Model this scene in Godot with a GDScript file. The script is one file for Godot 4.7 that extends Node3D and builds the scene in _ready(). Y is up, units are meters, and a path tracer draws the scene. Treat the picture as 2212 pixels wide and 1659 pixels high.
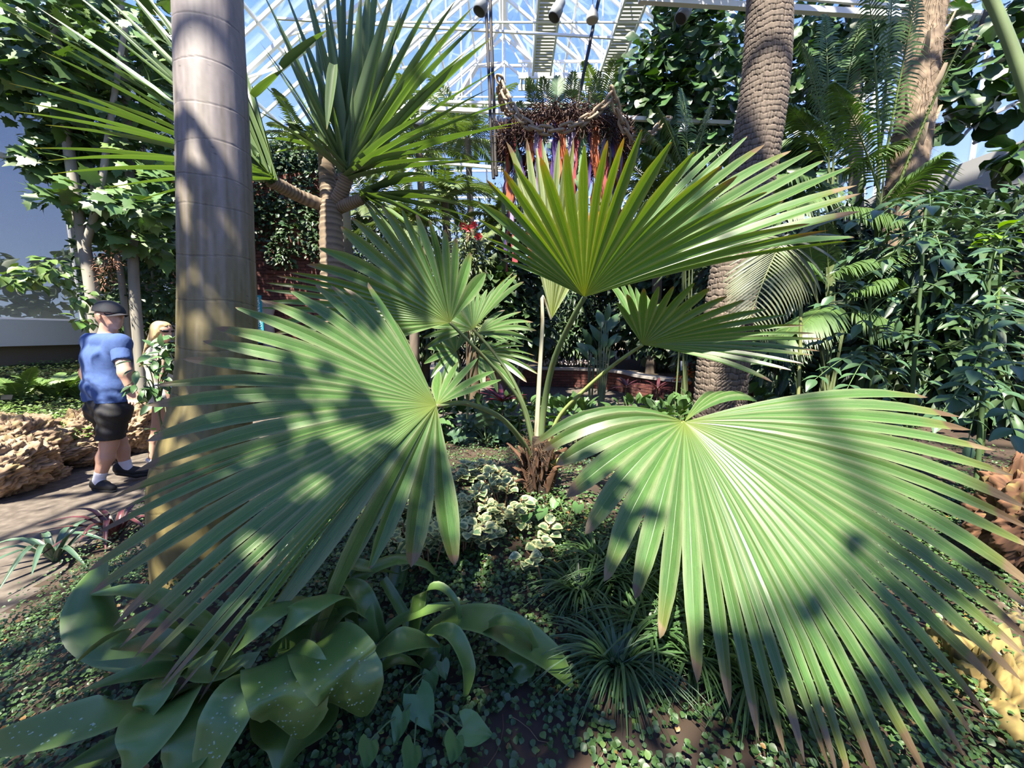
extends Node3D
# A tropical glasshouse: fan palm in a planted bed, two visitors on the path, glazed roof overhead. Metres, y up.
const F := 830.0
const EYE := Vector3(0, 1.55, 0)
const PITCH := 0.1309
var rng := RandomNumberGenerator.new()
var names := {}
var M := {}
var noise := FastNoiseLite.new()

# ---------------------------------------------------------------- camera, sky, sun, exposure
func setup_view() -> void:
	var cam := Camera3D.new()
	cam.name = "camera"
	cam.fov = rad_to_deg(2.0 * atan(829.5 / F))
	cam.near = 0.02
	cam.far = 200.0
	add_child(cam)
	cam.position = EYE
	cam.rotation = Vector3(-PITCH, 0, 0)
	cam.current = true
	var env := Environment.new()
	env.background_mode = Environment.BG_SKY
	var sky := ProceduralSkyMaterial.new()
	sky.sky_top_color = Color(0.26, 0.47, 0.88)
	sky.sky_horizon_color = Color(0.74, 0.82, 0.93)
	sky.sky_curve = 0.22
	sky.ground_bottom_color = Color(0.30, 0.31, 0.28)
	sky.ground_horizon_color = Color(0.55, 0.60, 0.62)
	sky.sky_energy_multiplier = 1.1
	sky.sun_angle_max = 12.0
	env.sky = Sky.new()
	env.sky.sky_material = sky
	env.tonemap_mode = Environment.TONE_MAPPER_LINEAR
	env.tonemap_exposure = 1.9
	env.sdfgi_enabled = true
	env.ssao_enabled = true
	env.ssil_enabled = true
	var we := WorldEnvironment.new()
	we.name = "environment"
	we.environment = env
	add_child(we)
	var sun := DirectionalLight3D.new()
	sun.name = "sun"
	sun.light_color = Color(1.0, 0.965, 0.90)
	sun.light_energy = 4.3
	sun.light_angular_distance = 0.6
	sun.shadow_enabled = true
	add_child(sun)
	sun.look_at_from_position(Vector3(-0.20, 0.86, 0.46) * 20.0, Vector3.ZERO, Vector3(0, 0, 1))

func at(px: float, py: float, d: float) -> Vector3:
	var s := sin(PITCH)
	var c := cos(PITCH)
	return EYE + Vector3(0, -s, -c) * d + Vector3(1, 0, 0) * ((px - 1106.0) / F * d) - Vector3(0, c, -s) * ((py - 829.5) / F * d)

# ---------------------------------------------------------------- mesh building
class MB:
	var v := PackedVector3Array()
	var c := PackedColorArray()
	var uv := PackedVector2Array()
	var i := PackedInt32Array()
	func vert(p: Vector3, col := Color.WHITE, t := Vector2.ZERO) -> int:
		v.append(p)
		c.append(col)
		uv.append(t)
		return v.size() - 1
	func tri(a: int, b: int, d: int) -> void:
		i.append(a)
		i.append(b)
		i.append(d)
	func quad(a: int, b: int, d: int, e: int) -> void:
		i.append(a)
		i.append(b)
		i.append(d)
		i.append(a)
		i.append(d)
		i.append(e)
	# rows of equal length; wrap joins the last column to the first
	func grid(start: int, rows: int, cols: int, wrap := false) -> void:
		for r in rows - 1:
			for k in (cols if wrap else cols - 1):
				var a := start + r * cols + k
				var b := start + r * cols + (k + 1) % cols
				quad(a, b, b + cols, a + cols)
	func box(o: Vector3, x: Vector3, y: Vector3, z: Vector3, col := Color.WHITE) -> void:
		for f in [[x, y, z], [-x, z, y], [y, z, x], [-y, x, z], [z, x, y], [-z, y, x]]:
			var n: Vector3 = f[0]
			var a: Vector3 = f[1]
			var b: Vector3 = f[2]
			var s := v.size()
			vert(o + n - a - b, col, Vector2(0, 0))
			vert(o + n - a + b, col, Vector2(0, 1))
			vert(o + n + a + b, col, Vector2(1, 1))
			vert(o + n + a - b, col, Vector2(1, 0))
			quad(s, s + 1, s + 2, s + 3)
	func bar(a: Vector3, b: Vector3, w: float, h := -1.0, col := Color.WHITE) -> void:
		var z := (b - a) * 0.5
		var x := z.normalized().cross(Vector3.UP)
		if x.length() < 0.05:
			x = Vector3.RIGHT
		x = x.normalized()
		var y := x.cross(z.normalized())
		box((a + b) * 0.5, x * w * 0.5, y * (h if h > 0 else w) * 0.5, z, col)
	func tube(path: PackedVector3Array, rad: PackedFloat32Array, sides: int, col := Color.WHITE, cap := true, flat := 1.0) -> void:
		var n := path.size()
		var s := v.size()
		var x := Vector3.ZERO
		for k in n:
			var t := (path[mini(k + 1, n - 1)] - path[maxi(k - 1, 0)]).normalized()
			if k == 0:
				x = t.cross(Vector3(0.31, 0.92, 0.22))
				if x.length() < 0.1:
					x = t.cross(Vector3.RIGHT)
			x = (x - t * x.dot(t)).normalized()
			var y := t.cross(x)
			for q in sides:
				var an := TAU * q / sides
				vert(path[k] + (x * cos(an) + y * sin(an) * flat) * rad[k], col, Vector2(float(q) / sides, float(k) / n))
		grid(s, n, sides, true)
		if cap:
			var e := vert(path[n - 1], col)
			var f := vert(path[0], col)
			for q in sides:
				tri(s + (n - 1) * sides + q, s + (n - 1) * sides + (q + 1) % sides, e)
				tri(s + (q + 1) % sides, s + q, f)
	func mesh(m: Material = null) -> ArrayMesh:
		var nn := PackedVector3Array()
		nn.resize(v.size())
		for k in range(0, i.size(), 3):
			var a := i[k]
			var b := i[k + 1]
			var d := i[k + 2]
			var x := (v[d] - v[a]).cross(v[b] - v[a])
			nn[a] += x
			nn[b] += x
			nn[d] += x
		for k in nn.size():
			nn[k] = nn[k].normalized()
		var arr := []
		arr.resize(Mesh.ARRAY_MAX)
		arr[Mesh.ARRAY_VERTEX] = v
		arr[Mesh.ARRAY_NORMAL] = nn
		arr[Mesh.ARRAY_COLOR] = c
		arr[Mesh.ARRAY_TEX_UV] = uv
		arr[Mesh.ARRAY_INDEX] = i
		var me := ArrayMesh.new()
		me.add_surface_from_arrays(Mesh.PRIMITIVE_TRIANGLES, arr)
		if m:
			me.surface_set_material(0, m)
		return me

func numbered(n: String) -> String:
	if not names.has(n):
		names[n] = 0
		return n
	names[n] += 1
	return "%s_%03d" % [n, names[n]]
func thing(called: String, label: String, category: String, where := Vector3.ZERO, group := "") -> Node3D:
	var o := Node3D.new()
	o.name = numbered(called)
	add_child(o)
	o.position = where
	tag(o, label, category, group)
	return o
func tag(o: Node, label: String, category: String, group := "") -> void:
	o.set_meta("label", label)
	o.set_meta("category", category)
	if group:
		o.set_meta("group", group)
func part(parent: Node, called: String, me: Mesh, m: Material = null, xf := Transform3D()) -> MeshInstance3D:
	var o := MeshInstance3D.new()
	o.name = called
	o.mesh = me
	if m:
		o.material_override = m
	o.transform = xf
	parent.add_child(o, true)
	return o
func sub(parent: Node, called: String, where := Vector3.ZERO) -> Node3D:
	var o := Node3D.new()
	o.name = called
	o.position = where
	parent.add_child(o, true)
	return o
func single(called: String, me: Mesh, m: Material, where: Vector3, label: String, category: String, group := "") -> MeshInstance3D:
	var o := part(self, numbered(called), me, m, Transform3D(Basis(), where))
	tag(o, label, category, group)
	return o
func struct(called: String, me: Mesh = null, m: Material = null) -> Node3D:
	var o: Node3D
	if me:
		o = part(self, called, me, m)
	else:
		o = sub(self, called)
	o.set_meta("kind", "structure")
	return o
func copies(parent: Node, called: String, me: Mesh, m: Material, xs: Array, cs: Array) -> MultiMeshInstance3D:
	var mm := MultiMesh.new()
	mm.transform_format = MultiMesh.TRANSFORM_3D
	mm.use_colors = true
	mm.mesh = me
	mm.instance_count = xs.size()
	for k in xs.size():
		mm.set_instance_transform(k, xs[k])
		mm.set_instance_color(k, cs[k])
	var o := MultiMeshInstance3D.new()
	o.name = called
	o.multimesh = mm
	o.material_override = m
	o.set_meta("kind", "stuff")
	parent.add_child(o, true)
	return o
func mat(key: String, col := Color.WHITE, rough := 0.6, back := Color.BLACK, vc := true, spec := 0.5) -> StandardMaterial3D:
	if M.has(key):
		return M[key]
	var m := StandardMaterial3D.new()
	m.resource_name = key
	m.albedo_color = col.linear_to_srgb()
	m.roughness = rough
	m.metallic_specular = spec
	m.vertex_color_use_as_albedo = vc
	m.cull_mode = BaseMaterial3D.CULL_DISABLED
	if back != Color.BLACK:
		m.backlight_enabled = true
		m.backlight = back
	M[key] = m
	return m
func look(dir: Vector3, up: Vector3, s: float) -> Basis:
	var z := dir.normalized()
	var x := up.cross(z)
	if x.length() < 0.01:
		x = Vector3.RIGHT.cross(z)
	x = x.normalized()
	return Basis(x * s, z.cross(x) * s, z * s)
func rnd(a: float, b: float) -> float:
	return rng.randf_range(a, b)
func sdir() -> Vector3:
	return Vector3(rng.randfn(), rng.randfn(), rng.randfn()).normalized()
func curve(pts: Array, n: int) -> PackedVector3Array:
	# Catmull-Rom through the points
	var out := PackedVector3Array()
	var m := pts.size()
	for k in n:
		var u := float(k) / (n - 1) * (m - 1)
		var j := mini(int(u), m - 2)
		var f := u - j
		var a: Vector3 = pts[maxi(j - 1, 0)]
		var b: Vector3 = pts[j]
		var c: Vector3 = pts[j + 1]
		var d: Vector3 = pts[mini(j + 2, m - 1)]
		out.append(b.cubic_interpolate(c, a, d, f))
	return out
func radii(a: float, b: float, n: int) -> PackedFloat32Array:
	var out := PackedFloat32Array()
	for k in n:
		out.append(lerpf(a, b, float(k) / (n - 1)))
	return out
func nth(k: int) -> String:
	return ["first", "second", "third", "fourth", "fifth", "sixth", "seventh", "eighth", "ninth", "tenth", "eleventh", "twelfth"][k]
func smooth(a: float, b: float, x: float) -> float:
	return smoothstep(a, b, x)
# height of the planted bed over the path
func path_edge(z: float) -> float:
	return -2.55 + minf(z + 1.2, 0.6) * 0.42 if z > -4.0 else -3.73 - (z + 4.0) * 0.9
func gh(x: float, z: float) -> float:
	var s := minf(x - path_edge(z), z + 5.6)
	var h := 0.40 * smooth(0.0, 1.5, s)
	h += 0.17 * exp(-((x - 0.1) ** 2 + (z + 2.4) ** 2) / 0.8) * smooth(0.0, 0.5, s)
	h += 0.25 * smooth(1.6, 3.5, x) * smooth(0.0, 1.0, s)
	return h + (noise.get_noise_2d(x * 90.0, z * 90.0) * 0.035 * smooth(0.0, 0.4, s))
func on_ground(px: float, py: float) -> Vector3:
	var d := 0.6
	while d < 9.0:
		var p := at(px, py, d)
		if p.y <= gh(p.x, p.z):
			return Vector3(p.x, gh(p.x, p.z), p.z)
		d += 0.01
	return at(px, py, d)
# the point of a pixel's ray at world height h
func at_h(px: float, py: float, h: float) -> Vector3:
	var p := at(px, py, 1.0) - EYE
	return EYE + p * ((h - EYE.y) / p.y)
# a base on the ground below column px at depth d
func foot_at(px: float, d: float, h: float) -> Vector3:
	var p := at(px, 720, d)
	return Vector3(p.x, h, p.z)
# a unit leaf: base at the origin, tip along +z, face up; prof gives half widths, two surfaces tones by column
func leaf_mesh(prof: Array, fold := 0.25, droop := 0.25, edge := Color.WHITE, mid := Color.WHITE, rows := 7, wave := 0.0, cols := 5) -> ArrayMesh:
	var b := MB.new()
	for r in rows:
		var t := float(r) / (rows - 1)
		var u := t * (prof.size() - 1)
		var j := mini(int(u), prof.size() - 2)
		var w := lerpf(prof[j], prof[j + 1], u - j)
		for k in cols:
			var s := float(k) / (cols - 1) * 2.0 - 1.0
			var y := absf(s) * w * fold - droop * t * t + wave * sin(t * 22.0 + s) * absf(s) * w
			var col := mid.lerp(edge, smooth(0.55, 1.0, absf(s)))
			b.vert(Vector3(s * w, y, t * (1.0 - droop * 0.3 * t)), col, Vector2(s * 0.5 + 0.5, t))
	b.grid(0, rows, cols)
	return b.mesh()

# ---------------------------------------------------------------- fan palm
# a palmate blade: tips are [px, py, depth or 0, lift of the middle]; segments are joined to their neighbours up to split
func blade(fr: Node3D, hub: Vector3, tips: Array, o: Dictionary) -> void:
	var n := tips.size()
	var T: Array[Vector3] = []
	var lift: Array[float] = []
	var last := 0
	var dep: Array[float] = []
	for k in n:
		dep.append(float(tips[k][2]) if tips[k].size() > 2 else 0.0)
		lift.append(float(tips[k][3]) if tips[k].size() > 3 else float(o.get("lift", 0.04)))
	for k in range(1, n):
		if dep[k] > 0:
			for j in range(last + 1, k):
				dep[j] = lerpf(dep[last], dep[k], float(j - last) / (k - last))
			last = k
	for k in n:
		T.append(at(tips[k][0], tips[k][1], dep[k]) - hub)
	var split: float = o.get("split", 0.62)
	var pleat: float = o.get("pleat", 0.30)
	var base: Color = o.get("col", Color(0.125, 0.265, 0.070))
	var vein: Color = o.get("vein", Color(0.42, 0.48, 0.26))
	var inner: Color = o.get("inner", Color(0.26, 0.33, 0.06))
	var brown: float = o.get("brown", 0.8)
	var m: Material = o.mat
	var ts := [0.0, 0.05, 0.12, 0.22, 0.33, 0.45, 0.55, 0.65, 0.75, 0.84, 0.90, 0.915, 0.96, 1.0]
	var us := [-1.0, -0.93, -0.5, -0.04, 0.0, 0.04, 0.5, 0.93, 1.0]
	for k in n:
		var L := T[k].length()
		var li := (T[maxi(k - 1, 0)] if k > 0 else T[0] * 2.0 - T[1])
		var ri := (T[mini(k + 1, n - 1)] if k < n - 1 else T[n - 1] * 2.0 - T[n - 2])
		var N := (li.normalized() - T[k].normalized()).cross(ri.normalized() - T[k].normalized())
		N = (li.normalized()).cross(ri.normalized())
		if N.length() < 0.002:
			N = Vector3.UP
		N = N.normalized()
		if N.dot(EYE - hub) < 0:
			N = -N
		var up := Vector3(0, lift[k], 0) * L * 4.0
		var lu := Vector3(0, lift[maxi(k - 1, 0)], 0) * li.length() * 4.0
		var ru := Vector3(0, lift[mini(k + 1, n - 1)], 0) * ri.length() * 4.0
		var sp := clampf(split + rnd(-0.04, 0.04), 0.2, 0.85)
		var bt := 1.0 - (rnd(0.025, 0.09) if rng.randf() < brown else 0.012)
		var tone := rnd(0.88, 1.12)
		var bc := Color(base.r * tone, base.g * tone * rnd(0.97, 1.03), base.b * tone)
		var dry := Color(0.38, 0.29, 0.17).lerp(Color(0.20, 0.13, 0.07), rng.randf())
		var b := MB.new()
		var wl := Vector3.ZERO
		var wr := Vector3.ZERO
		var curl := rnd(-0.03, 0.02) * L
		var side := rnd(-0.025, 0.025) * L
		for ti in ts.size():
			var t: float = ts[ti]
			if ti == 10:
				t = bt - 0.006
			elif ti == 11:
				t = bt + 0.006
			elif ti == 12:
				t = (bt + 1.0) * 0.5
			elif ti < 10:
				t = minf(t, bt - 0.02)
			var q := t * (1.0 - t)
			var C := T[k] * t + up * q
			var tl := (T[k] * t + up * q + li * t + lu * q) * 0.5 - C
			var tr := (T[k] * t + up * q + ri * t + ru * q) * 0.5 - C
			var tau := clampf((t - sp) / (1.0 - sp), 0.0, 1.0)
			if tau > 0.0:
				var tl0 := (T[k] * sp + up * sp * (1 - sp) + li * sp + lu * sp * (1 - sp)) * 0.5 - (T[k] * sp + up * sp * (1 - sp))
				var tr0 := (T[k] * sp + up * sp * (1 - sp) + ri * sp + ru * sp * (1 - sp)) * 0.5 - (T[k] * sp + up * sp * (1 - sp))
				var f := pow(1.0 - tau, 0.6) * (1.0 + 0.75 * tau)
				tl = tl0 * f
				tr = tr0 * f
				C += N * curl * tau * tau + tr0.normalized() * side * tau * tau
				C.y -= 0.018 * tau * tau * L
			wl = tl
			wr = tr
			var w := (tl.length() + tr.length()) * 0.5
			for u in us:
				var e: Vector3 = (wl if u < 0 else wr) * absf(u)
				var p: Vector3 = C + e + N * (absf(u) - 0.5) * w * pleat * (1.0 - 0.35 * tau)
				var col := bc
				var a := absf(u)
				if a > 0.9:
					col = bc.lerp(vein, 0.6 if tau <= 0.0 else 0.45)
				elif a < 0.01:
					col = bc.lerp(vein, 0.35)
				col = col.lerp(inner, 0.8 * (1.0 - smooth(0.0, 0.17, t)))
				if t > bt:
					col = dry
				elif bt < 0.985 and t > bt - 0.03:
					col = col.lerp(Color(0.3, 0.26, 0.06), 0.5)
				b.vert(p, col, Vector2(u * 0.5 + 0.5, t * 3.0 + k * 0.37))
		b.grid(0, ts.size(), us.size())
		part(fr, "leaf_segment", b.mesh(m))

func petiole(fr: Node3D, hub: Vector3, pts: Array, r0: float, r1: float, col: Color, called := "petiole") -> void:
	var w := []
	for p in pts:
		w.append(at(p[0], p[1], p[2]) - hub)
	var b := MB.new()
	b.tube(curve(w, 22), radii(r0, r1, 22), 10, col, true, 0.7)
	var q := FastNoiseLite.new()
	q.frequency = 9.0
	for k in b.v.size():
		var s := q.get_noise_3dv(b.v[k] * 3.0)
		b.c[k] = b.c[k].lerp(Color(0.10, 0.05, 0.02), 0.7 if s > 0.34 else 0.0) * (1.0 + 0.2 * s)
	part(fr, called, b.mesh(M.petiole))

func build_fan_palm() -> void:
	M.petiole = mat("petiole", Color.WHITE, 0.55)
	var top := mat("palm_leaf", Color.WHITE, 0.33, Color(1.0, 0.92, 0.25), true, 0.55)
	var im := Image.create(64, 256, false, Image.FORMAT_RGB8)
	var fn := FastNoiseLite.new()
	fn.seed = 4
	fn.frequency = 0.28
	for y in 256:
		for x in 64:
			var s := 0.90 + 0.16 * fn.get_noise_2d(x * 2.6, y * 0.035) + 0.05 * fn.get_noise_2d(x * 1.5 + 90.0, y * 0.4)
			if x % 11 == 5:
				s -= 0.05
			im.set_pixel(x, y, Color(s, s, s * 0.98))
	top.albedo_texture = ImageTexture.create_from_image(im)
	var palm := thing("fan_palm", "large fan palm with broad pleated fronds growing in the middle of the bed", "palm", at(1160, 1035, 2.4))
	var O := palm.position
	var base := [1165, 985, 2.4]
	var pc := Color(0.10, 0.14, 0.055)
	# short trunk wrapped in split brown leaf bases
	var fibre := mat("trunk_fibre", Color.WHITE, 0.9)
	var tr := MB.new()
	tr.tube(curve([Vector3(0.01, -0.12, 0), Vector3(0.0, 0.05, 0), Vector3(0.012, 0.16, 0), Vector3(0.015, 0.27, 0.0)], 40), radii(0.085, 0.045, 40), 28, Color(0.030, 0.018, 0.011))
	for k in tr.v.size():
		var p := tr.v[k]
		tr.v[k] += Vector3(p.x, 0, p.z) * 0.6 * noise.get_noise_3d(p.x * 900, p.y * 160, p.z * 900)
		tr.c[k] = tr.c[k] * (1.0 + 1.2 * noise.get_noise_3d(p.x * 1600, p.y * 260, p.z * 1600))
	part(palm, "trunk", tr.mesh(fibre))
	for k in 24:
		var an := k * 2.4
		var d := Vector3(cos(an), 0, sin(an))
		var h := -0.06 + 0.26 * k / 24.0
		var b := MB.new()
		var out := rnd(0.05, 0.12)
		var p0 := d * 0.065 + Vector3(0, h - 0.04, 0)
		var p1 := d * (0.075 + out * 0.35) + Vector3(0, h + 0.06, 0)
		var p2 := d * (0.075 + out) + Vector3(rnd(-0.03, 0.03), h + rnd(0.05, 0.15), rnd(-0.02, 0.02))
		b.tube(curve([p0, p1, p2], 10), radii(0.034, 0.008, 10), 8, Color(0.085, 0.042, 0.022) * rnd(0.6, 1.5), true, 0.3)
		for j in b.v.size():
			b.v[j] += sdir() * 0.003
			b.c[j] = b.c[j] * (1.0 + 0.8 * noise.get_noise_3dv(b.v[j] * 1100.0))
		part(palm, "old_leaf_base", b.mesh(fibre))
	tr = MB.new()
	for k in 420:
		var an := rnd(0, TAU)
		var d := Vector3(cos(an), 0, sin(an))
		var p := d * 0.06 + Vector3(0, rnd(-0.05, 0.27), 0)
		tr.tube(PackedVector3Array([p, p + (d + sdir()).normalized() * rnd(0.03, 0.08)]), PackedFloat32Array([0.0016, 0.0008]), 3, Color(0.10, 0.055, 0.028) * rnd(0.5, 1.6), false)
	var fz := part(palm, "fibre", tr.mesh(fibre))
	fz.set_meta("kind", "stuff")
	# right frond, arching down to the camera
	var H := at(1478, 912, 1.6)
	var fr := sub(palm, "frond", H - O)
	blade(fr, H, [[1152, 955, 1.62, 0.16], [1170, 970, 1.6, 0.12], [1203, 1004, 1.57, 0.09], [1226, 1075, 1.5, 0.08], [1261, 1144, 1.42, 0.07], [1298, 1245, 1.33, 0.06], [1377, 1295, 1.26, 0.06], [1433, 1380, 1.18], [1503, 1463, 1.10], [1583, 1523, 1.05], [1647, 1592, 1.0], [1700, 1620, 0.97], [1745, 1640, 0.95], [1802, 1665, 0.93], [1836, 1690, 0.92], [1885, 1705, 0.92], [1925, 1712, 0.92], [1985, 1706, 0.93], [2030, 1690, 0.94], [2060, 1655, 0.95], [2095, 1612, 0.97], [2130, 1575, 0.99], [2160, 1548, 1.0], [2183, 1510, 1.02], [2207, 1462, 1.03], [2226, 1415, 1.05], [2240, 1362, 1.06], [2250, 1305, 1.08], [2255, 1250, 1.1], [2255, 1190, 1.12], [2232, 1128, 1.15], [2215, 1072, 1.17], [2193, 1018, 1.2], [2152, 970, 1.23], [2103, 928, 1.27], [2063, 882, 1.31], [2016, 849, 1.36]],
		{"mat": top, "split": 0.66, "lift": 0.05, "brown": 0.95})
	blade(fr, H, [[1637, 866, 1.75, 0.10], [1631, 856, 1.85, 0.12], [1606, 856, 1.92, 0.12], [1570, 858, 1.98, 0.13]], {"mat": top, "split": 0.8, "brown": 0.2})
	petiole(fr, H, [[1478, 914, 1.6], [1420, 935, 1.75], [1320, 955, 2.05], [1230, 985, 2.3], [1180, 1010, 2.4]], 0.014, 0.024, Color(0.22, 0.26, 0.06))
	# left frond, its face to the camera
	H = at(943, 875, 1.7)
	fr = sub(palm, "frond", H - O)
	blade(fr, H, [[975, 1216, 1.5, 0.0], [885, 1220, 1.42, 0.02], [797, 1222, 1.35, 0.02], [721, 1289, 1.27, 0.03], [686, 1385, 1.18, 0.03], [553, 1351, 1.12, 0.04], [467, 1447, 1.03], [395, 1512, 0.99], [369, 1513, 0.98], [354, 1493, 0.98], [332, 1471, 0.98], [310, 1442, 0.99], [283, 1408, 1.0], [253, 1371, 1.01], [221, 1322, 1.03], [192, 1267, 1.05], [174, 1211, 1.07], [162, 1152, 1.1], [205, 1112, 1.14], [237, 1080, 1.17], [290, 997, 1.22], [311, 934, 1.27], [300, 862, 1.31], [338, 817, 1.35], [383, 776, 1.39], [424, 734, 1.43], [466, 700, 1.47], [506, 658, 1.51], [571, 636, 1.55], [625, 622, 1.59], [674, 610, 1.63], [709, 603, 1.67], [745, 612, 1.7], [792, 597, 1.74], [822, 640, 1.77]],
		{"mat": top, "split": 0.63, "lift": 0.035, "brown": 0.9})
	blade(fr, H, [[944, 800, 1.9, 0.02], [990, 776, 1.92, 0.02], [1030, 770, 1.94, 0.02], [1066, 796, 1.92, 0.02], [1086, 818, 1.9, 0.02]], {"mat": top, "split": 0.42, "brown": 0.3, "pleat": 0.25})
	petiole(fr, H, [[943, 877, 1.7], [1010, 872, 1.85], [1085, 905, 2.1], [1135, 965, 2.32], [1152, 1010, 2.4]], 0.013, 0.026, pc)
	# upper frond lit from behind
	H = at(1262, 642, 1.9)
	fr = sub(palm, "frond", H - O)
	blade(fr, H, [[1082, 556, 1.72], [1062, 530, 1.69], [1043, 502, 1.65], [1030, 474, 1.62], [1033, 430, 1.58], [1048, 380, 1.55], [1077, 362, 1.51], [1114, 346, 1.48], [1163, 330, 1.45], [1214, 316, 1.41], [1258, 306, 1.38], [1305, 300, 1.37], [1340, 286, 1.36], [1385, 273, 1.35], [1450, 297, 1.34], [1509, 322, 1.33], [1560, 345, 1.32], [1605, 375, 1.31], [1648, 400, 1.30], [1695, 427, 1.29], [1739, 468, 1.28], [1781, 492, 1.27], [1837, 505, 1.26]],
		{"mat": top, "split": 0.55, "lift": 0.02, "brown": 0.45, "pleat": 0.38})
	blade(fr, H, [[1850, 483, 1.5], [1862, 451, 1.56], [1860, 413, 1.62], [1852, 388, 1.68], [1840, 362, 1.73], [1785, 343, 1.78], [1752, 324, 1.82], [1708, 300, 1.86], [1664, 296, 1.9], [1622, 283, 1.93], [1580, 292, 1.96], [1530, 300, 2.0]],
		{"mat": top, "split": 0.6, "lift": 0.02, "brown": 0.3})
	petiole(fr, H, [[1264, 640, 1.9], [1236, 690, 2.0], [1196, 780, 2.2], [1175, 880, 2.36], [1166, 985, 2.4]], 0.013, 0.022, Color(0.09, 0.13, 0.05))
	# dark frond at the upper left, seen from below
	H = at(972, 697, 2.0)
	fr = sub(palm, "frond", H - O)
	blade(fr, H, [[700, 772, 1.86], [640, 742, 1.86], [590, 715, 1.86], [570, 690, 1.86], [566, 668, 1.86], [564, 645, 1.86], [563, 624, 1.86], [570, 603, 1.86], [597, 589, 1.86], [627, 580, 1.86], [662, 560, 1.86], [691, 523, 1.86], [727, 485, 1.86], [763, 461, 1.86], [789, 443, 1.86], [831, 438, 1.86], [866, 446, 1.86], [895, 454, 1.86], [932, 471, 1.96], [961, 490, 1.96], [988, 513, 1.96], [1017, 544, 1.96], [1050, 588, 1.96]],
		{"mat": top, "split": 0.6, "lift": 0.02, "brown": 0.6, "pleat": 0.40})
	petiole(fr, H, [[972, 697, 2.0], [1020, 745, 2.1], [1085, 815, 2.25], [1130, 880, 2.35], [1155, 980, 2.4]], 0.012, 0.02, pc)
	# lime frond at the right, seen from below
	H = at(1388, 745, 2.1)
	fr = sub(palm, "frond", H - O)
	blade(fr, H, [[1320, 607, 2.35], [1340, 600, 2.4], [1357, 606, 2.42], [1375, 618, 2.42], [1396, 630, 2.42], [1436, 655, 2.4]], {"mat": top, "split": 0.62, "brown": 0.7})
	blade(fr, H, [[1333, 650, 2.00], [1354, 633, 1.98], [1389, 619, 1.97], [1421, 616, 1.95], [1453, 616, 1.94], [1497, 607, 1.92], [1533, 619, 1.91], [1573, 636, 1.89], [1617, 646, 1.88], [1661, 664, 1.86], [1708, 677, 1.84], [1742, 699, 1.83], [1768, 716, 1.81], [1776, 734, 1.80], [1769, 752, 1.78], [1752, 768, 1.77], [1735, 784, 1.75], [1706, 800, 1.74], [1675, 812, 1.72]],
		{"mat": top, "split": 0.55, "lift": 0.02, "brown": 0.6, "pleat": 0.4})
	petiole(fr, H, [[1388, 745, 2.1], [1330, 785, 2.2], [1265, 840, 2.3], [1205, 905, 2.38], [1178, 985, 2.4]], 0.012, 0.02, Color(0.19, 0.23, 0.07))
	# pale frond still opening, on a whitish stalk
	H = at(1192, 688, 2.5)
	fr = sub(palm, "young_frond", H - O)
	blade(fr, H, [[1120, 380, 2.52], [1101, 298, 2.54], [1139, 293, 2.56], [1160, 310, 2.58], [1178, 287, 2.6], [1206, 287, 2.6], [1222, 330, 2.6], [1239, 283, 2.58], [1260, 400, 2.55], [1290, 470, 2.52]],
		{"mat": top, "split": 0.62, "lift": 0.0, "brown": 0.5, "col": Color(0.26, 0.34, 0.13), "vein": Color(0.55, 0.6, 0.4), "pleat": 0.55})
	petiole(fr, H, [[1190, 690, 2.5], [1172, 640, 2.45], [1172, 700, 2.44], [1166, 800, 2.42], [1160, 920, 2.4], [1160, 985, 2.4]], 0.010, 0.021, Color(0.30, 0.285, 0.20), "pale_stalk")
	# small bluish frond behind the dark one
	H = at(1022, 712, 2.35)
	fr = sub(palm, "frond", H - O)
	blade(fr, H, [[915, 750, 2.3], [912, 728, 2.32], [930, 705, 2.34], [960, 672, 2.36], [1005, 640, 2.4], [1020, 632, 2.42], [1035, 629, 2.42], [1050, 622, 2.42], [1072, 616, 2.42], [1088, 600, 2.4], [1106, 582, 2.36], [1118, 592, 2.3], [1130, 604, 2.25]],
		{"mat": top, "split": 0.62, "brown": 0.8})
	petiole(fr, H, [[1022, 712, 2.35], [1065, 760, 2.4], [1110, 825, 2.4], [1140, 900, 2.42], [1158, 985, 2.42]], 0.012, 0.018, pc)

	# young fan palm behind the stalks
	var sap := thing("young_fan_palm", "small bright green fan palm behind the stalks of the large one", "palm", foot_at(1010, 3.7, 0.42))
	O = sap.position
	H = at(1030, 722, 3.6)
	fr = sub(sap, "frond", H - O)
	blade(fr, H, [[1090, 668, 3.6, 0.05], [1128, 672, 3.5, 0.06], [1150, 690, 3.45, 0.07], [1160, 712, 3.4, 0.07], [1152, 735, 3.4, 0.07], [1130, 742, 3.4, 0.07], [1100, 744, 3.4, 0.06]], {"mat": top, "split": 0.5, "brown": 0.7})
	petiole(fr, H, [[1030, 722, 3.6], [1015, 790, 3.65], [1010, 850, 3.7], [1010, 905, 3.7]], 0.008, 0.012, pc)
	H = at(1035, 765, 3.5)
	fr = sub(sap, "frond", H - O)
	blade(fr, H, [[1060, 735, 3.5, 0.05], [1100, 735, 3.4, 0.07], [1130, 745, 3.35, 0.07], [1155, 765, 3.3, 0.08], [1165, 785, 3.3, 0.08], [1162, 806, 3.3, 0.08], [1140, 822, 3.3, 0.08], [1110, 838, 3.3, 0.07], [1075, 845, 3.3, 0.06], [1045, 838, 3.3, 0.05]], {"mat": top, "split": 0.5, "brown": 0.7})
	petiole(fr, H, [[1035, 765, 3.5], [1020, 810, 3.6], [1012, 860, 3.7], [1010, 905, 3.7]], 0.008, 0.012, pc)
	H = at(985, 760, 3.6)
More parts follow.
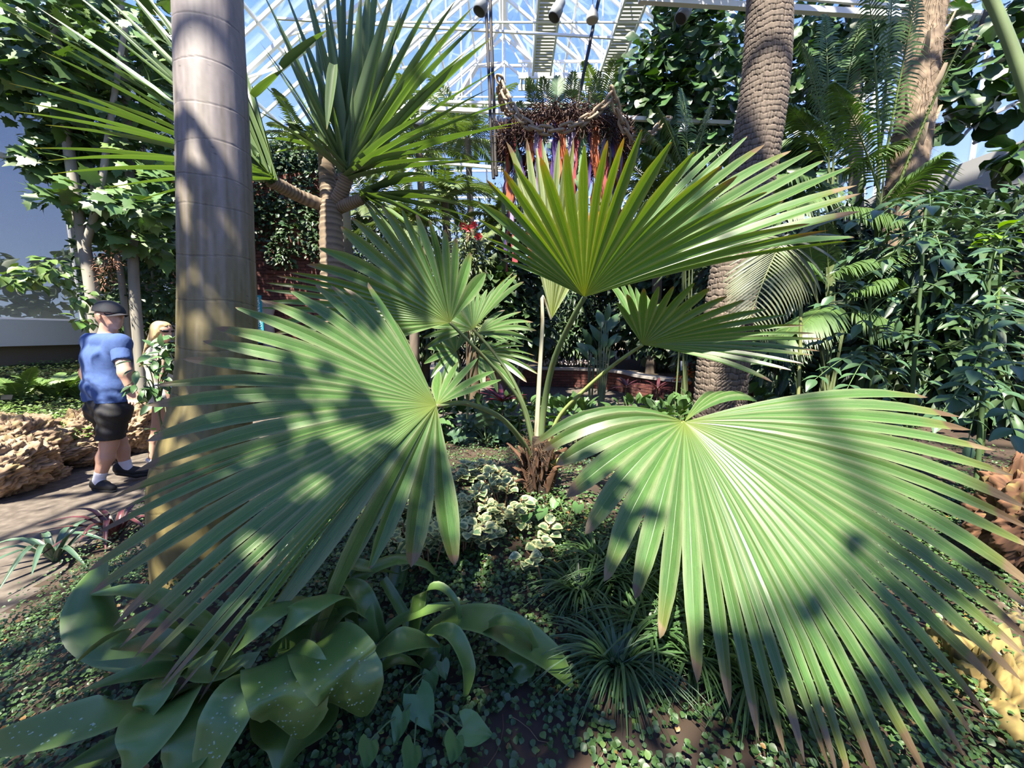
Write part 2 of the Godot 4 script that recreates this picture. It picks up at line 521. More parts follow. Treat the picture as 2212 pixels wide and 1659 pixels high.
	fr = sub(sap, "frond", H - O)
	blade(fr, H, [[1010, 715, 3.6], [975, 705, 3.6, 0.05], [940, 720, 3.5, 0.06], [918, 750, 3.45, 0.07], [915, 785, 3.4, 0.07], [930, 815, 3.4, 0.07], [955, 830, 3.4, 0.06], [985, 835, 3.4, 0.05]], {"mat": top, "split": 0.5, "brown": 0.7})
	petiole(fr, H, [[985, 760, 3.6], [1000, 810, 3.65], [1008, 860, 3.7], [1010, 905, 3.7]], 0.008, 0.012, pc)

# ---------------------------------------------------------------- bed, path, trunks
func build_ground() -> void:
	var b := MB.new()
	var nx := 130
	var nz := 110
	for j in nz:
		for k in nx:
			var x := -4.4 + 12.4 * k / (nx - 1)
			var z := 2.0 - 8.0 * j / (nz - 1)
			var e := minf(x - path_edge(z), z + 5.6)
			var n := noise.get_noise_2d(x * 260.0, z * 260.0)
			b.vert(Vector3(x, gh(x, z) - (0.06 if e < 0.0 else 0.0), z), Color(0.026, 0.018, 0.012).lerp(Color(0.06, 0.038, 0.024), clampf(0.5 + n, 0, 1)))
	b.grid(0, nz, nx)
	struct("ground_bed", b.mesh(mat("soil", Color.WHITE, 0.95)))
	b = MB.new()
	b.box(Vector3(0, -0.15, -9), Vector3(16, 0, 0), Vector3(0, 0.15, 0), Vector3(0, 0, 16))
	var pm := mat("path_concrete", Color(0.16, 0.135, 0.11), 0.9, Color.BLACK, false)
	var nt := NoiseTexture2D.new()
	nt.width = 512
	nt.height = 512
	nt.seamless = true
	nt.noise = FastNoiseLite.new()
	nt.noise.frequency = 0.03
	nt.noise.fractal_octaves = 6
	var g := Gradient.new()
	g.set_color(0, Color(0.62, 0.60, 0.58))
	g.set_color(1, Color(1.0, 1.0, 1.0))
	nt.color_ramp = g
	pm.albedo_texture = nt
	pm.uv1_triplanar = true
	pm.uv1_world_triplanar = true
	pm.uv1_scale = Vector3(0.6, 0.6, 0.6)
	struct("floor", b.mesh(pm))

# round trunk through world points with noise, ring scars and a colour callback
func trunk_mesh(pts: Array, rad: Array, sides: int, rows: int, shade: Callable, bump: Callable) -> ArrayMesh:
	var b := MB.new()
	var path := curve(pts, rows)
	var rr := PackedFloat32Array()
	for k in rows:
		var u := float(k) / (rows - 1) * (rad.size() - 1)
		var j := mini(int(u), rad.size() - 2)
		rr.append(lerpf(rad[j], rad[j + 1], smooth(0, 1, u - j)))
	for k in rows:
		for q in sides:
			var an := TAU * q / sides
			var d := Vector3(cos(an), 0, sin(an))
			var h := path[k].y
			b.vert(path[k] + d * (rr[k] + bump.call(an, h)), shade.call(an, h), Vector2(float(q) / sides, h))
	b.grid(0, rows, sides, true)
	return b.mesh()

func build_royal_palm() -> void:
	var base := at(452, 1260, 2.04)
	base.y = gh(base.x, base.z)
	var t := thing("royal_palm", "tall smooth grey palm trunk in front of the brick arch, olive towards its foot", "palm", base)
	var n := FastNoiseLite.new()
	n.seed = 11
	n.frequency = 1.0
	var rings := []
	var y := 0.35
	while y < 8.0:
		rings.append([y, rnd(-0.02, 0.02), rnd(0, TAU)])
		y += 0.15 + 0.09 * rng.randf()
	var bins := {}
	for r in rings:
		for q in [-1, 0, 1]:
			var key: int = int(r[0] * 10.0) + q
			bins[key] = bins.get(key, []) + [r]
	var ringat := func(an: float, h: float) -> float:
		var best := 1.0
		for r in bins.get(int(h * 10.0), []):
			best = minf(best, absf(h - r[0] - 0.012 * sin(an + r[2]) - 0.006 * sin(an * 3.0 + r[1] * 90.0)))
		return best
	var shade := func(an: float, h: float) -> Color:
		var ca := cos(an)
		var sa := sin(an)
		var streak := n.get_noise_3d(ca * 5.0, h * 0.8, sa * 5.0) + 0.6 * n.get_noise_3d(ca * 16.0, h * 2.0, sa * 16.0)
		var grey := Color(0.185, 0.162, 0.155)
		var olive := Color(0.155, 0.125, 0.045)
		var f := 1.0 - smooth(0.9, 2.5, h + streak * 0.55)
		var c := grey.lerp(olive, f)
		c = c * (1.0 + 0.34 * streak + 0.22 * n.get_noise_3d(ca * 40.0, h * 12.0, sa * 40.0))
		var rg: float = ringat.call(an, h)
		if rg < 0.0035:
			c = c * 0.66
		elif rg < 0.009:
			c = c * 1.12
		if n.get_noise_3d(ca * 30.0 + 7.0, h * 26.0, sa * 30.0) > 0.62:
			c = c * 0.5
		return c
	var bump := func(an: float, h: float) -> float:
		var rg: float = ringat.call(an, h)
		return 0.003 * n.get_noise_3d(cos(an) * 2.0, h * 2.0, sin(an) * 2.0) - (0.0012 if rg < 0.004 else 0.0)
	var pts := [Vector3(0, -0.15, 0), Vector3(0.0, 0.4, -0.01)]
	for p in [[470, 800], [469, 500], [461, 250], [451, 0], [440, -400]]:
		pts.append(at(p[0], p[1], 2.05) - base)
	var top: Vector3 = pts[-1]
	pts.append(top + Vector3(0.02, 1.6, 0))
	pts.append(top + Vector3(0.02, 3.4, 0))
	part(t, "trunk", trunk_mesh(pts, [0.225, 0.205, 0.178, 0.168, 0.160, 0.155, 0.152, 0.15, 0.14], 96, 1100, shade, bump), mat("royal_trunk", Color.WHITE, 0.62))
	# crown far above the frame; it shades the bed
	var c: Vector3 = top + Vector3(0.02, 3.4, 0)
	for k in 13:
		var an := TAU * k / 13.0 + rnd(-0.15, 0.15)
		pinnate(t, c, c + Vector3(cos(an), 0, sin(an)) * rnd(1.5, 1.9) + Vector3(0, rnd(-0.2, 0.9), 0), 0.9, 44, 0.62, 0.05, Color(0.07, 0.15, 0.04), "crown_frond")

# one feathered frond from base to tip; arch lifts its middle
func pinnate(t: Node3D, a: Vector3, e: Vector3, arch: float, n: int, ll: float, lw: float, col: Color, called := "frond", droop := 0.35, vee := 0.35) -> Node3D:
	var b := MB.new()
	var mid := (a + e) * 0.5 + Vector3(0, arch, 0)
	var side := (e - a).cross(Vector3.UP)
	side = side.normalized() if side.length() > 0.01 else Vector3.RIGHT
	var path := PackedVector3Array()
	for k in 17:
		var u := k / 16.0
		path.append(a * (1 - u) * (1 - u) + mid * 2.0 * u * (1 - u) + e * u * u)
	var L := (e - a).length()
	b.tube(path, radii(maxf(0.007, L * 0.009), 0.002, 17), 5, Color(col.r * 1.6 + 0.02, col.g * 1.3 + 0.02, col.b * 1.2))
	for k in n:
		var u := 0.10 + 0.90 * float(k) / n
		var fi := u * 16.0
		var j := mini(int(fi), 15)
		var p := path[j].lerp(path[j + 1], fi - j)
		var tg := (path[j + 1] - path[j]).normalized()
		var nrm := side.cross(tg)
		if nrm.y < 0:
			nrm = -nrm
		var len := ll * (sin(PI * clampf(u * 0.86 + 0.12, 0, 1)) * 0.85 + 0.15) * rnd(0.9, 1.08)
		for s in [-1.0, 1.0]:
			var dir: Vector3 = (side * s + tg * lerpf(0.45, 1.3, u) + nrm * vee + sdir() * 0.07).normalized()
			var w := dir.cross(nrm).normalized() * lw * 0.5
			var cc := col * rnd(0.8, 1.2)
			var i0 := b.v.size()
			for r in 4:
				var q := r / 3.0
				var ww: float = [0.35, 1.0, 0.8, 0.04][r]
				var cp: Vector3 = p + dir * len * q + Vector3(0, -droop * len * q * q, 0)
				b.vert(cp - w * ww, cc, Vector2(0, q))
				b.vert(cp + w * ww, cc, Vector2(1, q))
			b.grid(i0, 4, 2)
	return part(t, called, b.mesh(M.frond_leaf))

# ---------------------------------------------------------------- plants of the bed
# a broad strap leaf along points, wide (m) in the middle, channelled by fold
func strap(parent: Node3D, pts: Array, wide: float, prof: Array, fold: float, m: Material, col: Color, called := "leaf", rows := 20) -> MeshInstance3D:
	var path := curve(pts, rows)
	var b := MB.new()
	var x := Vector3.ZERO
	for k in rows:
		var t := (path[mini(k + 1, rows - 1)] - path[maxi(k - 1, 0)]).normalized()
		var up := Vector3.UP if absf(t.y) < 0.93 else Vector3(0, 0.3, -1)
		var s := t.cross(up).normalized()
		if k > 0 and s.dot(x) < 0:
			s = -s
		x = (x * 0.6 + s * 0.4).normalized() if k > 0 else s
		var nn := x.cross(t)
		if nn.y < 0:
			nn = -nn
		var u := float(k) / (rows - 1) * (prof.size() - 1)
		var j := mini(int(u), prof.size() - 2)
		var w: float = lerpf(prof[j], prof[j + 1], u - j) * wide * 0.5
		for q in 9:
			var a := q / 4.0 - 1.0
			var cc := col * (1.0 + 0.14 * noise.get_noise_3d(path[k].x * 900.0 + a * 14.0, path[k].y * 300.0, path[k].z * 300.0))
			if absf(a) > 0.95:
				cc = cc.lerp(Color(0.22, 0.30, 0.12), 0.45)
			b.vert(path[k] + x * w * a + nn * w * fold * (a * a - 0.35), cc, Vector2(a * 0.5 + 0.5, float(k) / rows))
	b.grid(0, rows, 9)
	return part(parent, called, b.mesh(m))

func build_strap_plants() -> void:
	var m := mat("strap_leaf", Color.WHITE, 0.33, Color(0.42, 0.46, 0.2), true, 0.5)
	var A := at_h(520, 1480, 0.42)
	var B := at_h(850, 1400, 0.42)
	var left := thing("crinum_lily", "lily with wide glossy strap leaves sprawling below the left palm frond", "plant", A)
	var right := thing("crinum_lily", "lily with arching bright green strap leaves beside the grass clump", "plant", B)
	var blunt := [0.7, 0.95, 1.0, 0.95, 0.75, 0.12]
	var point := [0.55, 0.9, 1.0, 0.85, 0.5, 0.04]
	var leafc := Color(0.082, 0.150, 0.036)
	# [plant, width, profile, fold, colour, points px py height]
	var list := [
		[0, 0.115, point, 0.10, leafc, [[430, 1475, 0.44], [310, 1515, 0.60], [160, 1560, 0.62], [0, 1597, 0.58], [-90, 1618, 0.52]]],
		[0, 0.062, blunt, 0.2, leafc, [[400, 1450, 0.46], [358, 1465, 0.62], [325, 1520, 0.64], [298, 1583, 0.56]]],
		[0, 0.115, point, -0.25, leafc, [[360, 1440, 0.44], [235, 1390, 0.5], [192, 1325, 0.58], [198, 1255, 0.64], [230, 1204, 0.66]]],
		[0, 0.065, point, 0.5, leafc, [[480, 1430, 0.44], [390, 1358, 0.66], [300, 1345, 0.70], [228, 1382, 0.62], [165, 1432, 0.5]]],
		[0, 0.10, point, 0.2, leafc, [[520, 1450, 0.45], [430, 1395, 0.58], [330, 1385, 0.62], [240, 1400, 0.55]]],
		[0, 0.062, blunt, 0.2, leafc, [[470, 1360, 0.44], [370, 1300, 0.56], [280, 1276, 0.62], [198, 1284, 0.62]]],
		[0, 0.062, point, 0.2, leafc, [[480, 1470, 0.44], [390, 1448, 0.56], [280, 1458, 0.6], [165, 1496, 0.55]]],
		[0, 0.07, point, 0.2, leafc, [[380, 1560, 0.44], [290, 1600, 0.52], [190, 1640, 0.52], [80, 1700, 0.48]]],
		[0, 0.115, point, 0.25, leafc, [[420, 1470, 0.44], [360, 1520, 0.62], [318, 1600, 0.64], [255, 1700, 0.58]]],
		[0, 0.105, blunt, 0.25, leafc, [[500, 1480, 0.44], [452, 1520, 0.60], [420, 1600, 0.62], [360, 1710, 0.56]]],
		[0, 0.095, blunt, 0.2, leafc, [[590, 1440, 0.44], [550, 1455, 0.66], [500, 1530, 0.68], [455, 1630, 0.62], [425, 1720, 0.55]]],
		[0, 0.135, [0.45, 0.8, 1.0, 0.98, 0.8, 0.15], 0.18, leafc, [[570, 1480, 0.44], [590, 1420, 0.66], [622, 1470, 0.72], [640, 1540, 0.66], [645, 1596, 0.58]]],
		[0, 0.14, [0.45, 0.8, 1.0, 0.98, 0.8, 0.15], 0.18, leafc, [[640, 1480, 0.44], [680, 1385, 0.66], [728, 1430, 0.74], [760, 1490, 0.68], [782, 1548, 0.58]]],
		[0, 0.085, point, -0.2, leafc, [[760, 1390, 0.44], [730, 1290, 0.70], [650, 1315, 0.78], [600, 1375, 0.70], [588, 1420, 0.60]]],
		[0, 0.08, point, -0.2, leafc, [[720, 1380, 0.44], [660, 1292, 0.68], [570, 1330, 0.76], [520, 1390, 0.70], [508, 1422, 0.6]]],
		[0, 0.10, point, 0.3, leafc, [[580, 1500, 0.44], [600, 1560, 0.50], [620, 1600, 0.50], [600, 1680, 0.46]]],
		[0, 0.075, blunt, 0.3, leafc, [[690, 1500, 0.44], [690, 1560, 0.54], [655, 1590, 0.54], [605, 1660, 0.48]]],
		[0, 0.09, point, 0.3, leafc, [[500, 1490, 0.44], [470, 1460, 0.6], [430, 1440, 0.62], [380, 1450, 0.58]]],
		[0, 0.085, point, 0.3, leafc, [[620, 1450, 0.44], [640, 1360, 0.6], [690, 1330, 0.66], [760, 1320, 0.6]]],
		[0, 0.09, point, -0.3, leafc, [[660, 1470, 0.44], [700, 1350, 0.58], [760, 1300, 0.64], [800, 1360, 0.5]]],
		[0, 0.11, blunt, 0.3, leafc, [[560, 1500, 0.42], [540, 1470, 0.52], [520, 1450, 0.54], [470, 1440, 0.50]]],
		[0, 0.11, blunt, 0.3, leafc, [[620, 1500, 0.42], [640, 1450, 0.52], [650, 1400, 0.54], [600, 1370, 0.50]]],
		[1, 0.075, point, 0.3, leafc, [[720, 1290, 0.44], [740, 1225, 0.62], [800, 1228, 0.64], [862, 1240, 0.55]]],
		[1, 0.075, [0.6, 0.9, 1.0, 0.8, 0.55, 0.05], -0.3, leafc, [[760, 1340, 0.44], [770, 1250, 0.60], [850, 1205, 0.66], [915, 1213, 0.62], [942, 1240, 0.56], [946, 1272, 0.48]]],
		[1, 0.075, [0.8, 1.0, 1.0, 0.9, 0.6, 0.1], 0.6, leafc, [[850, 1300, 0.44], [870, 1215, 0.56], [895, 1160, 0.66], [912, 1120, 0.72]]],
		[1, 0.045, [0.9, 0.9, 0.9, 0.9, 0.95, 0.9], 0.4, leafc, [[890, 1370, 0.44], [872, 1328, 0.48], [850, 1290, 0.52], [826, 1252, 0.58]], "stalk"],
		[1, 0.07, point, 0.3, leafc, [[800, 1400, 0.44], [850, 1352, 0.52], [920, 1320, 0.58], [1018, 1298, 0.54]]],
		[1, 0.05, point, 0.4, leafc, [[890, 1390, 0.44], [898, 1330, 0.55], [912, 1283, 0.64], [948, 1268, 0.66], [985, 1302, 0.62], [1001, 1372, 0.5]]],
		[1, 0.13, [0.5, 0.85, 1.0, 1.0, 0.8, 0.1], 0.15, leafc, [[900, 1390, 0.44], [965, 1340, 0.54], [1050, 1338, 0.60], [1130, 1378, 0.58], [1200, 1430, 0.52], [1236, 1482, 0.46]]],
		[1, 0.058, point, 0.3, leafc, [[990, 1420, 0.44], [1022, 1382, 0.54], [1075, 1342, 0.63], [1128, 1352, 0.63], [1156, 1400, 0.56], [1153, 1438, 0.48]]],
		[1, 0.058, point, 0.2, leafc, [[890, 1410, 0.44], [922, 1365, 0.58], [975, 1366, 0.62], [1008, 1425, 0.56], [1012, 1470, 0.50], [1000, 1522, 0.42]]],
		[1, 0.10, blunt, 0.2, leafc, [[740, 1470, 0.44], [790, 1425, 0.58], [850, 1390, 0.64], [905, 1382, 0.62], [950, 1396, 0.56]]],
		[1, 0.045, point, 0.3, leafc, [[770, 1500, 0.44], [800, 1468, 0.52], [850, 1428, 0.56], [890, 1432, 0.54], [924, 1458, 0.46]]],
		[1, 0.07, point, 0.3, leafc, [[830, 1400, 0.44], [790, 1300, 0.60], [760, 1260, 0.62], [720, 1260, 0.58]]],
		[1, 0.08, blunt, 0.3, leafc, [[860, 1420, 0.42], [900, 1400, 0.50], [930, 1410, 0.50], [915, 1470, 0.42]]],
		[1, 0.08, blunt, -0.3, leafc, [[1060, 1400, 0.42], [1110, 1400, 0.50], [1135, 1440, 0.48], [1095, 1475, 0.44]]],
		[1, 0.09, blunt, 0.3, leafc, [[800, 1410, 0.42], [780, 1340, 0.56], [775, 1290, 0.58], [800, 1260, 0.54]]],
	]
	for a in list:
		var o: Node3D = left if a[0] == 0 else right
		var pts := []
		for p in a[5]:
			pts.append(at_h(p[0], p[1], p[2]) - o.position)
		strap(o, pts, a[1] * (1.28 if a[0] == 0 else 1.08), a[2], a[3], m, a[4] * rnd(0.9, 1.1), a[6] if a.size() > 6 else "leaf")
	# water beads on the two broad tongues
	var bead := SphereMesh.new()
	bead.radius = 0.0026
	bead.height = 0.0036
	bead.radial_segments = 8
	bead.rings = 5
	var wm := StandardMaterial3D.new()
	wm.resource_name = "water_bead"
	wm.albedo_color = Color(0.9, 1, 0.95, 0.12)
	wm.transparency = BaseMaterial3D.TRANSPARENCY_ALPHA
	wm.roughness = 0.03
	var xs := []
	var cs := []
	for leaf in left.get_children():
		var i := leaf.get_index()
		if not (i in [0, 10, 11, 12]):
			continue
		var vs: PackedVector3Array = leaf.mesh.surface_get_arrays(0)[Mesh.ARRAY_VERTEX]
		for k in 46:
			var r := rng.randi_range(8, 17)
			var q := rng.randi_range(1, 6)
			var p := vs[r * 9 + q].lerp(vs[(r + 1) * 9 + q], rng.randf()).lerp(vs[r * 9 + q + 1], rng.randf())
			xs.append(Transform3D(Basis().scaled(Vector3.ONE * rnd(0.5, 1.25)), p + Vector3(0, 0.0008, 0)))
			cs.append(Color.WHITE)
	copies(left, "water_beads", bead, wm, xs, cs)

func build_ground_cover() -> void:
	var m := mat("small_leaf", Color.WHITE, 0.45, Color(0.4, 0.44, 0.18))
	var lm := leaf_mesh([0.06, 0.36, 0.44, 0.34, 0.03], 0.35, 0.15, Color.WHITE, Color(0.82, 0.88, 0.8), 5, 0.0, 3)
	var xs := []
	var cs := []
	while xs.size() < 76000:
		# denser near the camera
		var close := rng.randf() < 0.62
		var z := rnd(-0.65, -2.3) if close else rnd(-1.5, -5.2)
		var x := rnd(-2.7, 3.0) if close else rnd(-3.6, 3.8)
		var e := x - path_edge(z)
		if e < 0.02 + 0.1 * noise.get_noise_2d(x * 300, z * 300):
			continue
		var bare := noise.get_noise_2d(x * 130.0 + 40.0, z * 130.0)
		if bare > 0.2 and rng.randf() < 0.7:
			continue
		var y := gh(x, z) + rnd(0.004, 0.05)
		if x < -1.2:
			y += 0.08 * clampf(noise.get_noise_2d(x * 80.0, z * 80.0) + 0.4, 0, 1)
		var s := rnd(0.011, 0.024) * (0.8 if x < -1.3 else 1.0)
		var d := Vector3(rng.randfn(), rnd(-0.5, 0.35), rng.randfn() + 0.3)
		xs.append(Transform3D(look(d, Vector3(rnd(-0.5, 0.5), 1, rnd(-0.3, 0.6)), s), Vector3(x, y, z)))
		var g := rnd(0.6, 1.25)
		var c := Color(0.052 * g, 0.105 * g, 0.030 * g)
		if rng.randf() < 0.07:
			c = Color(0.11, 0.18, 0.045)
		elif rng.randf() < 0.02:
			c = Color(0.24, 0.13, 0.04)
		cs.append(c)
	var o := copies(self, "creeping_fig", lm, m, xs, cs)
	tag(o, "low creeping fig with tiny leaves covering the soil of the bed", "ground cover")
	# creeping stems and dry litter
	var b := MB.new()
	for k in 260:
		var z := -0.7 - 2.6 * rng.randf()
		var x := rnd(-1.4, 1.6)
		var p := Vector3(x, gh(x, z) + 0.008, z)
		var d := Vector3(rng.randfn(), 0, rng.randfn()).normalized()
		var pts := PackedVector3Array()
		for j in 5:
			p += d * 0.035
			d = (d + Vector3(rng.randfn(), 0, rng.randfn()) * 0.35).normalized()
			pts.append(Vector3(p.x, gh(p.x, p.z) + rnd(0.005, 0.02), p.z))
		b.tube(pts, radii(0.0016, 0.0008, 5), 4, Color(0.12, 0.06, 0.03).lerp(Color(0.2, 0.13, 0.07), rng.randf()), false)
	var lit := single("plant_litter", b.mesh(mat("dry_stem", Color.WHITE, 0.9)), null, Vector3.ZERO, "dry brown stems and needles lying on the bare soil", "litter")
	lit.set_meta("kind", "stuff")

func variegated(seed_: int) -> ArrayMesh:
	var b := MB.new()
	var n := FastNoiseLite.new()
	n.seed = seed_
	n.frequency = 2.2
	var prof := [0.08, 0.34, 0.44, 0.45, 0.38, 0.24, 0.02]
	for r in 9:
		var t := r / 8.0
		var u := t * 6.0
		var j := mini(int(u), 5)
		var w := lerpf(prof[j], prof[j + 1], u - j)
		for k in 9:
			var s := k / 4.0 - 1.0
			var f := smooth(0.56, 0.74, maxf(absf(s), absf(t * 2.0 - 1.0) * 0.95) + 0.55 * n.get_noise_2d(s, t * 2.0))
			b.vert(Vector3(s * w, s * s * w * 0.3 - 0.16 * t * t, t), Color(0.075, 0.13, 0.065).lerp(Color(0.50, 0.50, 0.24), f), Vector2(s, t))
	b.grid(0, 9, 9)
	return b.mesh()

func build_peperomia() -> void:
	var m := mat("variegated_leaf", Color.WHITE, 0.4, Color(0.4, 0.42, 0.25))
	var vs := [variegated(1), variegated(5), variegated(9), variegated(14)]
	var sm := mat("red_stem", Color(0.28, 0.14, 0.07), 0.6, Color.BLACK, false)
	var spots := [[1000, 985], [945, 1000], [1060, 985], [1105, 1000], [905, 1060], [960, 1065], [1020, 1060], [1085, 1050], [880, 1110], [940, 1125], [1000, 1130], [1050, 1110], [1110, 1085], [900, 1150], [925, 1175], [860, 1075], [1150, 1135], [1215, 1155], [1190, 1200]]
	# rows of the patch, for telling the plants apart
	var rowname := []
	var rownum := []
	for k in spots.size():
		var r: int = 0 if spots[k][1] < 1020 else 1 if spots[k][1] < 1100 else 2
		rowname.append(["back row", "middle row", "front row"][r])
		var c := 0
		for j in 16:
			var q: int = 0 if spots[j][1] < 1020 else 1 if spots[j][1] < 1100 else 2
			if q == r and spots[j][0] < spots[k][0]:
				c += 1
		rownum.append(c)
	for k in spots.size():
		var s: Array = spots[k]
		var p := on_ground(s[0], s[1] + 60)
		var lone := k >= 16
		var t := thing("peperomia", ["lone variegated peperomia shoot closest to the palm foot", "lone variegated peperomia shoot right of the name plate", "lone variegated peperomia shoot nearest the lily turf"][k - 16] if lone else "peperomia with round cream edged leaves, %s, %s from the left" % [rowname[k], nth(rownum[k])], "plant", p, "single peperomia shoots" if lone else "variegated peperomia plants")
		var h := rnd(0.11, 0.19)
		var b := MB.new()
		var tips := []
		for j in (1 if lone else 5):
			var q := Vector3(rnd(-0.11, 0.11), h * rnd(0.6, 1.15), rnd(-0.09, 0.11))
			b.tube(curve([Vector3(q.x * 0.3, -0.01, q.z * 0.3), q * 0.6, q], 6), radii(0.004, 0.003, 6), 6)
			tips.append(q)
		part(t, "stem", b.mesh(sm))
		for q in tips:
			for j in 9:
				var an := rnd(0, TAU)
				var e := rnd(-0.1, 0.75)
				var d := Vector3(cos(an), e, sin(an) + 0.25)
				var o: Vector3 = q + Vector3(cos(an), 0, sin(an)) * rnd(0.0, 0.025) - Vector3(0, 0.07 * rng.randf(), 0)
				part(t, "leaf", vs[rng.randi() % 4], m, Transform3D(look(d, Vector3(0, 1, 0.25), rnd(0.042, 0.066)), o))

func grass_clump(px: float, py: float, n: int, r: float, label: String, col: Color) -> void:
	var p := on_ground(px, py)
	var t := thing("lily_turf", label, "grass", p, "lily turf tufts")
	for q in 5:
		var b := MB.new()
		for k in n / 5:
			var an := rnd(0, TAU)
			var d := Vector3(cos(an), 0, sin(an))
			var L := r * rnd(0.55, 1.1)
			var h := L * rnd(0.35, 0.75)
			var o := d * rnd(0.0, 0.03)
			var w := d.cross(Vector3.UP) * rnd(0.004, 0.0075)
			var c := col * rnd(0.65, 1.3)
			var s := b.v.size()
			for j in 7:
				var u := j / 6.0
				var c0 := o + d * L * u * (0.6 + 0.4 * u) + Vector3(0, h * (2.2 * u - 1.75 * u * u), 0)
				var ww := w * (1.0 - u * u * 0.95)
				b.vert(c0 - ww, c)
				b.vert(c0 + Vector3(0, -0.002, 0), c * 0.85)
				b.vert(c0 + ww, c)
			b.grid(s, 7, 3)
		var o2 := part(t, "blades", b.mesh(M.grass))
		o2.set_meta("kind", "stuff")

func build_bed_extras() -> void:
	mat("grass", Color.WHITE, 0.4, Color(0.4, 0.44, 0.2))
	grass_clump(1335, 1455, 120, 0.28, "lily turf tuft nearest the camera with long arching blades", Color(0.048, 0.10, 0.033))
	var tuft := 0
	for a in [[1250, 1290], [1330, 1270], [1420, 1290], [1400, 1380], [1470, 1350], [1290, 1220], [1380, 1215], [1490, 1440], [1560, 1400], [1540, 1310], [1620, 1500], [1460, 1260]]:
		grass_clump(a[0], a[1], 95, 0.25, "lily turf tuft %s" % ["nearest the peperomia shoots", "behind the tuft with the longest blades", "between two drooping frond tips", "right beside the nearest tuft", "under the fourth frond tip from the left", "farthest back on the left of the turf", "farthest back in the middle of the turf", "right of the nearest tuft, in deep shade", "under the middle of the right frond", "behind the right frond's longest left tips", "farthest right under the frond, near the ground", "at the back edge under the frond's hub"][tuft], Color(0.048, 0.10, 0.033))
		tuft += 1
	# arrow shaped leaves
	var am := mat("arrow_leaf", Color.WHITE, 0.38, Color(0.4, 0.44, 0.2))
	var arrow := MB.new()
	var prof := [0.30, 0.42, 0.44, 0.40, 0.30, 0.17, 0.02]
	for r in 7:
		var u := r / 6.0
		for k in 7:
			var s := k / 3.0 - 1.0
			var w: float = prof[r]
			arrow.vert(Vector3(s * w, absf(s) * 0.08 - 0.10 * u * u + 0.022 * sin(u * 26.0 + absf(s) * 7.0), u - (0.22 * absf(s) * (1.0 - u) if absf(s) > 0.3 else 0.0)), Color(0.9, 1, 0.9).lerp(Color(1.25, 1.2, 1.3), 1.0 if k == 3 else 0.0))
	arrow.grid(0, 7, 7)
	var ame := arrow.mesh()
	var plants := [[905, 1560, [[900, 1500, 940, 1600, 0.12], [870, 1540, 850, 1610, 0.08], [1000, 1570, 1075, 1590, 0.11], [985, 1590, 975, 1640, 0.08], [895, 1610, 880, 1660, 0.09], [800, 1600, 790, 1650, 0.08]]], [960, 1470, [[930, 1450, 935, 1500, 0.07], [955, 1430, 965, 1480, 0.06], [870, 1490, 880, 1510, 0.05], [890, 1490, 885, 1515, 0.05], [960, 1395, 955, 1430, 0.06]]], [1225, 1130, [[1170, 1100, 1155, 1150, 0.1], [1250, 1090, 1235, 1140, 0.09], [1200, 1080, 1190, 1110, 0.08], [1140, 1110, 1120, 1150, 0.08]]]]
	var labs := ["arrowhead plant with pale rippled leaves at the bottom of the bed", "small arrowhead plant under the bending strap leaves", "dark arrowhead plant by the foot of the fan palm"]
	for k in 3:
		var p := on_ground(plants[k][0], plants[k][1])
		var t := thing("arrowhead_plant", labs[k], "plant", p)
		var b := MB.new()
		for a in plants[k][2]:
			var q := at_h(a[0], a[1], p.y + 0.10)
			var e := at_h(a[2], a[3], p.y + 0.05)
			b.tube(curve([Vector3.ZERO, (q - p) * 0.5 + Vector3(0, 0.04, 0), q - p], 7), radii(0.003, 0.002, 7), 5, Color(0.09, 0.14, 0.05))
			var o := part(t, "leaf", ame, am, Transform3D(look(e - q, Vector3(rnd(-0.2, 0.2), 1, 0.4), a[4] * 0.82), q - p))
		part(t, "stem", b.mesh(M.dry_stem))
	am.albedo_color = Color(0.08, 0.16, 0.05).linear_to_srgb()
	# black name plate on a stake
	var lp := on_ground(1031, 1205)
	var plate := thing("plant_label", "black engraved name plate on a thin stake among the peperomia", "sign", lp)
	var b := MB.new()
	var h := at(1032, 1131, (EYE - lp).length() * 0.93).y - lp.y
	b.bar(Vector3(0, -0.03, 0), Vector3(0, h, 0), 0.008, 0.003)
	part(plate, "stake", b.mesh(mat("black_plastic", Color(0.012, 0.013, 0.014), 0.4, Color.BLACK, false)))
	b = MB.new()
	b.box(Vector3.ZERO, Vector3(0.054, 0, 0), Vector3(0, 0.021, 0), Vector3(0, 0, 0.0015))
	var face := part(plate, "plate", b.mesh(M.black_plastic), null, Transform3D(Basis(Vector3.RIGHT, -0.6), Vector3(0, h, 0.004)))
	for j in 3:
		var tm := TextMesh.new()
		tm.text = ["Peperomia", "obtusifolia", "variegata"][j]
		tm.font_size = 9 if j == 0 else 7
		tm.pixel_size = 0.0011
		tm.depth = 0.0006
		part(face, "engraving", tm, mat("engraving", Color(0.6, 0.6, 0.58), 0.6, Color.BLACK, false), Transform3D(Basis(), Vector3(0, 0.010 - 0.0095 * j, 0.0017)))

# ---------------------------------------------------------------- glasshouse
const XL := -8.2
const XR := 7.6
const ZB := -24.0
const ZF := 7.0
const EAVE := 7.0
const RIDGE := 13.2
func boxm(size: Vector3) -> ArrayMesh:
	var b := MB.new()
	b.box(Vector3.ZERO, Vector3(size.x / 2, 0, 0), Vector3(0, size.y / 2, 0), Vector3(0, 0, size.z / 2))
	return b.mesh()
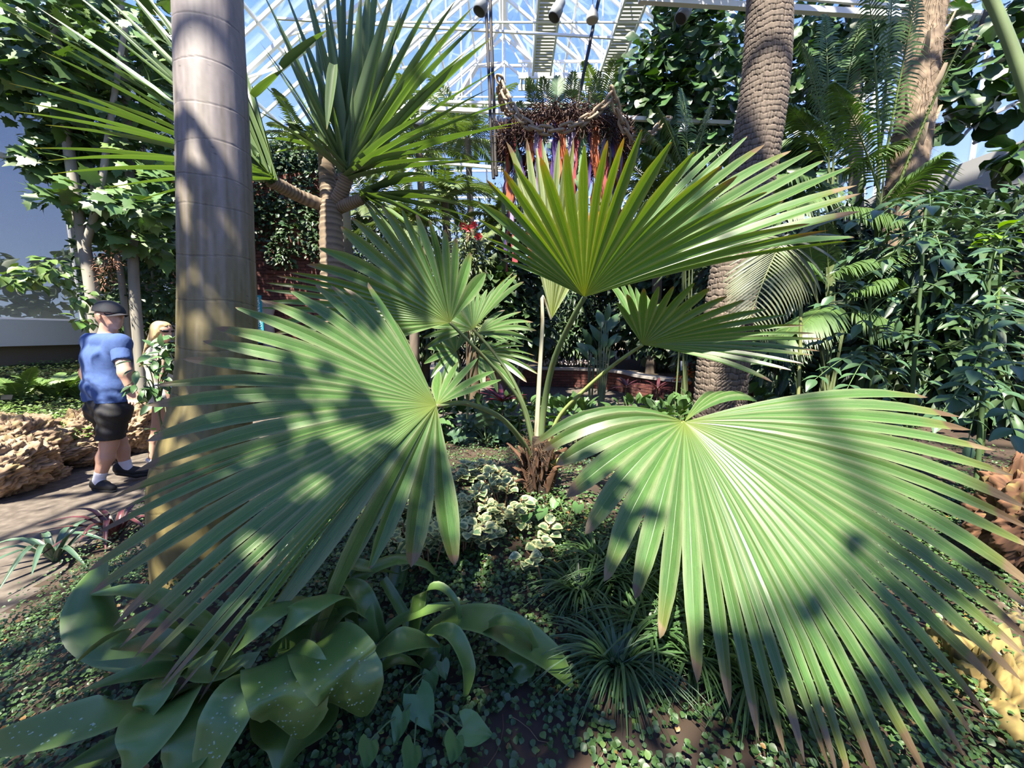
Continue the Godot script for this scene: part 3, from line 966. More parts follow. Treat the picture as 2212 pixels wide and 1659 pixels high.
# a glazed plane o + u*i + v*j, each column cut at height top.call(i / nu) of v
func glaze(o: Node3D, p0: Vector3, u: Vector3, v: Vector3, nu: int, nv: int, top: Callable, bw: float, every := 1, gm: Material = null) -> void:
	var n := u.cross(v).normalized() * 0.004
	for i in nu:
		var f0 := float(i) / nu
		var f1 := float(i + 1) / nu
		var t0: float = top.call(f0)
		var t1: float = top.call(f1)
		for j in nv:
			var a := float(j) / nv
			var e := float(j + 1) / nv
			if a >= maxf(t0, t1) - 0.001:
				break
			var q := [p0 + u * f0 + v * minf(a, t0), p0 + u * f1 + v * minf(a, t1), p0 + u * f1 + v * minf(e, t1), p0 + u * f0 + v * minf(e, t0)]
			var b := MB.new()
			for s in [1.0, -1.0]:
				for p in q:
					b.vert(p + n * s)
			b.quad(0, 1, 2, 3)
			b.quad(7, 6, 5, 4)
			for k in 4:
				b.quad(k, 4 + k, 4 + (k + 1) % 4, (k + 1) % 4)
			part(o, "pane", b.mesh(gm if gm else M.glass))
	for i in nu + 1:
		var f := float(i) / nu
		var t: float = top.call(f)
		if t > 0.02 and i % every == 0:
			var b := MB.new()
			b.bar(p0 + u * f, p0 + u * f + v * t, bw, bw * 1.6)
			part(o, "glazing_bar", b.mesh(M.white_steel))
	for j in nv + 1:
		var e := float(j) / nv
		var lo := 0.0
		var hi := 1.0
		while lo < 0.5 and top.call(lo) < e - 0.01:
			lo += 0.01
		while hi > 0.5 and top.call(hi) < e - 0.01:
			hi -= 0.01
		if hi - lo > 0.02:
			var b := MB.new()
			b.bar(p0 + v * e + u * lo, p0 + v * e + u * hi, bw * 1.3)
			part(o, "purlin", b.mesh(M.white_steel))

func build_house() -> void:
	var gl := mat("glass", Color(0.9, 0.95, 1.0), 0.04, Color.BLACK, false)
	gl.albedo_color = Color(0.9, 0.95, 1.0, 0.07)
	gl.transparency = BaseMaterial3D.TRANSPARENCY_ALPHA
	var dg := mat("dull_glass", Color(0.4, 0.43, 0.42), 0.2, Color.BLACK, false)
	dg.albedo_color = Color(0.50, 0.53, 0.51, 0.52)
	dg.transparency = BaseMaterial3D.TRANSPARENCY_ALPHA
	var ws := mat("white_steel", Color(0.78, 0.79, 0.80), 0.5, Color.BLACK, false)
	var full := func(_f: float) -> float: return 1.0
	# roof: two slopes and a hip towards the far end
	var r := struct("ceiling_slope_left")
	var cut := func(f: float) -> float: return clampf((1.0 - f) * (ZF - ZB) / 8.0, 0.0, 1.0)
	glaze(r, Vector3(XL, EAVE, ZF), Vector3(0, 0, ZB - ZF), Vector3(-XL - 0.3, RIDGE - EAVE, 0), 31, 7, cut, 0.05)
	r = struct("ceiling_slope_right")
	glaze(r, Vector3(XR, EAVE, ZF), Vector3(0, 0, ZB - ZF), Vector3(-XR - 0.3, RIDGE - EAVE, 0), 31, 7, cut, 0.05)
	r = struct("ceiling_hip")
	var hip := func(f: float) -> float:
		var s := (-0.3 - XL) / (XR - XL)
		return clampf(f / s if f < s else (1.0 - f) / (1.0 - s), 0.0, 1.0)
	glaze(r, Vector3(XL, EAVE, ZB), Vector3(XR - XL, 0, 0), Vector3(0, RIDGE - EAVE, 8.0), 16, 7, hip, 0.06)
	var b := MB.new()
	b.bar(Vector3(XL, EAVE, ZB), Vector3(-0.3, RIDGE, ZB + 8), 0.16)
	part(r, "hip_rafter", b.mesh(ws))
	b = MB.new()
	b.bar(Vector3(XR, EAVE, ZB), Vector3(-0.3, RIDGE, ZB + 8), 0.16)
	part(r, "hip_rafter", b.mesh(ws))
	b = MB.new()
	b.bar(Vector3(-0.3, RIDGE, ZF), Vector3(-0.3, RIDGE, ZB + 8), 0.25)
	part(r, "ridge_beam", b.mesh(ws))
	# trusses
	for k in 6:
		var z := -1.5 - 3.0 * k
		var t := struct("trim_%d" % (k + 1))
		var tops := []
		var lows := []
		for j in 13:
			var f := j / 12.0
			var x := lerpf(XL, XR, f)
			var h := EAVE + (RIDGE - EAVE) * minf((x - XL) / (-0.3 - XL), (XR - x) / (XR + 0.3)) - 0.25
			tops.append(Vector3(x, h, z))
			lows.append(Vector3(x, h - 0.35 - 0.55 * sin(PI * f), z))
		for j in 12:
			for pr in [[tops[j], tops[j + 1], 0.09], [lows[j], lows[j + 1], 0.08], [tops[j], lows[j + 1], 0.045], [lows[j], tops[j], 0.045]]:
				b = MB.new()
				b.bar(pr[0], pr[1], pr[2])
				part(t, "truss_member", b.mesh(ws))
		b = MB.new()
		b.bar(lows[3], lows[9], 0.035)
		part(t, "tie_rod", b.mesh(ws))
		for j in 4:
			b = MB.new()
			b.bar(lows[4 + j], Vector3(lows[4 + j].x, lows[3].y, z), 0.03)
			part(t, "hanger", b.mesh(ws))
	# walls
	var stone := mat("grey_stone", Color(0.22, 0.19, 0.155), 0.9, Color.BLACK, false)
	var conc := mat("white_plaster", Color(0.50, 0.50, 0.50), 0.85, Color.BLACK, false)
	var brown := mat("brown_render", Color(0.14, 0.105, 0.08), 0.9, Color.BLACK, false)
	var w := struct("wall_left")
	part(w, "base", boxm(Vector3(0.4, 1.6, 31)), stone, Transform3D(Basis(), Vector3(XL - 0.1, 0.55, -8.5)))
	part(w, "sill", boxm(Vector3(0.55, 0.42, 31)), ws, Transform3D(Basis(), Vector3(XL + 0.05, 1.56, -8.5)))
	glaze(w, Vector3(XL, 1.77, ZF), Vector3(0, 0, ZB - ZF), Vector3(0, EAVE - 1.77, 0), 15, 2, full, 0.06, 1, M.dull_glass)
	w = struct("wall_right")
	part(w, "base", boxm(Vector3(0.4, 3.75, 31)), brown, Transform3D(Basis(), Vector3(XR + 0.1, 1.62, -8.5)))
	part(w, "parapet", boxm(Vector3(0.5, 0.85, 31)), conc, Transform3D(Basis(), Vector3(XR + 0.05, 3.9, -8.5)))
	glaze(w, Vector3(XR, 4.32, ZF), Vector3(0, 0, ZB - ZF), Vector3(0, EAVE - 4.32, 0), 36, 4, full, 0.035)
	for k in 10:
		var z := ZF - 3.1 * k
		for q in [0.0, 0.22]:
			b = MB.new()
			b.bar(Vector3(XR - 0.25, 4.3, z - q), Vector3(XR - 0.25, EAVE, z - q), 0.05)
			part(w, "lattice_post", b.mesh(ws))
		for j in 6:
			b = MB.new()
			b.bar(Vector3(XR - 0.25, 4.35 + 0.44 * j, z - (0.22 if j % 2 else 0.0)), Vector3(XR - 0.25, 4.79 + 0.44 * j, z - (0.0 if j % 2 else 0.22)), 0.035)
			part(w, "lattice_brace", b.mesh(ws))
	w = struct("wall_back")
	part(w, "base", boxm(Vector3(15.8, 1.8, 0.4)), stone, Transform3D(Basis(), Vector3(-0.3, 0.6, ZB - 0.1)))
	glaze(w, Vector3(XL, 1.5, ZB), Vector3(XR - XL, 0, 0), Vector3(0, EAVE - 1.5, 0), 13, 4, full, 0.06)
	w = struct("wall_front")
	part(w, "base", boxm(Vector3(15.8, 1.8, 0.4)), stone, Transform3D(Basis(), Vector3(-0.3, 0.6, ZF + 0.1)))
	glaze(w, Vector3(XL, 1.5, ZF), Vector3(XR - XL, 0, 0), Vector3(0, EAVE - 1.5, 0), 10, 2, full, 0.06)
	var gable := func(f: float) -> float:
		var s := (-0.3 - XL) / (XR - XL)
		return clampf(f / s if f < s else (1.0 - f) / (1.0 - s), 0.0, 1.0)
	glaze(w, Vector3(XL, EAVE, ZF), Vector3(XR - XL, 0, 0), Vector3(0, RIDGE - EAVE, 0), 10, 3, gable, 0.06)

	# catwalks under the ridge
	var gm := mat("grating", Color(0.50, 0.50, 0.46), 0.6, Color.BLACK, false)
	for k in 2:
		var x0: float = [0.62, 2.6][k]
		var wd := 0.52
		var t := thing("catwalk", ["white grated catwalk above the hanging chain", "white grated catwalk to the right of the dark suspension cable"][k], "catwalk", Vector3(x0 + wd / 2, 9.2, -9.5))
		for s in [-1, 1]:
			part(t, "side_beam", boxm(Vector3(0.05, 0.16, 6.4)), ws, Transform3D(Basis(), Vector3(s * wd / 2, 0, 0.2)))
			for j in 3:
				b = MB.new()
				b.bar(Vector3(s * wd / 2, 0, -2.8 + j * 2.6), Vector3(s * wd / 2, 2.6, -2.8 + j * 2.6), 0.03)
				part(t, "hanger", b.mesh(ws))
		var slat := boxm(Vector3(wd, 0.03, 0.075))
		for j in 54:
			part(t, "slat", slat, gm, Transform3D(Basis(), Vector3(0, 0, 3.2 - j * 0.115)))
	var cp := thing("cross_platform", "white platform with lattice rail joining the far ends of the catwalks", "catwalk", Vector3(1.9, 9.2, -12.9))
	part(cp, "side_beam", boxm(Vector3(3.4, 0.16, 0.05)), ws, Transform3D(Basis(), Vector3(0, 0, 0.28)))
	part(cp, "side_beam", boxm(Vector3(3.4, 0.16, 0.05)), ws, Transform3D(Basis(), Vector3(0, 0, -0.28)))
	for j in 28:
		part(cp, "slat", boxm(Vector3(0.05, 0.04, 0.52)), gm, Transform3D(Basis(), Vector3(-1.6 + j * 0.118, 0, 0)))
	for j in 12:
		b = MB.new()
		b.bar(Vector3(-1.65 + j * 0.28, 0.1, -0.3), Vector3(-1.51 + j * 0.28, 0.75, -0.3), 0.03)
		part(cp, "rail_brace", b.mesh(ws))
		b = MB.new()
		b.bar(Vector3(-1.51 + j * 0.28, 0.75, -0.3), Vector3(-1.37 + j * 0.28, 0.1, -0.3), 0.03)
		part(cp, "rail_brace", b.mesh(ws))
	part(cp, "top_rail", boxm(Vector3(3.4, 0.07, 0.05)), ws, Transform3D(Basis(), Vector3(0, 0.76, -0.3)))

	# brick portal with ivy at the back left
	var mor := mat("mortar", Color(0.20, 0.17, 0.15), 0.95, Color.BLACK, false)
	var bricks := []
	for k in 4:
		bricks.append(mat("brick%d" % k, [Color(0.145, 0.05, 0.037), Color(0.12, 0.042, 0.032), Color(0.17, 0.065, 0.048), Color(0.10, 0.038, 0.032)][k], 0.85, Color.BLACK, false))
	var bw := struct("wall_portal")
	part(bw, "core", boxm(Vector3(4.2, 5.45, 0.5)), mor, Transform3D(Basis(), Vector3(-6.1, 2.52, -9.75)))
	var bm := boxm(Vector3(0.215, 0.065, 0.06))
	var joined := MB.new()
	for row in 69:
		for k in 19:
			var x := -8.1 + k * 0.226 + (0.113 if row % 2 else 0.0)
			var y := 0.04 + row * 0.076
			if x > -4.05:
				continue
			if x > -6.55 and y > 1.35 and y < 3.55:
				part(bw, "brick", bm, bricks[rng.randi() % 4], Transform3D(Basis(), Vector3(x, y, -9.49 + rnd(-0.004, 0.004))))
			else:
				joined.box(Vector3(x, y, -9.49), Vector3(0.1075, 0, 0), Vector3(0, 0.0325, 0), Vector3(0, 0, 0.03), Color(0.135, 0.048, 0.036) * rnd(0.75, 1.25))
	var rest := part(bw, "upper_bricks", joined.mesh(mat("brick_mass", Color.WHITE, 0.85)))
	rest.set_meta("kind", "stuff")
	for k in 21:
		var an := PI * k / 20.0
		part(bw, "arch_brick", boxm(Vector3(0.075, 0.24, 0.10)), bricks[k % 4], Transform3D(Basis(Vector3(0, 0, 1), an - PI / 2), Vector3(-5.0 + cos(an) * 0.72, 3.0 + sin(an) * 0.72, -9.44)))
	var lim := mat("limestone", Color(0.42, 0.39, 0.35), 0.85, Color.BLACK, false)
	b = MB.new()
	var prof := [[0.20, 0.0], [0.20, 0.12], [0.15, 0.16], [0.135, 0.3], [0.13, 1.9], [0.15, 1.93], [0.13, 1.97], [0.19, 2.15], [0.22, 2.2], [0.22, 2.3]]
	var s0 := b.v.size()
	for p in prof:
		for q in 20:
			b.vert(Vector3(cos(TAU * q / 20) * p[0], p[1], sin(TAU * q / 20) * p[0]))
	b.grid(s0, prof.size(), 20, true)
	var cm := b.mesh()
	for x in [-5.78, -4.25]:
		part(bw, "stone_column", cm, lim, Transform3D(Basis(), Vector3(x, 0, -9.2)))
	# teal banner
	var ban := thing("banner", "narrow teal banner with white upright lettering beside the palm trunk", "banner", at(548, 690, 7.0))
	part(ban, "cloth", boxm(Vector3(0.34, 0.86, 0.012)), mat("teal", Color(0.012, 0.24, 0.29), 0.7, Color.BLACK, false))
	var tm := TextMesh.new()
	tm.text = "NORTH CONSERVATORY"
	tm.font_size = 12
	tm.pixel_size = 0.0058
	tm.depth = 0.004
	part(ban, "lettering", tm, mat("white_print", Color(0.8, 0.8, 0.8), 0.6, Color.BLACK, false), Transform3D(Basis(Vector3(0, 0, 1), PI / 2), Vector3(0.11, 0, 0.007)))
	part(ban, "pole", boxm(Vector3(0.03, 1.95, 0.03)), M.grating, Transform3D(Basis(), Vector3(-0.19, -0.32, 0)))

	# curved brick planter in the middle distance
	var pl := struct("wall_planter")
	var cpts := curve([Vector3(-1.6, 0, -11.6), Vector3(0.9, 0, -11.2), Vector3(2.2, 0, -10.9), Vector3(2.9, 0, -10.2), Vector3(3.1, 0, -9.2), Vector3(3.8, 0, -8.2), Vector3(5.2, 0, -7.9), Vector3(7.0, 0, -7.8)], 400)
	var acc := 0.0
	var pos := 0
	var xs: Array[Transform3D] = []
	for k in range(1, 400):
		acc += (cpts[k] - cpts[k - 1]).length()
		if acc > 0.227:
			acc = 0.0
			var t := (cpts[k] - cpts[k - 1]).normalized()
			xs.append(Transform3D(Basis(t, Vector3.UP, t.cross(Vector3.UP)), cpts[k]))
	for k in xs.size():
		part(pl, "core", boxm(Vector3(0.26, 0.52, 0.2)), mor, xs[k] * Transform3D(Basis(), Vector3(0, 0.24, -0.11)))
		part(pl, "coping", boxm(Vector3(0.24, 0.06, 0.36)), lim, xs[k] * Transform3D(Basis(), Vector3(0, 0.53, -0.09)))
	for row in 6:
		for k in xs.size():
			part(pl, "brick", bm, bricks[rng.randi() % 4], xs[k] * Transform3D(Basis(), Vector3(0.113 if row % 2 else 0.0, 0.045 + row * 0.078, 0.0)))
	b = MB.new()
	for k in range(0, 400, 8):
		b.vert(cpts[k] + Vector3(0, 0.48, -0.1), Color(0.04, 0.028, 0.018))
		b.vert(Vector3(cpts[k].x, 0.75, -19.0), Color(0.04, 0.028, 0.018))
	b.grid(0, 50, 2)
	part(pl, "soil", b.mesh(M.soil))

# ---------------------------------------------------------------- screw pine
func long_blade(o: Node3D, a: Vector3, e: Vector3, sag: float, wide: float, col: Color, m: Material, kink := Vector3.ZERO) -> void:
	var b := MB.new()
	var mid := (a + e) * 0.5 + Vector3(0, sag, 0) + kink
	var rows := 12
	for k in rows:
		var u := float(k) / (rows - 1)
		var p := a * (1 - u) * (1 - u) + mid * 2.0 * u * (1 - u) + e * u * u
		var t := ((mid - a) * (1 - u) + (e - mid) * u).normalized()
		var s := t.cross(Vector3.UP if absf(t.y) < 0.9 else Vector3(0.3, 0.2, 1)).normalized()
		if absf(t.y) > 0.55:
			s = (s * 0.35 + t.cross(EYE - a).normalized() * signf(s.dot(t.cross(EYE - a)))).normalized()
		var nn := s.cross(t)
		if nn.y < 0:
			nn = -nn
		var w: float = wide * 0.55 * minf(1.0, 0.75 + u * 2.0) * (1.0 - pow(u, 2.6) * 0.97)
		var tip := smooth(0.93, 1.0, u)
		for q in 5:
			var f := q / 2.0 - 1.0
			var c := col.lerp(Color(0.34, 0.25, 0.13), tip * 0.8)
			if absf(f) < 0.1:
				c = c * 0.8
			elif absf(f) > 0.9:
				c = c.lerp(Color(0.26, 0.33, 0.14), 0.35)
			b.vert(p + s * w * f + nn * w * (absf(f) * 0.55), c, Vector2(f, u))
	b.grid(0, rows, 5)
	part(o, "leaf", b.mesh(m))

func build_pandanus() -> void:
	var base := at(738, 900, 3.15)
	base.y = gh(base.x, base.z)
	var t := thing("screw_pine", "screw pine with ringed forking trunk and rosettes of long sword leaves", "tree", base)
	var m := mat("sword_leaf", Color.WHITE, 0.38, Color(0.75, 0.82, 0.35))
	var bark := mat("ringed_bark", Color.WHITE, 0.85)
	var br := [[[[745, 1010, 3.15], [725, 700, 3.12], [718, 560, 3.1], [714, 440, 3.1]], 0.11, 0.085], [[[706, 447, 3.1], [650, 425, 2.95], [612, 405, 2.8], [585, 390, 2.7]], 0.05, 0.045], [[[714, 448, 3.1], [708, 400, 3.12], [704, 330, 3.15]], 0.068, 0.06], [[[722, 445, 3.1], [738, 415, 3.05], [750, 378, 3.0]], 0.06, 0.05], [[[728, 450, 3.1], [755, 440, 3.05], [785, 428, 3.0]], 0.05, 0.04]]
	for k in br.size():
		var pts := []
		for p in br[k][0]:
			pts.append(at(p[0], p[1], p[2]) - base)
		if k == 0:
			pts[0] = Vector3(0, -0.1, 0)
		var n := 90 if k == 0 else 44
		var b := MB.new()
		var rr := radii(br[k][1], br[k][2], n)
		for j in n:
			rr[j] *= 1.0 + 0.05 * sin(j * 1.9) + 0.02 * sin(j * 0.7)
		b.tube(curve(pts, n), rr, 16, Color(0.20, 0.15, 0.10))
		for j in b.v.size():
			var ring := (j / 16) % 3
			b.c[j] = b.c[j] * ([1.25, 0.95, 0.55][ring] + 0.3 * noise.get_noise_3dv(b.v[j] * 800.0))
		part(t, "trunk" if k == 0 else "branch", b.mesh(bark))
	var blue_green := Color(0.11, 0.175, 0.075)
	# [base px py d, tips px py d, colour]
	var sets := [
		[[588, 392, 2.7], [[37, 153, 2.2], [30, 241, 2.2], [52, 221, 2.25], [72, 320, 2.2], [98, 270, 2.3], [105, 347, 2.2], [111, 376, 2.15], [236, 405, 2.2], [304, 432, 2.25], [10, 20, 2.4], [60, 60, 2.4], [140, -30, 2.5], [190, -40, 2.45], [250, -50, 2.6], [300, -30, 2.5], [350, -60, 2.6], [90, 110, 2.3], [20, 180, 2.35], [150, 10, 2.3], [220, 30, 2.4], [80, 15, 2.6], [330, 20, 2.7], [400, -60, 2.7], [430, -20, 2.8], [545, 185, 2.9], [560, 250, 2.8], [530, 300, 2.6], [500, 60, 2.9], [150, 200, 2.5], [200, 120, 2.6]], blue_green, 0.075],
		[[750, 380, 3.0], [[560, -30, 2.7], [600, -60, 2.8], [640, -90, 2.9], [690, -110, 2.9], [720, -120, 3.1], [745, -90, 2.8], [770, -100, 3.0], [800, -60, 2.8], [820, -80, 3.2], [860, -60, 3.0], [905, -40, 2.8], [945, -20, 2.9], [985, 0, 2.8], [1022, 15, 2.7], [1061, 83, 2.7], [1042, 40, 3.1], [660, -40, 2.7], [700, 10, 2.7], [870, 20, 2.8], [590, 40, 3.2], [630, 20, 3.3], [780, -20, 2.7], [840, 0, 2.7]], blue_green, 0.10],
		[[752, 385, 3.0], [[1085, 145, 3.0], [1115, 218, 2.9], [1128, 263, 2.8], [1105, 275, 2.7], [1090, 350, 2.6], [1010, 345, 2.5], [960, 330, 2.4], [1060, 190, 3.2], [1000, 250, 2.5], [940, 240, 2.45], [900, 290, 2.4], [560, 175, 2.8], [548, 235, 2.8], [560, 90, 3.0], [600, 250, 2.6], [640, 150, 2.6], [1010, 110, 2.7], [960, 80, 2.6]], blue_green, 0.06],
		[[748, 378, 2.98], [[762, 190, 2.8], [802, 195, 2.75], [830, 165, 2.7], [690, 260, 2.7], [675, 290, 2.7], [720, 230, 2.65], [870, 160, 2.7]], blue_green, 0.05],
		[[704, 325, 3.15], [[600, 60, 3.3], [570, 110, 3.4], [555, 300, 2.9], [590, 330, 2.8], [610, 100, 3.0], [680, 30, 3.4], [640, 60, 3.4]], blue_green, 0.06],
		[[785, 428, 3.0], [[1000, 440, 2.9], [1024, 472, 2.85], [960, 500, 2.8], [905, 525, 2.8], [1000, 398, 2.95], [930, 380, 3.0], [880, 560, 2.8], [990, 420, 3.1], [850, 540, 3.0], [1010, 485, 2.7], [980, 520, 2.65], [940, 545, 2.6], [1030, 455, 2.7]], blue_green, 0.08]]
	for s in sets:
		var a := at(s[0][0], s[0][1], s[0][2]) - base
		for p in s[1]:
			var e := at(p[0], p[1], p[2]) - base
			var flat: float = absf(e.x - a.x) / (e - a).length()
			long_blade(t, a + sdir() * 0.025, e, flat * rnd(0.05, 0.16), s[3] * rnd(0.8, 1.15), s[2] * rnd(0.8, 1.2), m)
	# one folded leaf and one hanging tip
	var q := at(612, 150, 2.6) - base
	long_blade(t, at(548, 210, 2.7) - base, q, 0.0, 0.06, blue_green, m)
	long_blade(t, q, at(706, 66, 2.55) - base, 0.0, 0.085, blue_green, m)
	long_blade(t, at(722, 140, 2.6) - base, at(706, 280, 2.62) - base, 0.0, 0.065, blue_green, m)

# ---------------------------------------------------------------- trees and shrubs
func lobed() -> ArrayMesh:
	var b := MB.new()
	var pts := [[0.0, 0.0], [0.16, 0.02], [0.34, -0.04], [0.32, 0.16], [0.52, 0.22], [0.40, 0.36], [0.50, 0.56], [0.30, 0.56], [0.22, 0.72], [0.12, 0.74], [0.0, 1.0]]
	b.vert(Vector3(0, 0.02, 0.4), Color(0.9, 1, 0.9))
	for s in [1.0, -1.0]:
		var i0 := b.v.size()
		for p in pts:
			b.vert(Vector3(p[0] * s, 0.10 * absf(p[0]) - 0.18 * p[1] * p[1], p[1]))
		for k in pts.size() - 1:
			if s > 0:
				b.tri(0, i0 + k + 1, i0 + k)
			else:
				b.tri(0, i0 + k, i0 + k + 1)
	return b.mesh()
# leaves round cluster centres [px, py, depth, radius]: n each, the first `own` of all as leaves of their own
func leafage(t: Node3D, clusters: Array, n: int, me: Mesh, m: Material, size: float, col: Color, own := 0, facing := 0.5, squash := 0.75, called := "foliage") -> void:
	var xs := []
	var cs := []
	for c in clusters:
		var o := at(c[0], c[1], c[2])
		for k in n:
			var d := sdir()
			var r: float = c[3] * pow(rng.randf(), 0.42)
			var p := o + Vector3(d.x, d.y * squash, d.z) * r
			var dir := (d + Vector3(0, -0.35, 0) + sdir() * 0.7 + (EYE - o).normalized() * 0.3).normalized()
			var up := (Vector3.UP + sdir() * 0.5 + (EYE - p).normalized() * facing).normalized()
			xs.append(Transform3D(look(dir, up, size * rnd(0.6, 1.2)), p - t.position))
			var g := rnd(0.55, 1.4)
			cs.append(Color(col.r * g * rnd(0.85, 1.2), col.g * g, col.b * g * rnd(0.8, 1.1)))
	if own > 0:
		var step := maxi(1, xs.size() / own)
		var rest := []
		var rc := []
		for k in xs.size():
			if k % step == 0 and k / step < own:
				var lm := mat("%s_%d" % [m.resource_name, (k / step) % 3], Color.WHITE, m.roughness, m.backlight)
				var g: float = [0.75, 1.0, 1.3][(k / step) % 3]
				lm.albedo_color = (col * g).linear_to_srgb()
				part(t, "leaf", me, lm, xs[k])
			else:
				rest.append(xs[k])
				rc.append(cs[k])
		xs = rest
		cs = rc
	if xs.size():
		copies(t, called, me, m, xs, cs)
func limb(t: Node3D, pts: Array, r0: float, r1: float, col: Color, called := "trunk", m: Material = null) -> void:
	var w := []
	for p in pts:
		w.append((p if p is Vector3 else at(p[0], p[1], p[2])) - t.position)
	var b := MB.new()
	b.tube(curve(w, 24), radii(r0, r1, 24), 10, col)
	for k in b.v.size():
		b.c[k] = b.c[k] * (1.0 + 0.5 * noise.get_noise_3d(b.v[k].x * 900.0, b.v[k].y * 400.0, b.v[k].z * 900.0))
	part(t, called, b.mesh(m if m else M.ringed_bark))

func build_left_trees() -> void:
	var m := mat("lobed_leaf", Color.WHITE, 0.42, Color(0.5, 0.56, 0.25))
	var me := lobed()
	var grey := Color(0.26, 0.24, 0.20)
	var a := thing("lobed_leaf_tree", "tree with big jagged lobed leaves and pale slim trunk by the glass wall", "tree", foot_at(205, 5.6, 0.7))
	limb(a, [Vector3(a.position.x, 0.4, a.position.z), [200, 640, 5.6], [180, 520, 5.6], [150, 330, 5.6], [120, 60, 5.6], [100, -120, 5.6]], 0.085, 0.05, grey)
	limb(a, [[182, 540, 5.6], [215, 420, 5.5], [240, 250, 5.5], [270, 60, 5.4]], 0.05, 0.03, grey, "branch")
	leafage(a, [[40, 60, 5.2, 0.75], [130, 110, 5.3, 0.7], [60, 190, 5.6, 0.7], [170, 210, 5.5, 0.65], [120, 20, 5.8, 0.8], [10, 130, 5.4, 0.6], [140, 300, 5.8, 0.4], [110, 345, 5.7, 0.3]], 95, me, m, 0.26, Color(0.095, 0.165, 0.058), 150)
	leafage(a, [[130, 430, 5.4, 0.35], [230, 420, 5.3, 0.35], [310, 450, 5.3, 0.35]], 45, me, m, 0.24, Color(0.095, 0.165, 0.058), 60, 0.3, 0.4)
	var b := thing("lobed_leaf_tree", "leafy tree with twin spotted trunks half hidden behind the grey palm trunk", "tree", foot_at(292, 5.9, 0.7))
	limb(b, [Vector3(b.position.x, 0.4, b.position.z), [292, 650, 5.9], [286, 500, 5.9], [275, 250, 5.9], [262, 40, 5.9], [250, -150, 5.9]], 0.075, 0.045, grey)
	limb(b, [Vector3(b.position.x - 0.1, 0.4, b.position.z), [268, 650, 6.0], [255, 560, 6.0], [225, 470, 6.0], [190, 380, 6.0]], 0.05, 0.03, grey, "branch")
	leafage(b, [[230, 60, 6.0, 0.8], [320, 80, 6.0, 0.8], [290, 190, 6.0, 0.7], [350, 250, 6.0, 0.7], [230, 320, 6.1, 0.55], [310, 350, 6.0, 0.55], [360, 400, 5.9, 0.5], [260, 480, 6.0, 0.45], [350, 520, 6.0, 0.5], [380, 150, 6.4, 0.8]], 90, me, m, 0.25, Color(0.095, 0.165, 0.058), 150)
	# reddish dry flower tufts
	var tuft := leaf_mesh([0.05, 0.14, 0.1, 0.02], 0.3, 0.3, Color.WHITE, Color.WHITE, 4, 0.0, 3)
	leafage(b, [[230, 600, 5.6, 0.16], [225, 570, 5.6, 0.14], [245, 560, 5.6, 0.13]], 120, tuft, mat("dry_tuft", Color.WHITE, 0.9), 0.05, Color(0.22, 0.11, 0.07), 0, 0.2, 1.2, "dry_flowers")
	# dense dark thicket closing the view behind
	var fine := leaf_mesh([0.05, 0.3, 0.32, 0.2, 0.02], 0.3, 0.25, Color.WHITE, Color.WHITE, 5, 0.0, 3)
	var fm := mat("thicket_leaf", Color.WHITE, 0.45, Color(0.45, 0.5, 0.2))
	var c := thing("thicket", "dense shrub with small yellowish green leaves behind the woman", "shrub", foot_at(340, 6.8, 0.6))
	limb(c, [Vector3(c.position.x, 0.4, c.position.z), [330, 560, 6.8], [320, 420, 6.9]], 0.05, 0.03, grey, "stem")
	leafage(c, [[340, 640, 6.6, 0.6], [370, 560, 6.6, 0.6], [320, 540, 7.0, 0.6], [360, 470, 7.0, 0.7], [300, 430, 7.2, 0.7], [390, 650, 6.5, 0.5], [250, 640, 7.2, 0.6], [300, 690, 7.0, 0.5]], 340, fine, fm, 0.12, Color(0.06, 0.11, 0.035), 0)
	var d := thing("thicket", "dark leafy wall of climbers filling the gap above the thicket", "shrub", foot_at(310, 7.4, 0.6))
	limb(d, [Vector3(d.position.x, 0.4, d.position.z), [310, 350, 7.4], [300, 100, 7.4]], 0.06, 0.03, grey, "stem")
	leafage(d, [[350, 620, 7.8, 0.7], [250, 560, 7.1, 0.6], [370, 450, 7.8, 0.8], [260, 420, 7.1, 0.6], [210, 260, 6.8, 0.7], [350, 280, 7.6, 0.9], [120, 120, 6.3, 0.7], [280, 100, 7.0, 0.9], [380, 120, 7.6, 0.9], [60, 40, 6.1, 0.6]], 330, fine, fm, 0.15, Color(0.06, 0.11, 0.035), 0)
	# leafy branch reaching over the window
	var e := thing("overhanging_shrub", "slender shrub whose leafy branch arches over the white window sill", "shrub", foot_at(210, 4.9, 0.6))
	limb(e, [Vector3(e.position.x, 0.5, e.position.z), [190, 720, 4.9], [160, 640, 4.8], [110, 605, 4.7], [20, 600, 4.6], [-60, 610, 4.5]], 0.02, 0.008, Color(0.16, 0.22, 0.07), "stem")
	leafage(e, [[130, 590, 4.7, 0.16], [75, 595, 4.7, 0.16], [20, 600, 4.6, 0.17], [110, 570, 4.7, 0.13], [170, 640, 4.8, 0.12], [180, 690, 4.8, 0.12]], 22, fine, mat("overhang_leaf", Color.WHITE, 0.4, Color(0.5, 0.55, 0.2)), 0.13, Color(0.11, 0.19, 0.05), 60)  # leaf green brighter than the thicket
	# small shrub in front of the woman
	var g := thing("young_shrub", "small shrub with pointed leaves in front of the woman's shorts", "shrub", foot_at(345, 3.6, 0.05))
	var gl := leaf_mesh([0.03, 0.18, 0.22, 0.15, 0.01], 0.35, 0.25, Color.WHITE, Color(0.85, 0.95, 0.85), 6, 0.0, 3)
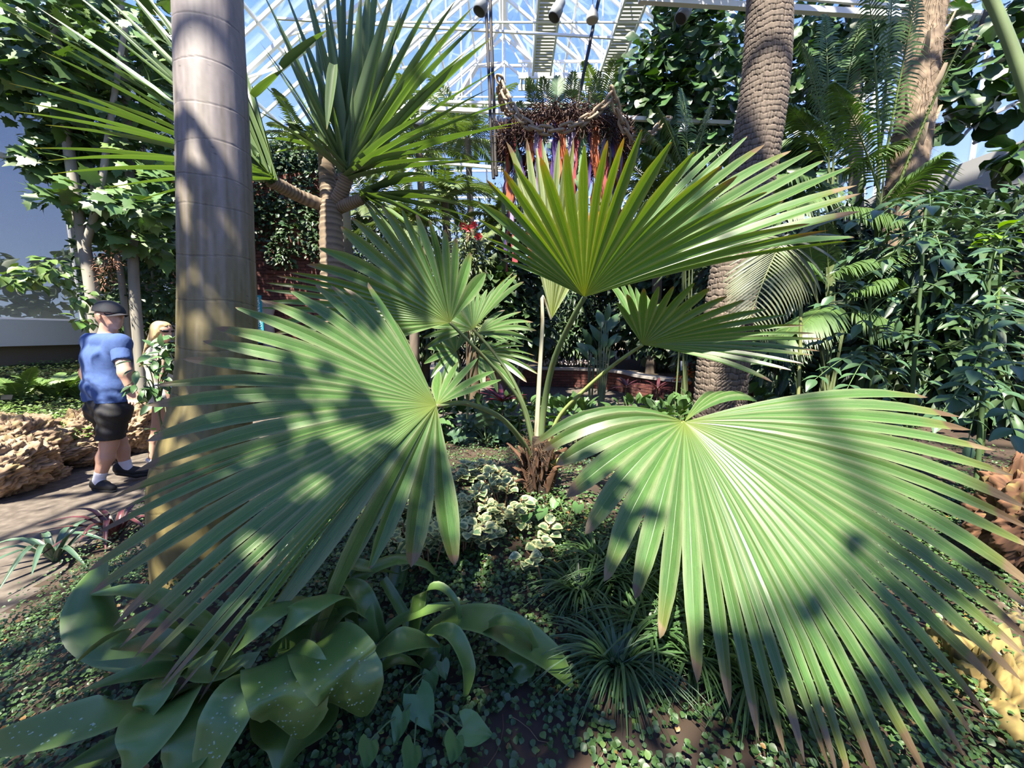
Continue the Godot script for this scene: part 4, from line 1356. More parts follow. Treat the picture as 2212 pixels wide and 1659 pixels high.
	for p in [[305, 785], [342, 755], [375, 745], [310, 830], [350, 820], [385, 770], [290, 820], [360, 900]]:
		limb(g, [g.position, [345, 900, 3.6], [(p[0] + 345) / 2.0, (p[1] + 820) / 2.0, 3.5], [p[0], p[1], 3.4]], 0.008, 0.003, Color(0.12, 0.14, 0.06), "stem")
	leafage(g, [[305, 790, 3.4, 0.10], [345, 765, 3.4, 0.10], [372, 770, 3.45, 0.11], [310, 830, 3.4, 0.13], [345, 815, 3.4, 0.13], [380, 790, 3.45, 0.12], [372, 740, 3.5, 0.06], [350, 860, 3.45, 0.12], [350, 930, 3.4, 0.08]], 15, gl, mat("pointed_leaf", Color.WHITE, 0.4, Color(0.5, 0.55, 0.25)), 0.12, Color(0.075, 0.145, 0.055), 140, 0.4)

func build_moss_bank() -> void:
	# planted bank behind the rocks on the left
	var b := MB.new()
	for j in 40:
		for k in 24:
			var z := -2.0 - 7.0 * j / 39.0
			var u := k / 23.0
			var x := lerpf(-5.15, XL + 0.2, u)
			b.vert(Vector3(x, 0.42 + 0.62 * u + 0.06 * noise.get_noise_2d(x * 120, z * 120) - (0.5 if k == 0 else 0.0), z), Color(0.05, 0.06, 0.02))
	b.grid(0, 40, 24)
	struct("ground_bank", b.mesh(M.soil))
	var lm := leaf_mesh([0.06, 0.36, 0.44, 0.34, 0.03], 0.35, 0.15, Color.WHITE, Color(0.85, 0.9, 0.8), 4, 0.0, 3)
	var xs := []
	var cs := []
	for k in 15000:
		var z := rnd(-2.6, -7.6)
		var u := pow(rng.randf(), 1.3)
		var x := lerpf(-5.0, XL + 0.3, u)
		var y := 0.43 + 0.62 * u + 0.06 * noise.get_noise_2d(x * 120, z * 120) + rnd(0, 0.06)
		if u < 0.06:
			y -= rnd(0, 0.12)
		xs.append(Transform3D(look(Vector3(rng.randfn(), rnd(-0.4, 0.4), rng.randfn()), Vector3(0.3, 1, 0.3) + sdir() * 0.4, rnd(0.022, 0.045)), Vector3(x, y, z)))
		var q := noise.get_noise_2d(x * 160.0, z * 160.0)
		var g := rnd(0.7, 1.3)
		cs.append(Color(0.115 * g, 0.19 * g, 0.042 * g).lerp(Color(0.18, 0.18, 0.04), clampf(q * 2.0, 0, 0.7)))
	var o := copies(self, "ground_ivy", lm, M.small_leaf, xs, cs)
	tag(o, "bright green ground ivy carpeting the bank above the rocks", "ground cover")
	# ferns on the bank
	for a in [[110, 745, 5.2, "fern with stiff ribbed fronds below the white window sill", 0.5], [30, 735, 4.9, "pale green crinkled fern at the very left edge of the bank", 0.55], [165, 770, 5.4, "small fern beside the man's shoulder", 0.4]]:
		var p := at(a[0], a[1] + 40, a[2])
		p.y = 0.42 + 0.62 * clampf((-5.15 - p.x) / 3.0, 0, 1)
		var f := thing("fern", a[3], "fern", p, "ferns on the bank")
		for k in 8:
			var an := TAU * k / 8.0 + rnd(0, 0.5)
			pinnate(f, Vector3.ZERO, Vector3(cos(an) * a[4] * 0.7, a[4] * rnd(0.4, 0.9), sin(an) * a[4] * 0.7), 0.12, 22, 0.12, 0.028, Color(0.11, 0.19, 0.055), "frond", 0.1, 0.1)

func rock(p: Vector3, s: Vector3, turn: float, sd: int, label: String, col: Color, rough := 0.35) -> void:
	var b := MB.new()
	var n := FastNoiseLite.new()
	n.seed = sd
	n.frequency = 0.9
	n.fractal_octaves = 5
	var crease := FastNoiseLite.new()
	crease.seed = sd + 50
	crease.noise_type = FastNoiseLite.TYPE_CELLULAR
	crease.frequency = 1.6
	var rows := 66
	var cols := 92
	var rot := Basis(Vector3.UP, turn)
	for r in rows:
		var th := PI * r / (rows - 1)
		for k in cols:
			var ph := TAU * k / cols
			var d := Vector3(sin(th) * cos(ph), cos(th), sin(th) * sin(ph))
			var q := n.get_noise_3dv(d * 1.6)
			var e := n.get_noise_3d(d.x * 5.0, d.y * 9.0, d.z * 5.0)
			var cr := crease.get_noise_3d(d.x * 2.0, d.y * 2.8, d.z * 2.0)
			var fine := n.get_noise_3d(d.x * 14.0, d.y * 22.0, d.z * 14.0)
			var m := 1.0 + rough * 1.1 * q + 0.55 * rough * absf(e) - 0.2 * rough + rough * 0.5 * (cr + 0.5) + 0.34 * rough * fine
			var c := col * (0.9 + 0.5 * e + 0.3 * q + 0.5 * fine)
			if cr < -0.85:
				c = c * 0.6
			if fine < -0.2:
				c = c * 0.45
			if fine > -0.05 and n.get_noise_3d(d.x * 3.0 + 9.0, d.y * 3.0, d.z * 3.0) + d.y * 0.25 > 0.33:
				c = c.lerp(Color(0.24, 0.20, 0.06), 0.5)
			b.vert(rot * (d * s * m), Color(maxf(c.r, 0.02), maxf(c.g, 0.015), maxf(c.b, 0.01)))
	b.grid(0, rows, cols, true)
	single("rock", b.mesh(mat("stone", Color.WHITE, 0.95)), null, p, label, "rock", "edging rocks")

func build_rocks() -> void:
	var tan_ := Color(0.33, 0.23, 0.145)
	var list := [
		[100, 975, 4.35, Vector3(0.42, 0.16, 0.3), 0.5, "pointed slab of tan rock jutting from the border with a shadow under it"],
		[25, 960, 4.1, Vector3(0.4, 0.33, 0.4), 0.2, "dark cleft rock at the left picture edge under the ivy"],
		[0, 1010, 3.7, Vector3(0.36, 0.28, 0.36), 1.0, "low brown rock at the left edge where the path begins"],
		[75, 1030, 4.05, Vector3(0.24, 0.14, 0.22), 2.0, "small rounded rock at the foot of the pointed slab"],
		[170, 950, 4.7, Vector3(0.4, 0.34, 0.3), 0.9, "broad tan rock face behind the man's legs"],
		[235, 925, 5.0, Vector3(0.34, 0.36, 0.3), 2.4, "tan rock between the man and the slab"],
		[295, 920, 5.1, Vector3(0.32, 0.34, 0.3), 3.1, "sunlit rough rock between the man's shorts and the woman"],
		[340, 945, 5.3, Vector3(0.3, 0.26, 0.3), 1.7, "dark rock beside the woman's knee"],
		[110, 915, 4.9, Vector3(0.5, 0.14, 0.25), 0.4, "flat overhanging rock ledge under the ivy carpet"],
		[190, 985, 4.6, Vector3(0.3, 0.12, 0.2), 0.1, "flat rock at the path edge left of the man's shins"]]
	for k in list.size():
		var a: Array = list[k]
		var p := at(a[0], a[1], a[2])
		rock(p, a[3], a[4], 20 + k, a[5], tan_ * rnd(0.85, 1.1))
	rock(at(2140, 1560, 1.3), Vector3(0.34, 0.24, 0.24), 0.6, 41, "yellowish pitted boulder under the right palm frond", Color(0.20, 0.145, 0.05), 0.5)
	rock(at(2230, 1120, 1.75), Vector3(0.16, 0.26, 0.2), 1.4, 42, "brown rock at the right picture edge behind the palm frond", Color(0.15, 0.075, 0.04), 0.45)
	rock(at(2230, 1420, 1.5), Vector3(0.2, 0.16, 0.2), 2.0, 43, "dark rock behind the yellowish boulder", Color(0.08, 0.06, 0.042), 0.45)
	rock(at(2010, 1640, 1.2), Vector3(0.16, 0.10, 0.16), 2.8, 44, "mossy yellow stone at the bottom right under the frond tips", Color(0.17, 0.125, 0.045), 0.5)

# ---------------------------------------------------------------- right side
func build_right_side() -> void:
	# ringed trunk of a tall palm
	var base := at(1548, 960, 3.5)
	base.y = gh(base.x, base.z)
	var t := thing("queen_palm", "tall palm whose brown trunk is ringed and cracked like a basket", "palm", base)
	var n := FastNoiseLite.new()
	n.seed = 31
	n.frequency = 1.0
	var shade := func(an: float, h: float) -> Color:
		var w := 0.02 * n.get_noise_2d(an * 2.0, h * 4.0)
		var g := fposmod((h + w) / 0.052, 1.0)
		var row := floorf((h + w) / 0.052)
		var v := fposmod(an / TAU * 62.0 + row * 0.37 + 0.6 * n.get_noise_2d(an * 9.0, row * 3.7), 1.0)
		var c := Color(0.125, 0.098, 0.076) * (1.0 + 0.4 * n.get_noise_2d(an * 8.0, h * 9.0))
		if g < 0.16:
			c = c * 0.45
		elif g > 0.8:
			c = c * 1.25
		if v < 0.18:
			c = c * 0.5
		return c
	var bump := func(an: float, h: float) -> float:
		var w := 0.02 * n.get_noise_2d(an * 2.0, h * 4.0)
		var g := fposmod((h + w) / 0.052, 1.0)
		var row := floorf((h + w) / 0.052)
		var v := fposmod(an / TAU * 62.0 + row * 0.37 + 0.6 * n.get_noise_2d(an * 9.0, row * 3.7), 1.0)
		return (-0.007 if g < 0.16 else 0.004 * g) + (-0.004 if v < 0.18 else 0.0)
	var pts := [Vector3(0, -0.1, 0)]
	for p in [[1560, 800], [1585, 600], [1622, 380], [1652, 180], [1662, 0], [1668, -200], [1670, -500]]:
		pts.append(at(p[0], p[1], 3.5) - base)
	part(t, "trunk", trunk_mesh(pts, [0.225, 0.215, 0.205, 0.2, 0.198, 0.19, 0.18, 0.17, 0.17], 170, 800, shade, bump), mat("cracked_bark", Color.WHITE, 0.9))
	var c: Vector3 = pts[-1]
	for k in 12:
		var an := TAU * k / 12.0 + rnd(-0.15, 0.15)
		pinnate(t, c, c + Vector3(cos(an), 0, sin(an)) * rnd(1.6, 2.0) + Vector3(0, rnd(-0.3, 0.8), 0), 0.9, 40, 0.55, 0.045, Color(0.07, 0.15, 0.04), "crown_frond")
	# shaggy leaning palm
	base = at(1925, 800, 4.6)
	base.y = gh(base.x, base.z)
	t = thing("shaggy_palm", "leaning palm with shaggy fibrous bark and old leaf stubs", "palm", base)
	pts = [Vector3(0, -0.1, 0)]
	for p in [[1935, 560], [1955, 400], [1975, 260], [1990, 130], [2010, 0], [2030, -200]]:
		pts.append(at(p[0], p[1], 4.6) - base)
	var fsh := func(an: float, h: float) -> Color:
		return Color(0.17, 0.125, 0.085) * (1.0 + 0.9 * n.get_noise_3d(cos(an) * 9.0, h * 7.0, sin(an) * 9.0) + 0.4 * n.get_noise_2d(an * 14.0, h * 40.0))
	var fbp := func(an: float, h: float) -> float:
		return 0.02 * n.get_noise_3d(cos(an) * 6.0, h * 9.0, sin(an) * 6.0)
	part(t, "trunk", trunk_mesh(pts, [0.2, 0.19, 0.18, 0.17, 0.16, 0.16], 40, 200, fsh, fbp), M.cracked_bark)
	var b := MB.new()
	for k in 900:
		var f := rng.randf() * 5.0
		var j := mini(int(f), 5)
		var p: Vector3 = pts[j + 1 if j < 5 else 5].lerp(pts[mini(j + 2, 6)], f - int(f))
		var an := rnd(0, TAU)
		var d := Vector3(cos(an), 0, sin(an))
		var s := p + d * 0.165
		var e := s + (d * rnd(0.2, 1.0) + Vector3(0, rnd(-1.0, 0.2), 0)).normalized() * rnd(0.05, 0.14)
		b.tube(PackedVector3Array([s, e]), PackedFloat32Array([0.003, 0.001]), 3, Color(0.3, 0.22, 0.14) * rnd(0.6, 1.2), false)
	var fib := part(t, "fibre", b.mesh(M.cracked_bark))
	fib.set_meta("kind", "stuff")
	for k in 26:
		var f := 0.4 + k * 0.18
		var j := mini(int(f), 5)
		var p: Vector3 = pts[j + 1 if j < 5 else 5].lerp(pts[mini(j + 2, 6)], f - int(f))
		var an := k * 2.4
		var d := Vector3(cos(an), 0, sin(an))
		b = MB.new()
		b.tube(PackedVector3Array([p + d * 0.13, p + d * 0.19 + Vector3(0, 0.1, 0), p + d * 0.23 + Vector3(0, 0.24, 0)]), PackedFloat32Array([0.035, 0.03, 0.018]), 7, Color(0.34, 0.27, 0.19) * rnd(0.8, 1.2), true, 0.5)
		part(t, "leaf_stub", b.mesh(M.cracked_bark))
	# fronds of feather palms
	var green := Color(0.08, 0.145, 0.042)
	var sets := [
		["areca_palm", "feather palm with many fine fronds between the two right trunks", [1800, 800, 4.3], [[1790, 330, 1730, 90, 4.4], [1800, 330, 1860, 40, 4.5], [1790, 350, 1690, 220, 4.2], [1800, 340, 1900, 140, 4.2], [1810, 380, 1960, 300, 4.2], [1790, 420, 1660, 380, 4.0], [1800, 450, 1950, 470, 3.9], [1790, 300, 1780, 30, 4.6], [1800, 360, 1930, 220, 4.6], [1800, 400, 1700, 470, 3.9]], green],
		["areca_palm", "feather palm with arching fronds just left of the cracked trunk", [1480, 800, 5.2], [[1480, 420, 1390, 330, 5.1], [1490, 410, 1420, 230, 5.3], [1490, 400, 1540, 210, 5.2], [1500, 420, 1580, 290, 5.1], [1480, 430, 1400, 430, 5.0], [1490, 390, 1470, 190, 5.4], [1490, 430, 1570, 400, 5.0], [1480, 400, 1380, 270, 5.5]], green],
		["areca_palm", "clump of slender palms behind the green shrub on the right", [1790, 830, 3.9], [[1760, 620, 1680, 540, 3.8], [1790, 600, 1880, 560, 3.8], [1830, 640, 1930, 600, 3.7], [1800, 660, 1720, 720, 3.6], [1760, 680, 1660, 760, 3.6], [1830, 660, 1930, 700, 3.7], [1790, 590, 1780, 480, 4.0], [1850, 600, 1960, 530, 3.9], [1760, 600, 1740, 500, 4.0]], green],
		["areca_palm", "feather palm whose upright fronds rise before the leaning trunk", [1880, 700, 4.0], [[1900, 330, 1870, -60, 3.9], [1905, 300, 1930, -60, 4.0], [1915, 330, 1985, -30, 3.8], [1930, 430, 2110, 30, 3.7], [1900, 420, 1800, 180, 3.8], [1910, 460, 2040, 330, 3.6]], green]]
	for s in sets:
		var p := at(s[2][0], s[2][1], s[2][2])
		p.y = gh(p.x, p.z) if p.z > -5.5 else 0.0
		t = thing(s[0], s[1], "palm", p, "feather palms")
		for f in s[3]:
			var a := at(f[0], f[1], s[2][2] + 0.15)
			var e := at(f[2], f[3], f[4])
			limb(t, [p + Vector3(rnd(-0.12, 0.12), -0.02, rnd(-0.1, 0.1)), p.lerp(a, 0.5) + Vector3(rnd(-0.05, 0.05), 0, 0), a], 0.012, 0.008, Color(0.075, 0.10, 0.035), "cane")
			pinnate(t, a - p, e - p, (e - a).length() * 0.14, 40, 0.36, 0.026, s[4], "frond", 0.75, 0.2)
	# drooping pale frond in front of the cracked trunk
	base = on_ground(1500, 960)
	t = thing("date_palm", "young palm with one pale feathered frond hanging over the cracked trunk", "palm", foot_at(1745, 3.0, 0.5))
	var o := t.position
	var path := curve([o, at(1730, 700, 2.95), at(1722, 560, 2.95), at(1695, 520, 2.9), at(1660, 580, 2.85), at(1618, 690, 2.8)], 40)
	b = MB.new()
	for k in path.size():
		path[k] -= o
	b.tube(path, radii(0.014, 0.003, 40), 6, Color(0.24, 0.27, 0.1))
	part(t, "rachis", b.mesh(M.petiole))
	var ll := leaf_mesh([0.015, 0.025, 0.026, 0.02, 0.003], 0.6, 0.35, Color.WHITE, Color(0.9, 0.95, 0.85), 7, 0.0, 3)
	var lm := mat("pale_leaflet", Color(0.15, 0.165, 0.10), 0.45, Color(0.4, 0.42, 0.2), true)
	for k in 34:
		var f := 19.0 + k * 0.6
		var j := int(f)
		var p := path[j].lerp(path[mini(j + 1, 39)], f - j)
		var tg := (path[mini(j + 1, 39)] - path[maxi(j - 1, 0)]).normalized()
		for s in [-1.0, 1.0]:
			var d: Vector3 = Vector3(0.9 * s, 0.0, 0.25) + tg * 0.75
			part(t, "leaflet", ll, lm, Transform3D(look(d, Vector3(0, 0.5, 0.8), lerpf(0.5, 0.22, absf(k - 12.0) / 22.0)), p))
	# compound leaved shrubs
	var leaflet := leaf_mesh([0.03, 0.2, 0.25, 0.2, 0.1, 0.01], 0.3, 0.28, Color.WHITE, Color(1.15, 1.12, 1.2), 7, 0.0, 5)
	var sh := [["angelica_tree", "tall green stemmed shrub with toothed feathered leaves at the right", [1985, 860, 2.6], [[2000, 430], [1990, 600], [1975, 780]], 0, Color(0.055, 0.115, 0.05)], ["angelica_tree", "lower feathered leaf shrub filling the right edge above the frond", [2130, 930, 2.3], [[2140, 560], [2130, 700], [2125, 820]], 1, Color(0.055, 0.115, 0.05)], ["angelica_tree", "feathered leaf shrub in shade just above the frond's upper edge", [1880, 880, 2.8], [[1880, 640], [1880, 720], [1885, 800]], 2, Color(0.055, 0.115, 0.05)]]
	var ends := [[[2090, 470], [2130, 440], [1850, 480], [1900, 455], [2060, 430], [2010, 445], [1960, 470], [1830, 560], [2100, 600], [1920, 560], [1860, 700], [2080, 690], [1940, 690], [2040, 560], [1800, 640], [1990, 520], [2140, 520]], [[2200, 480], [2210, 620], [2080, 590], [2060, 680], [2200, 700], [2040, 770], [2190, 790], [2100, 800], [2060, 860], [2200, 860], [2160, 660], [2120, 900], [2030, 900], [2190, 940], [2090, 960], [2150, 540]], [[1780, 660], [1830, 610], [1770, 740], [1790, 800], [1960, 640], [1990, 740], [1860, 780], [1940, 800], [1900, 720], [1830, 840], [1970, 860], [1760, 820], [2010, 830], [1900, 860], [1930, 900]]]
	for k in 3:
		var s: Array = sh[k]
		var p := at(s[2][0], s[2][1], s[2][2])
		p.y = gh(p.x, p.z)
		t = thing(s[0], s[1], "shrub", p, "feathered leaf shrubs")
		var d0: float = s[2][2]
		var stem := [p, at(s[3][2][0], s[3][2][1], d0), at(s[3][1][0], s[3][1][1], d0), at(s[3][0][0], s[3][0][1], d0)]
		limb(t, stem, 0.014, 0.008, Color(0.06, 0.11, 0.035), "stem")
		var lms := []
		for q in 3:
			var lq := mat("feather_leaflet_%d_%d" % [k, q], s[5] * [0.9, 1.0, 1.12][q], 0.40, Color(0.45, 0.5, 0.22))
			lms.append(lq)
		for e in ends[k]:
			var dd := d0 + rnd(-0.45, 0.35)
			var tip := at(e[0], e[1], dd)
			var root: Vector3 = stem[1].lerp(stem[3], clampf((900.0 - e[1]) / 430.0, 0.05, 0.95))
			var cl := sub(t, "compound_leaf", root - p)
			var v := tip - root
			if v.length() > 0.55:
				v = v
			var mid := v * 0.5 + Vector3(0, 0.07, 0)
			b = MB.new()
			var pp := curve([Vector3.ZERO, mid, v], 12)
			b.tube(pp, radii(0.005, 0.002, 12), 5, Color(0.09, 0.16, 0.05))
			part(cl, "leaf_stalk", b.mesh(M.petiole))
			var out := (v + Vector3(0, 0, 0.15)).normalized()
			var sd := out.cross(Vector3.UP).normalized()
			for q in 4:
				var u := 0.45 + q * 0.16
				var c0 := pp[mini(int(u * 11.0), 11)]
				for w in [-1.0, 1.0]:
					part(cl, "leaflet", leaflet, lms[rng.randi() % 3], Transform3D(look(sd * w + out * 0.55 + Vector3(0, rnd(-0.25, 0.1), 0), Vector3(rnd(-0.2, 0.2), 1, rnd(0.1, 0.5)), rnd(0.085, 0.125)), c0))
			part(cl, "leaflet", leaflet, lms[rng.randi() % 3], Transform3D(look(out + Vector3(0, -0.2, 0), Vector3(0, 1, 0.3), 0.13), v))
	# bright young whorl
	t = thing("bright_sapling", "sapling with glowing yellow green leaves near the right edge", "plant", foot_at(2165, 2.75, 0.6))
	limb(t, [t.position, [2160, 600, 2.7], [2155, 500, 2.7]], 0.01, 0.005, Color(0.12, 0.2, 0.04), "stem")
	var yl := mat("lime_leaf", Color(0.17, 0.30, 0.03), 0.4, Color(0.8, 0.85, 0.2))
	for k in 14:
		var an := k * 2.39
		part(t, "leaf", leaflet, yl, Transform3D(look(Vector3(cos(an), rnd(-0.3, 0.6), sin(an)), Vector3(0, 1, 0.3), rnd(0.12, 0.17)), at(2155 + rnd(-25, 25), 505 + rnd(-25, 30), 2.7) - t.position))
	# broad leaved figs above
	var fm := mat("fig_leaf", Color.WHITE, 0.38, Color(0.5, 0.56, 0.2))
	var fl := leaf_mesh([0.05, 0.22, 0.25, 0.24, 0.36, 0.42, 0.34, 0.08], 0.2, 0.25, Color.WHITE, Color(0.9, 1, 0.9), 9, 0.08, 5)
	t = thing("fiddle_leaf_fig", "tall fiddle leaf fig with glossy crown beside the catwalks", "tree", Vector3(4.2, 0, -8.6))
	limb(t, [t.position, Vector3(4.1, 3, -8.5), [1500, 180, 8.3], [1460, 60, 8.2]], 0.14, 0.05, Color(0.16, 0.13, 0.1))
	leafage(t, [[1400, 140, 7.8, 0.55], [1450, 80, 7.8, 0.65], [1500, 140, 7.6, 0.75], [1385, 210, 7.9, 0.5], [1440, 230, 7.8, 0.7], [1560, 60, 7.6, 0.8], [1550, 210, 7.8, 0.8], [1520, 300, 8.0, 0.7], [1430, 300, 8.2, 0.5], [1480, 20, 8.0, 0.5]], 110, fl, fm, 0.30, Color(0.05, 0.10, 0.035), 200)
	leafage(t, [[1490, 160, 9.0, 1.2], [1450, 270, 9.2, 1.0], [1560, 120, 9.0, 1.3], [1560, 300, 9.0, 1.2]], 150, fl, fm, 0.3, Color(0.05, 0.10, 0.035), 0, 0.5, 0.8)
	t = thing("fiddle_leaf_fig", "dark broad leaved fig behind the feather palms at the top right", "tree", Vector3(5.6, 0, -6.4))
	limb(t, [t.position, Vector3(5.5, 3, -6.4), [1840, 60, 6.6], [1800, -40, 6.5]], 0.13, 0.05, Color(0.16, 0.13, 0.1))
	leafage(t, [[1740, 40, 6.6, 0.7], [1830, 40, 6.4, 0.7], [1740, 160, 6.8, 0.7], [1830, 150, 6.8, 0.6], [1760, 280, 7.0, 0.7], [1720, 370, 7.2, 0.6], [1900, 60, 6.6, 0.6], [1700, 230, 7.2, 0.7]], 120, fl, fm, 0.28, Color(0.05, 0.10, 0.035), 120)
	t = thing("fiddle_leaf_fig", "fig branch with large dark leaves hanging before the lattice window", "tree", Vector3(5.9, 0.6, -3.4))
	limb(t, [t.position, Vector3(5.9, 3.6, -3.2), [2200, -60, 5.0], [2120, 60, 4.9], [2040, 200, 4.8]], 0.09, 0.02, Color(0.13, 0.11, 0.09))
	leafage(t, [[2060, 190, 4.8, 0.32], [2120, 150, 4.8, 0.4], [2030, 260, 4.8, 0.22], [2190, 130, 4.8, 0.36], [2110, 60, 4.9, 0.42], [2190, 20, 4.8, 0.45], [2040, 100, 5.0, 0.3], [2195, 330, 4.6, 0.12], [2160, 230, 4.7, 0.2]], 26, fl, fm, 0.30, Color(0.05, 0.10, 0.035), 160, 0.2)
	# thick green stalk crossing the corner
	t = thing("leaf_stalk", "thick curving green leaf stalk crossing the top right corner", "plant", foot_at(2330, 2.1, 0.5))
	limb(t, [t.position, at(2330, 700, 2.1), at(2280, 400, 2.1), at(2212, 180, 2.1), at(2160, 40, 2.1), at(2110, -60, 2.1)], 0.036, 0.024, Color(0.14, 0.19, 0.08), "stalk", M.petiole)
	# dark undergrowth behind the shrubs
	var nar := leaf_mesh([0.03, 0.09, 0.09, 0.06, 0.01], 0.4, 0.35, Color.WHITE, Color.WHITE, 5, 0.0, 3)
	var um := mat("undergrowth_leaf", Color.WHITE, 0.42, Color(0.4, 0.45, 0.2))
	for a in [["lady_palm", "dark lady palm with drooping narrow leaves behind the feathered shrub", [2050, 860, 4.0], [[1960, 560, 4.1, 0.5], [2060, 560, 4.0, 0.6], [2160, 600, 3.8, 0.6], [2010, 680, 4.0, 0.6], [2130, 720, 3.8, 0.6], [2060, 800, 3.8, 0.5], [2200, 480, 4.0, 0.5], [1940, 760, 4.1, 0.5], [2190, 850, 3.5, 0.5]]], ["lady_palm", "shaded narrow leaved palms at the back of the right bed", [1800, 830, 5.2], [[1720, 620, 5.2, 0.7], [1800, 560, 5.4, 0.8], [1880, 640, 5.2, 0.8], [1760, 720, 5.2, 0.7], [1860, 760, 5.0, 0.6], [1700, 520, 5.6, 0.7], [1830, 480, 5.6, 0.6], [1940, 540, 5.3, 0.6], [1690, 780, 5.0, 0.5], [2040, 480, 5.2, 0.5], [2130, 470, 5.0, 0.4]]]]:
		var p := at(a[2][0], a[2][1], a[2][2])
		p.y = gh(p.x, p.z) if p.z > -5.4 else 0.0
		t = thing(a[0], a[1], "palm", p)
		for k in 7:
			var q := p + Vector3(rnd(-0.5, 0.5), 0, rnd(-0.3, 0.3))
			limb(t, [q, q + Vector3(rnd(-0.1, 0.1), 1.0, 0), q + Vector3(rnd(-0.3, 0.3), 1.9, 0)], 0.016, 0.01, Color(0.10, 0.12, 0.05), "cane")
		leafage(t, a[3], 330, nar, um, 0.30, Color(0.04, 0.08, 0.032), 0)
	# low leaves round the cracked trunk
	t = thing("cycad", "small bright cycad at the foot of the cracked trunk", "plant", foot_at(1700, 3.3, 0.5))
	for k in 11:
		var an := TAU * k / 11.0
		pinnate(t, Vector3(0, 0.05, 0), Vector3(cos(an) * 0.3, rnd(0.15, 0.35), sin(an) * 0.3), 0.1, 24, 0.09, 0.012, Color(0.13, 0.19, 0.06), "frond", 0.1, 0.4)

# ---------------------------------------------------------------- people
# smooth union of tapered capsules [a, b, ra, rb], meshed as surface nets; cuts are planes [point, outward normal]
func body_mesh(b: MB, bones: Array, k: float, cell: float, col: Color, cuts := [], grain := 0.0) -> void:
	var lo := Vector3.ONE * 1e9
	var hi := -lo
	for q in bones:
		var r: float = maxf(q[2], q[3]) + k + cell * 2.0
		for e in 2:
			lo = lo.min(q[e] - Vector3.ONE * r)
			hi = hi.max(q[e] + Vector3.ONE * r)
	var n := Vector3i((hi - lo) / cell) + Vector3i.ONE * 2
	var f := PackedFloat32Array()
	f.resize(n.x * n.y * n.z)
	f.fill(1.0)
	for q in bones:
		var a: Vector3 = q[0]
		var ab: Vector3 = q[1] - a
		var l2 := maxf(ab.length_squared(), 1e-8)
		var ra: float = q[2]
		var rb: float = q[3]
		var r := maxf(ra, rb) + k + cell * 1.5
		var s := Vector3i(((a.min(q[1]) - Vector3.ONE * r) - lo) / cell)
		var t := Vector3i(((a.max(q[1]) + Vector3.ONE * r) - lo) / cell)
		for z in range(maxi(s.z, 0), mini(t.z + 1, n.z)):
			for y in range(maxi(s.y, 0), mini(t.y + 1, n.y)):
				var i := (z * n.y + y) * n.x
				for x in range(maxi(s.x, 0), mini(t.x + 1, n.x)):
					var p := lo + Vector3(x, y, z) * cell - a
					var h := clampf(p.dot(ab) / l2, 0.0, 1.0)
					var d := (p - ab * h).length() - (ra + (rb - ra) * h)
					var g := f[i + x]
					var m := maxf(k - absf(d - g), 0.0) / k
					f[i + x] = minf(d, g) - m * m * k * 0.25
	if cuts.size():
		for z in n.z:
			for y in n.y:
				for x in n.x:
					var i := (z * n.y + y) * n.x + x
					if f[i] < cell * 2.0:
						var p := lo + Vector3(x, y, z) * cell
						for c in cuts:
							f[i] = maxf(f[i], (p - c[0]).dot(c[1]))
	var id := PackedInt32Array()
	id.resize(f.size())
	id.fill(-1)
	var off := [0, 1, n.x, n.x + 1, n.x * n.y, n.x * n.y + 1, n.x * n.y + n.x, n.x * n.y + n.x + 1]
	var ed := [[0, 1], [2, 3], [4, 5], [6, 7], [0, 2], [1, 3], [4, 6], [5, 7], [0, 4], [1, 5], [2, 6], [3, 7]]
	for z in n.z - 1:
		for y in n.y - 1:
			for x in n.x - 1:
				var i := (z * n.y + y) * n.x + x
				if absf(f[i]) > cell * 2.2:
					continue
				var neg := 0
				for o in 8:
					if f[i + off[o]] < 0:
						neg += 1
				if neg == 0 or neg == 8:
					continue
				var sum := Vector3.ZERO
				var cnt := 0
				for e in ed:
					var u: float = f[i + off[e[0]]]
					var v: float = f[i + off[e[1]]]
					if (u < 0) != (v < 0):
						var w := u / (u - v)
						var c0 := Vector3(e[0] & 1, (e[0] >> 1) & 1, e[0] >> 2)
						var c1 := Vector3(e[1] & 1, (e[1] >> 1) & 1, e[1] >> 2)
						sum += c0.lerp(c1, w)
						cnt += 1
				var p := lo + (Vector3(x, y, z) + sum / cnt) * cell
				var tone := 1.0 + grain * noise.get_noise_3dv(p * 1200.0)
				id[i] = b.vert(p, Color(col.r * tone, col.g * tone, col.b * tone))
	var st := [1, n.x, n.x * n.y]
	for z in range(1, n.z - 1):
		for y in range(1, n.y - 1):
			for x in range(1, n.x - 1):
				var i := (z * n.y + y) * n.x + x
				if id[i] < 0:
					continue
				for ax in 3:
					var j: int = i + st[ax]
					if (f[i] < 0) == (f[j] < 0):
						continue
					var s1: int = st[(ax + 1) % 3]
					var s2: int = st[(ax + 2) % 3]
					var q := [id[i], id[i - s1], id[i - s1 - s2], id[i - s2]]
					if q.min() < 0:
						continue
					if f[i] < 0:
						b.quad(q[3], q[2], q[1], q[0])
					else:
						b.quad(q[0], q[1], q[2], q[3])

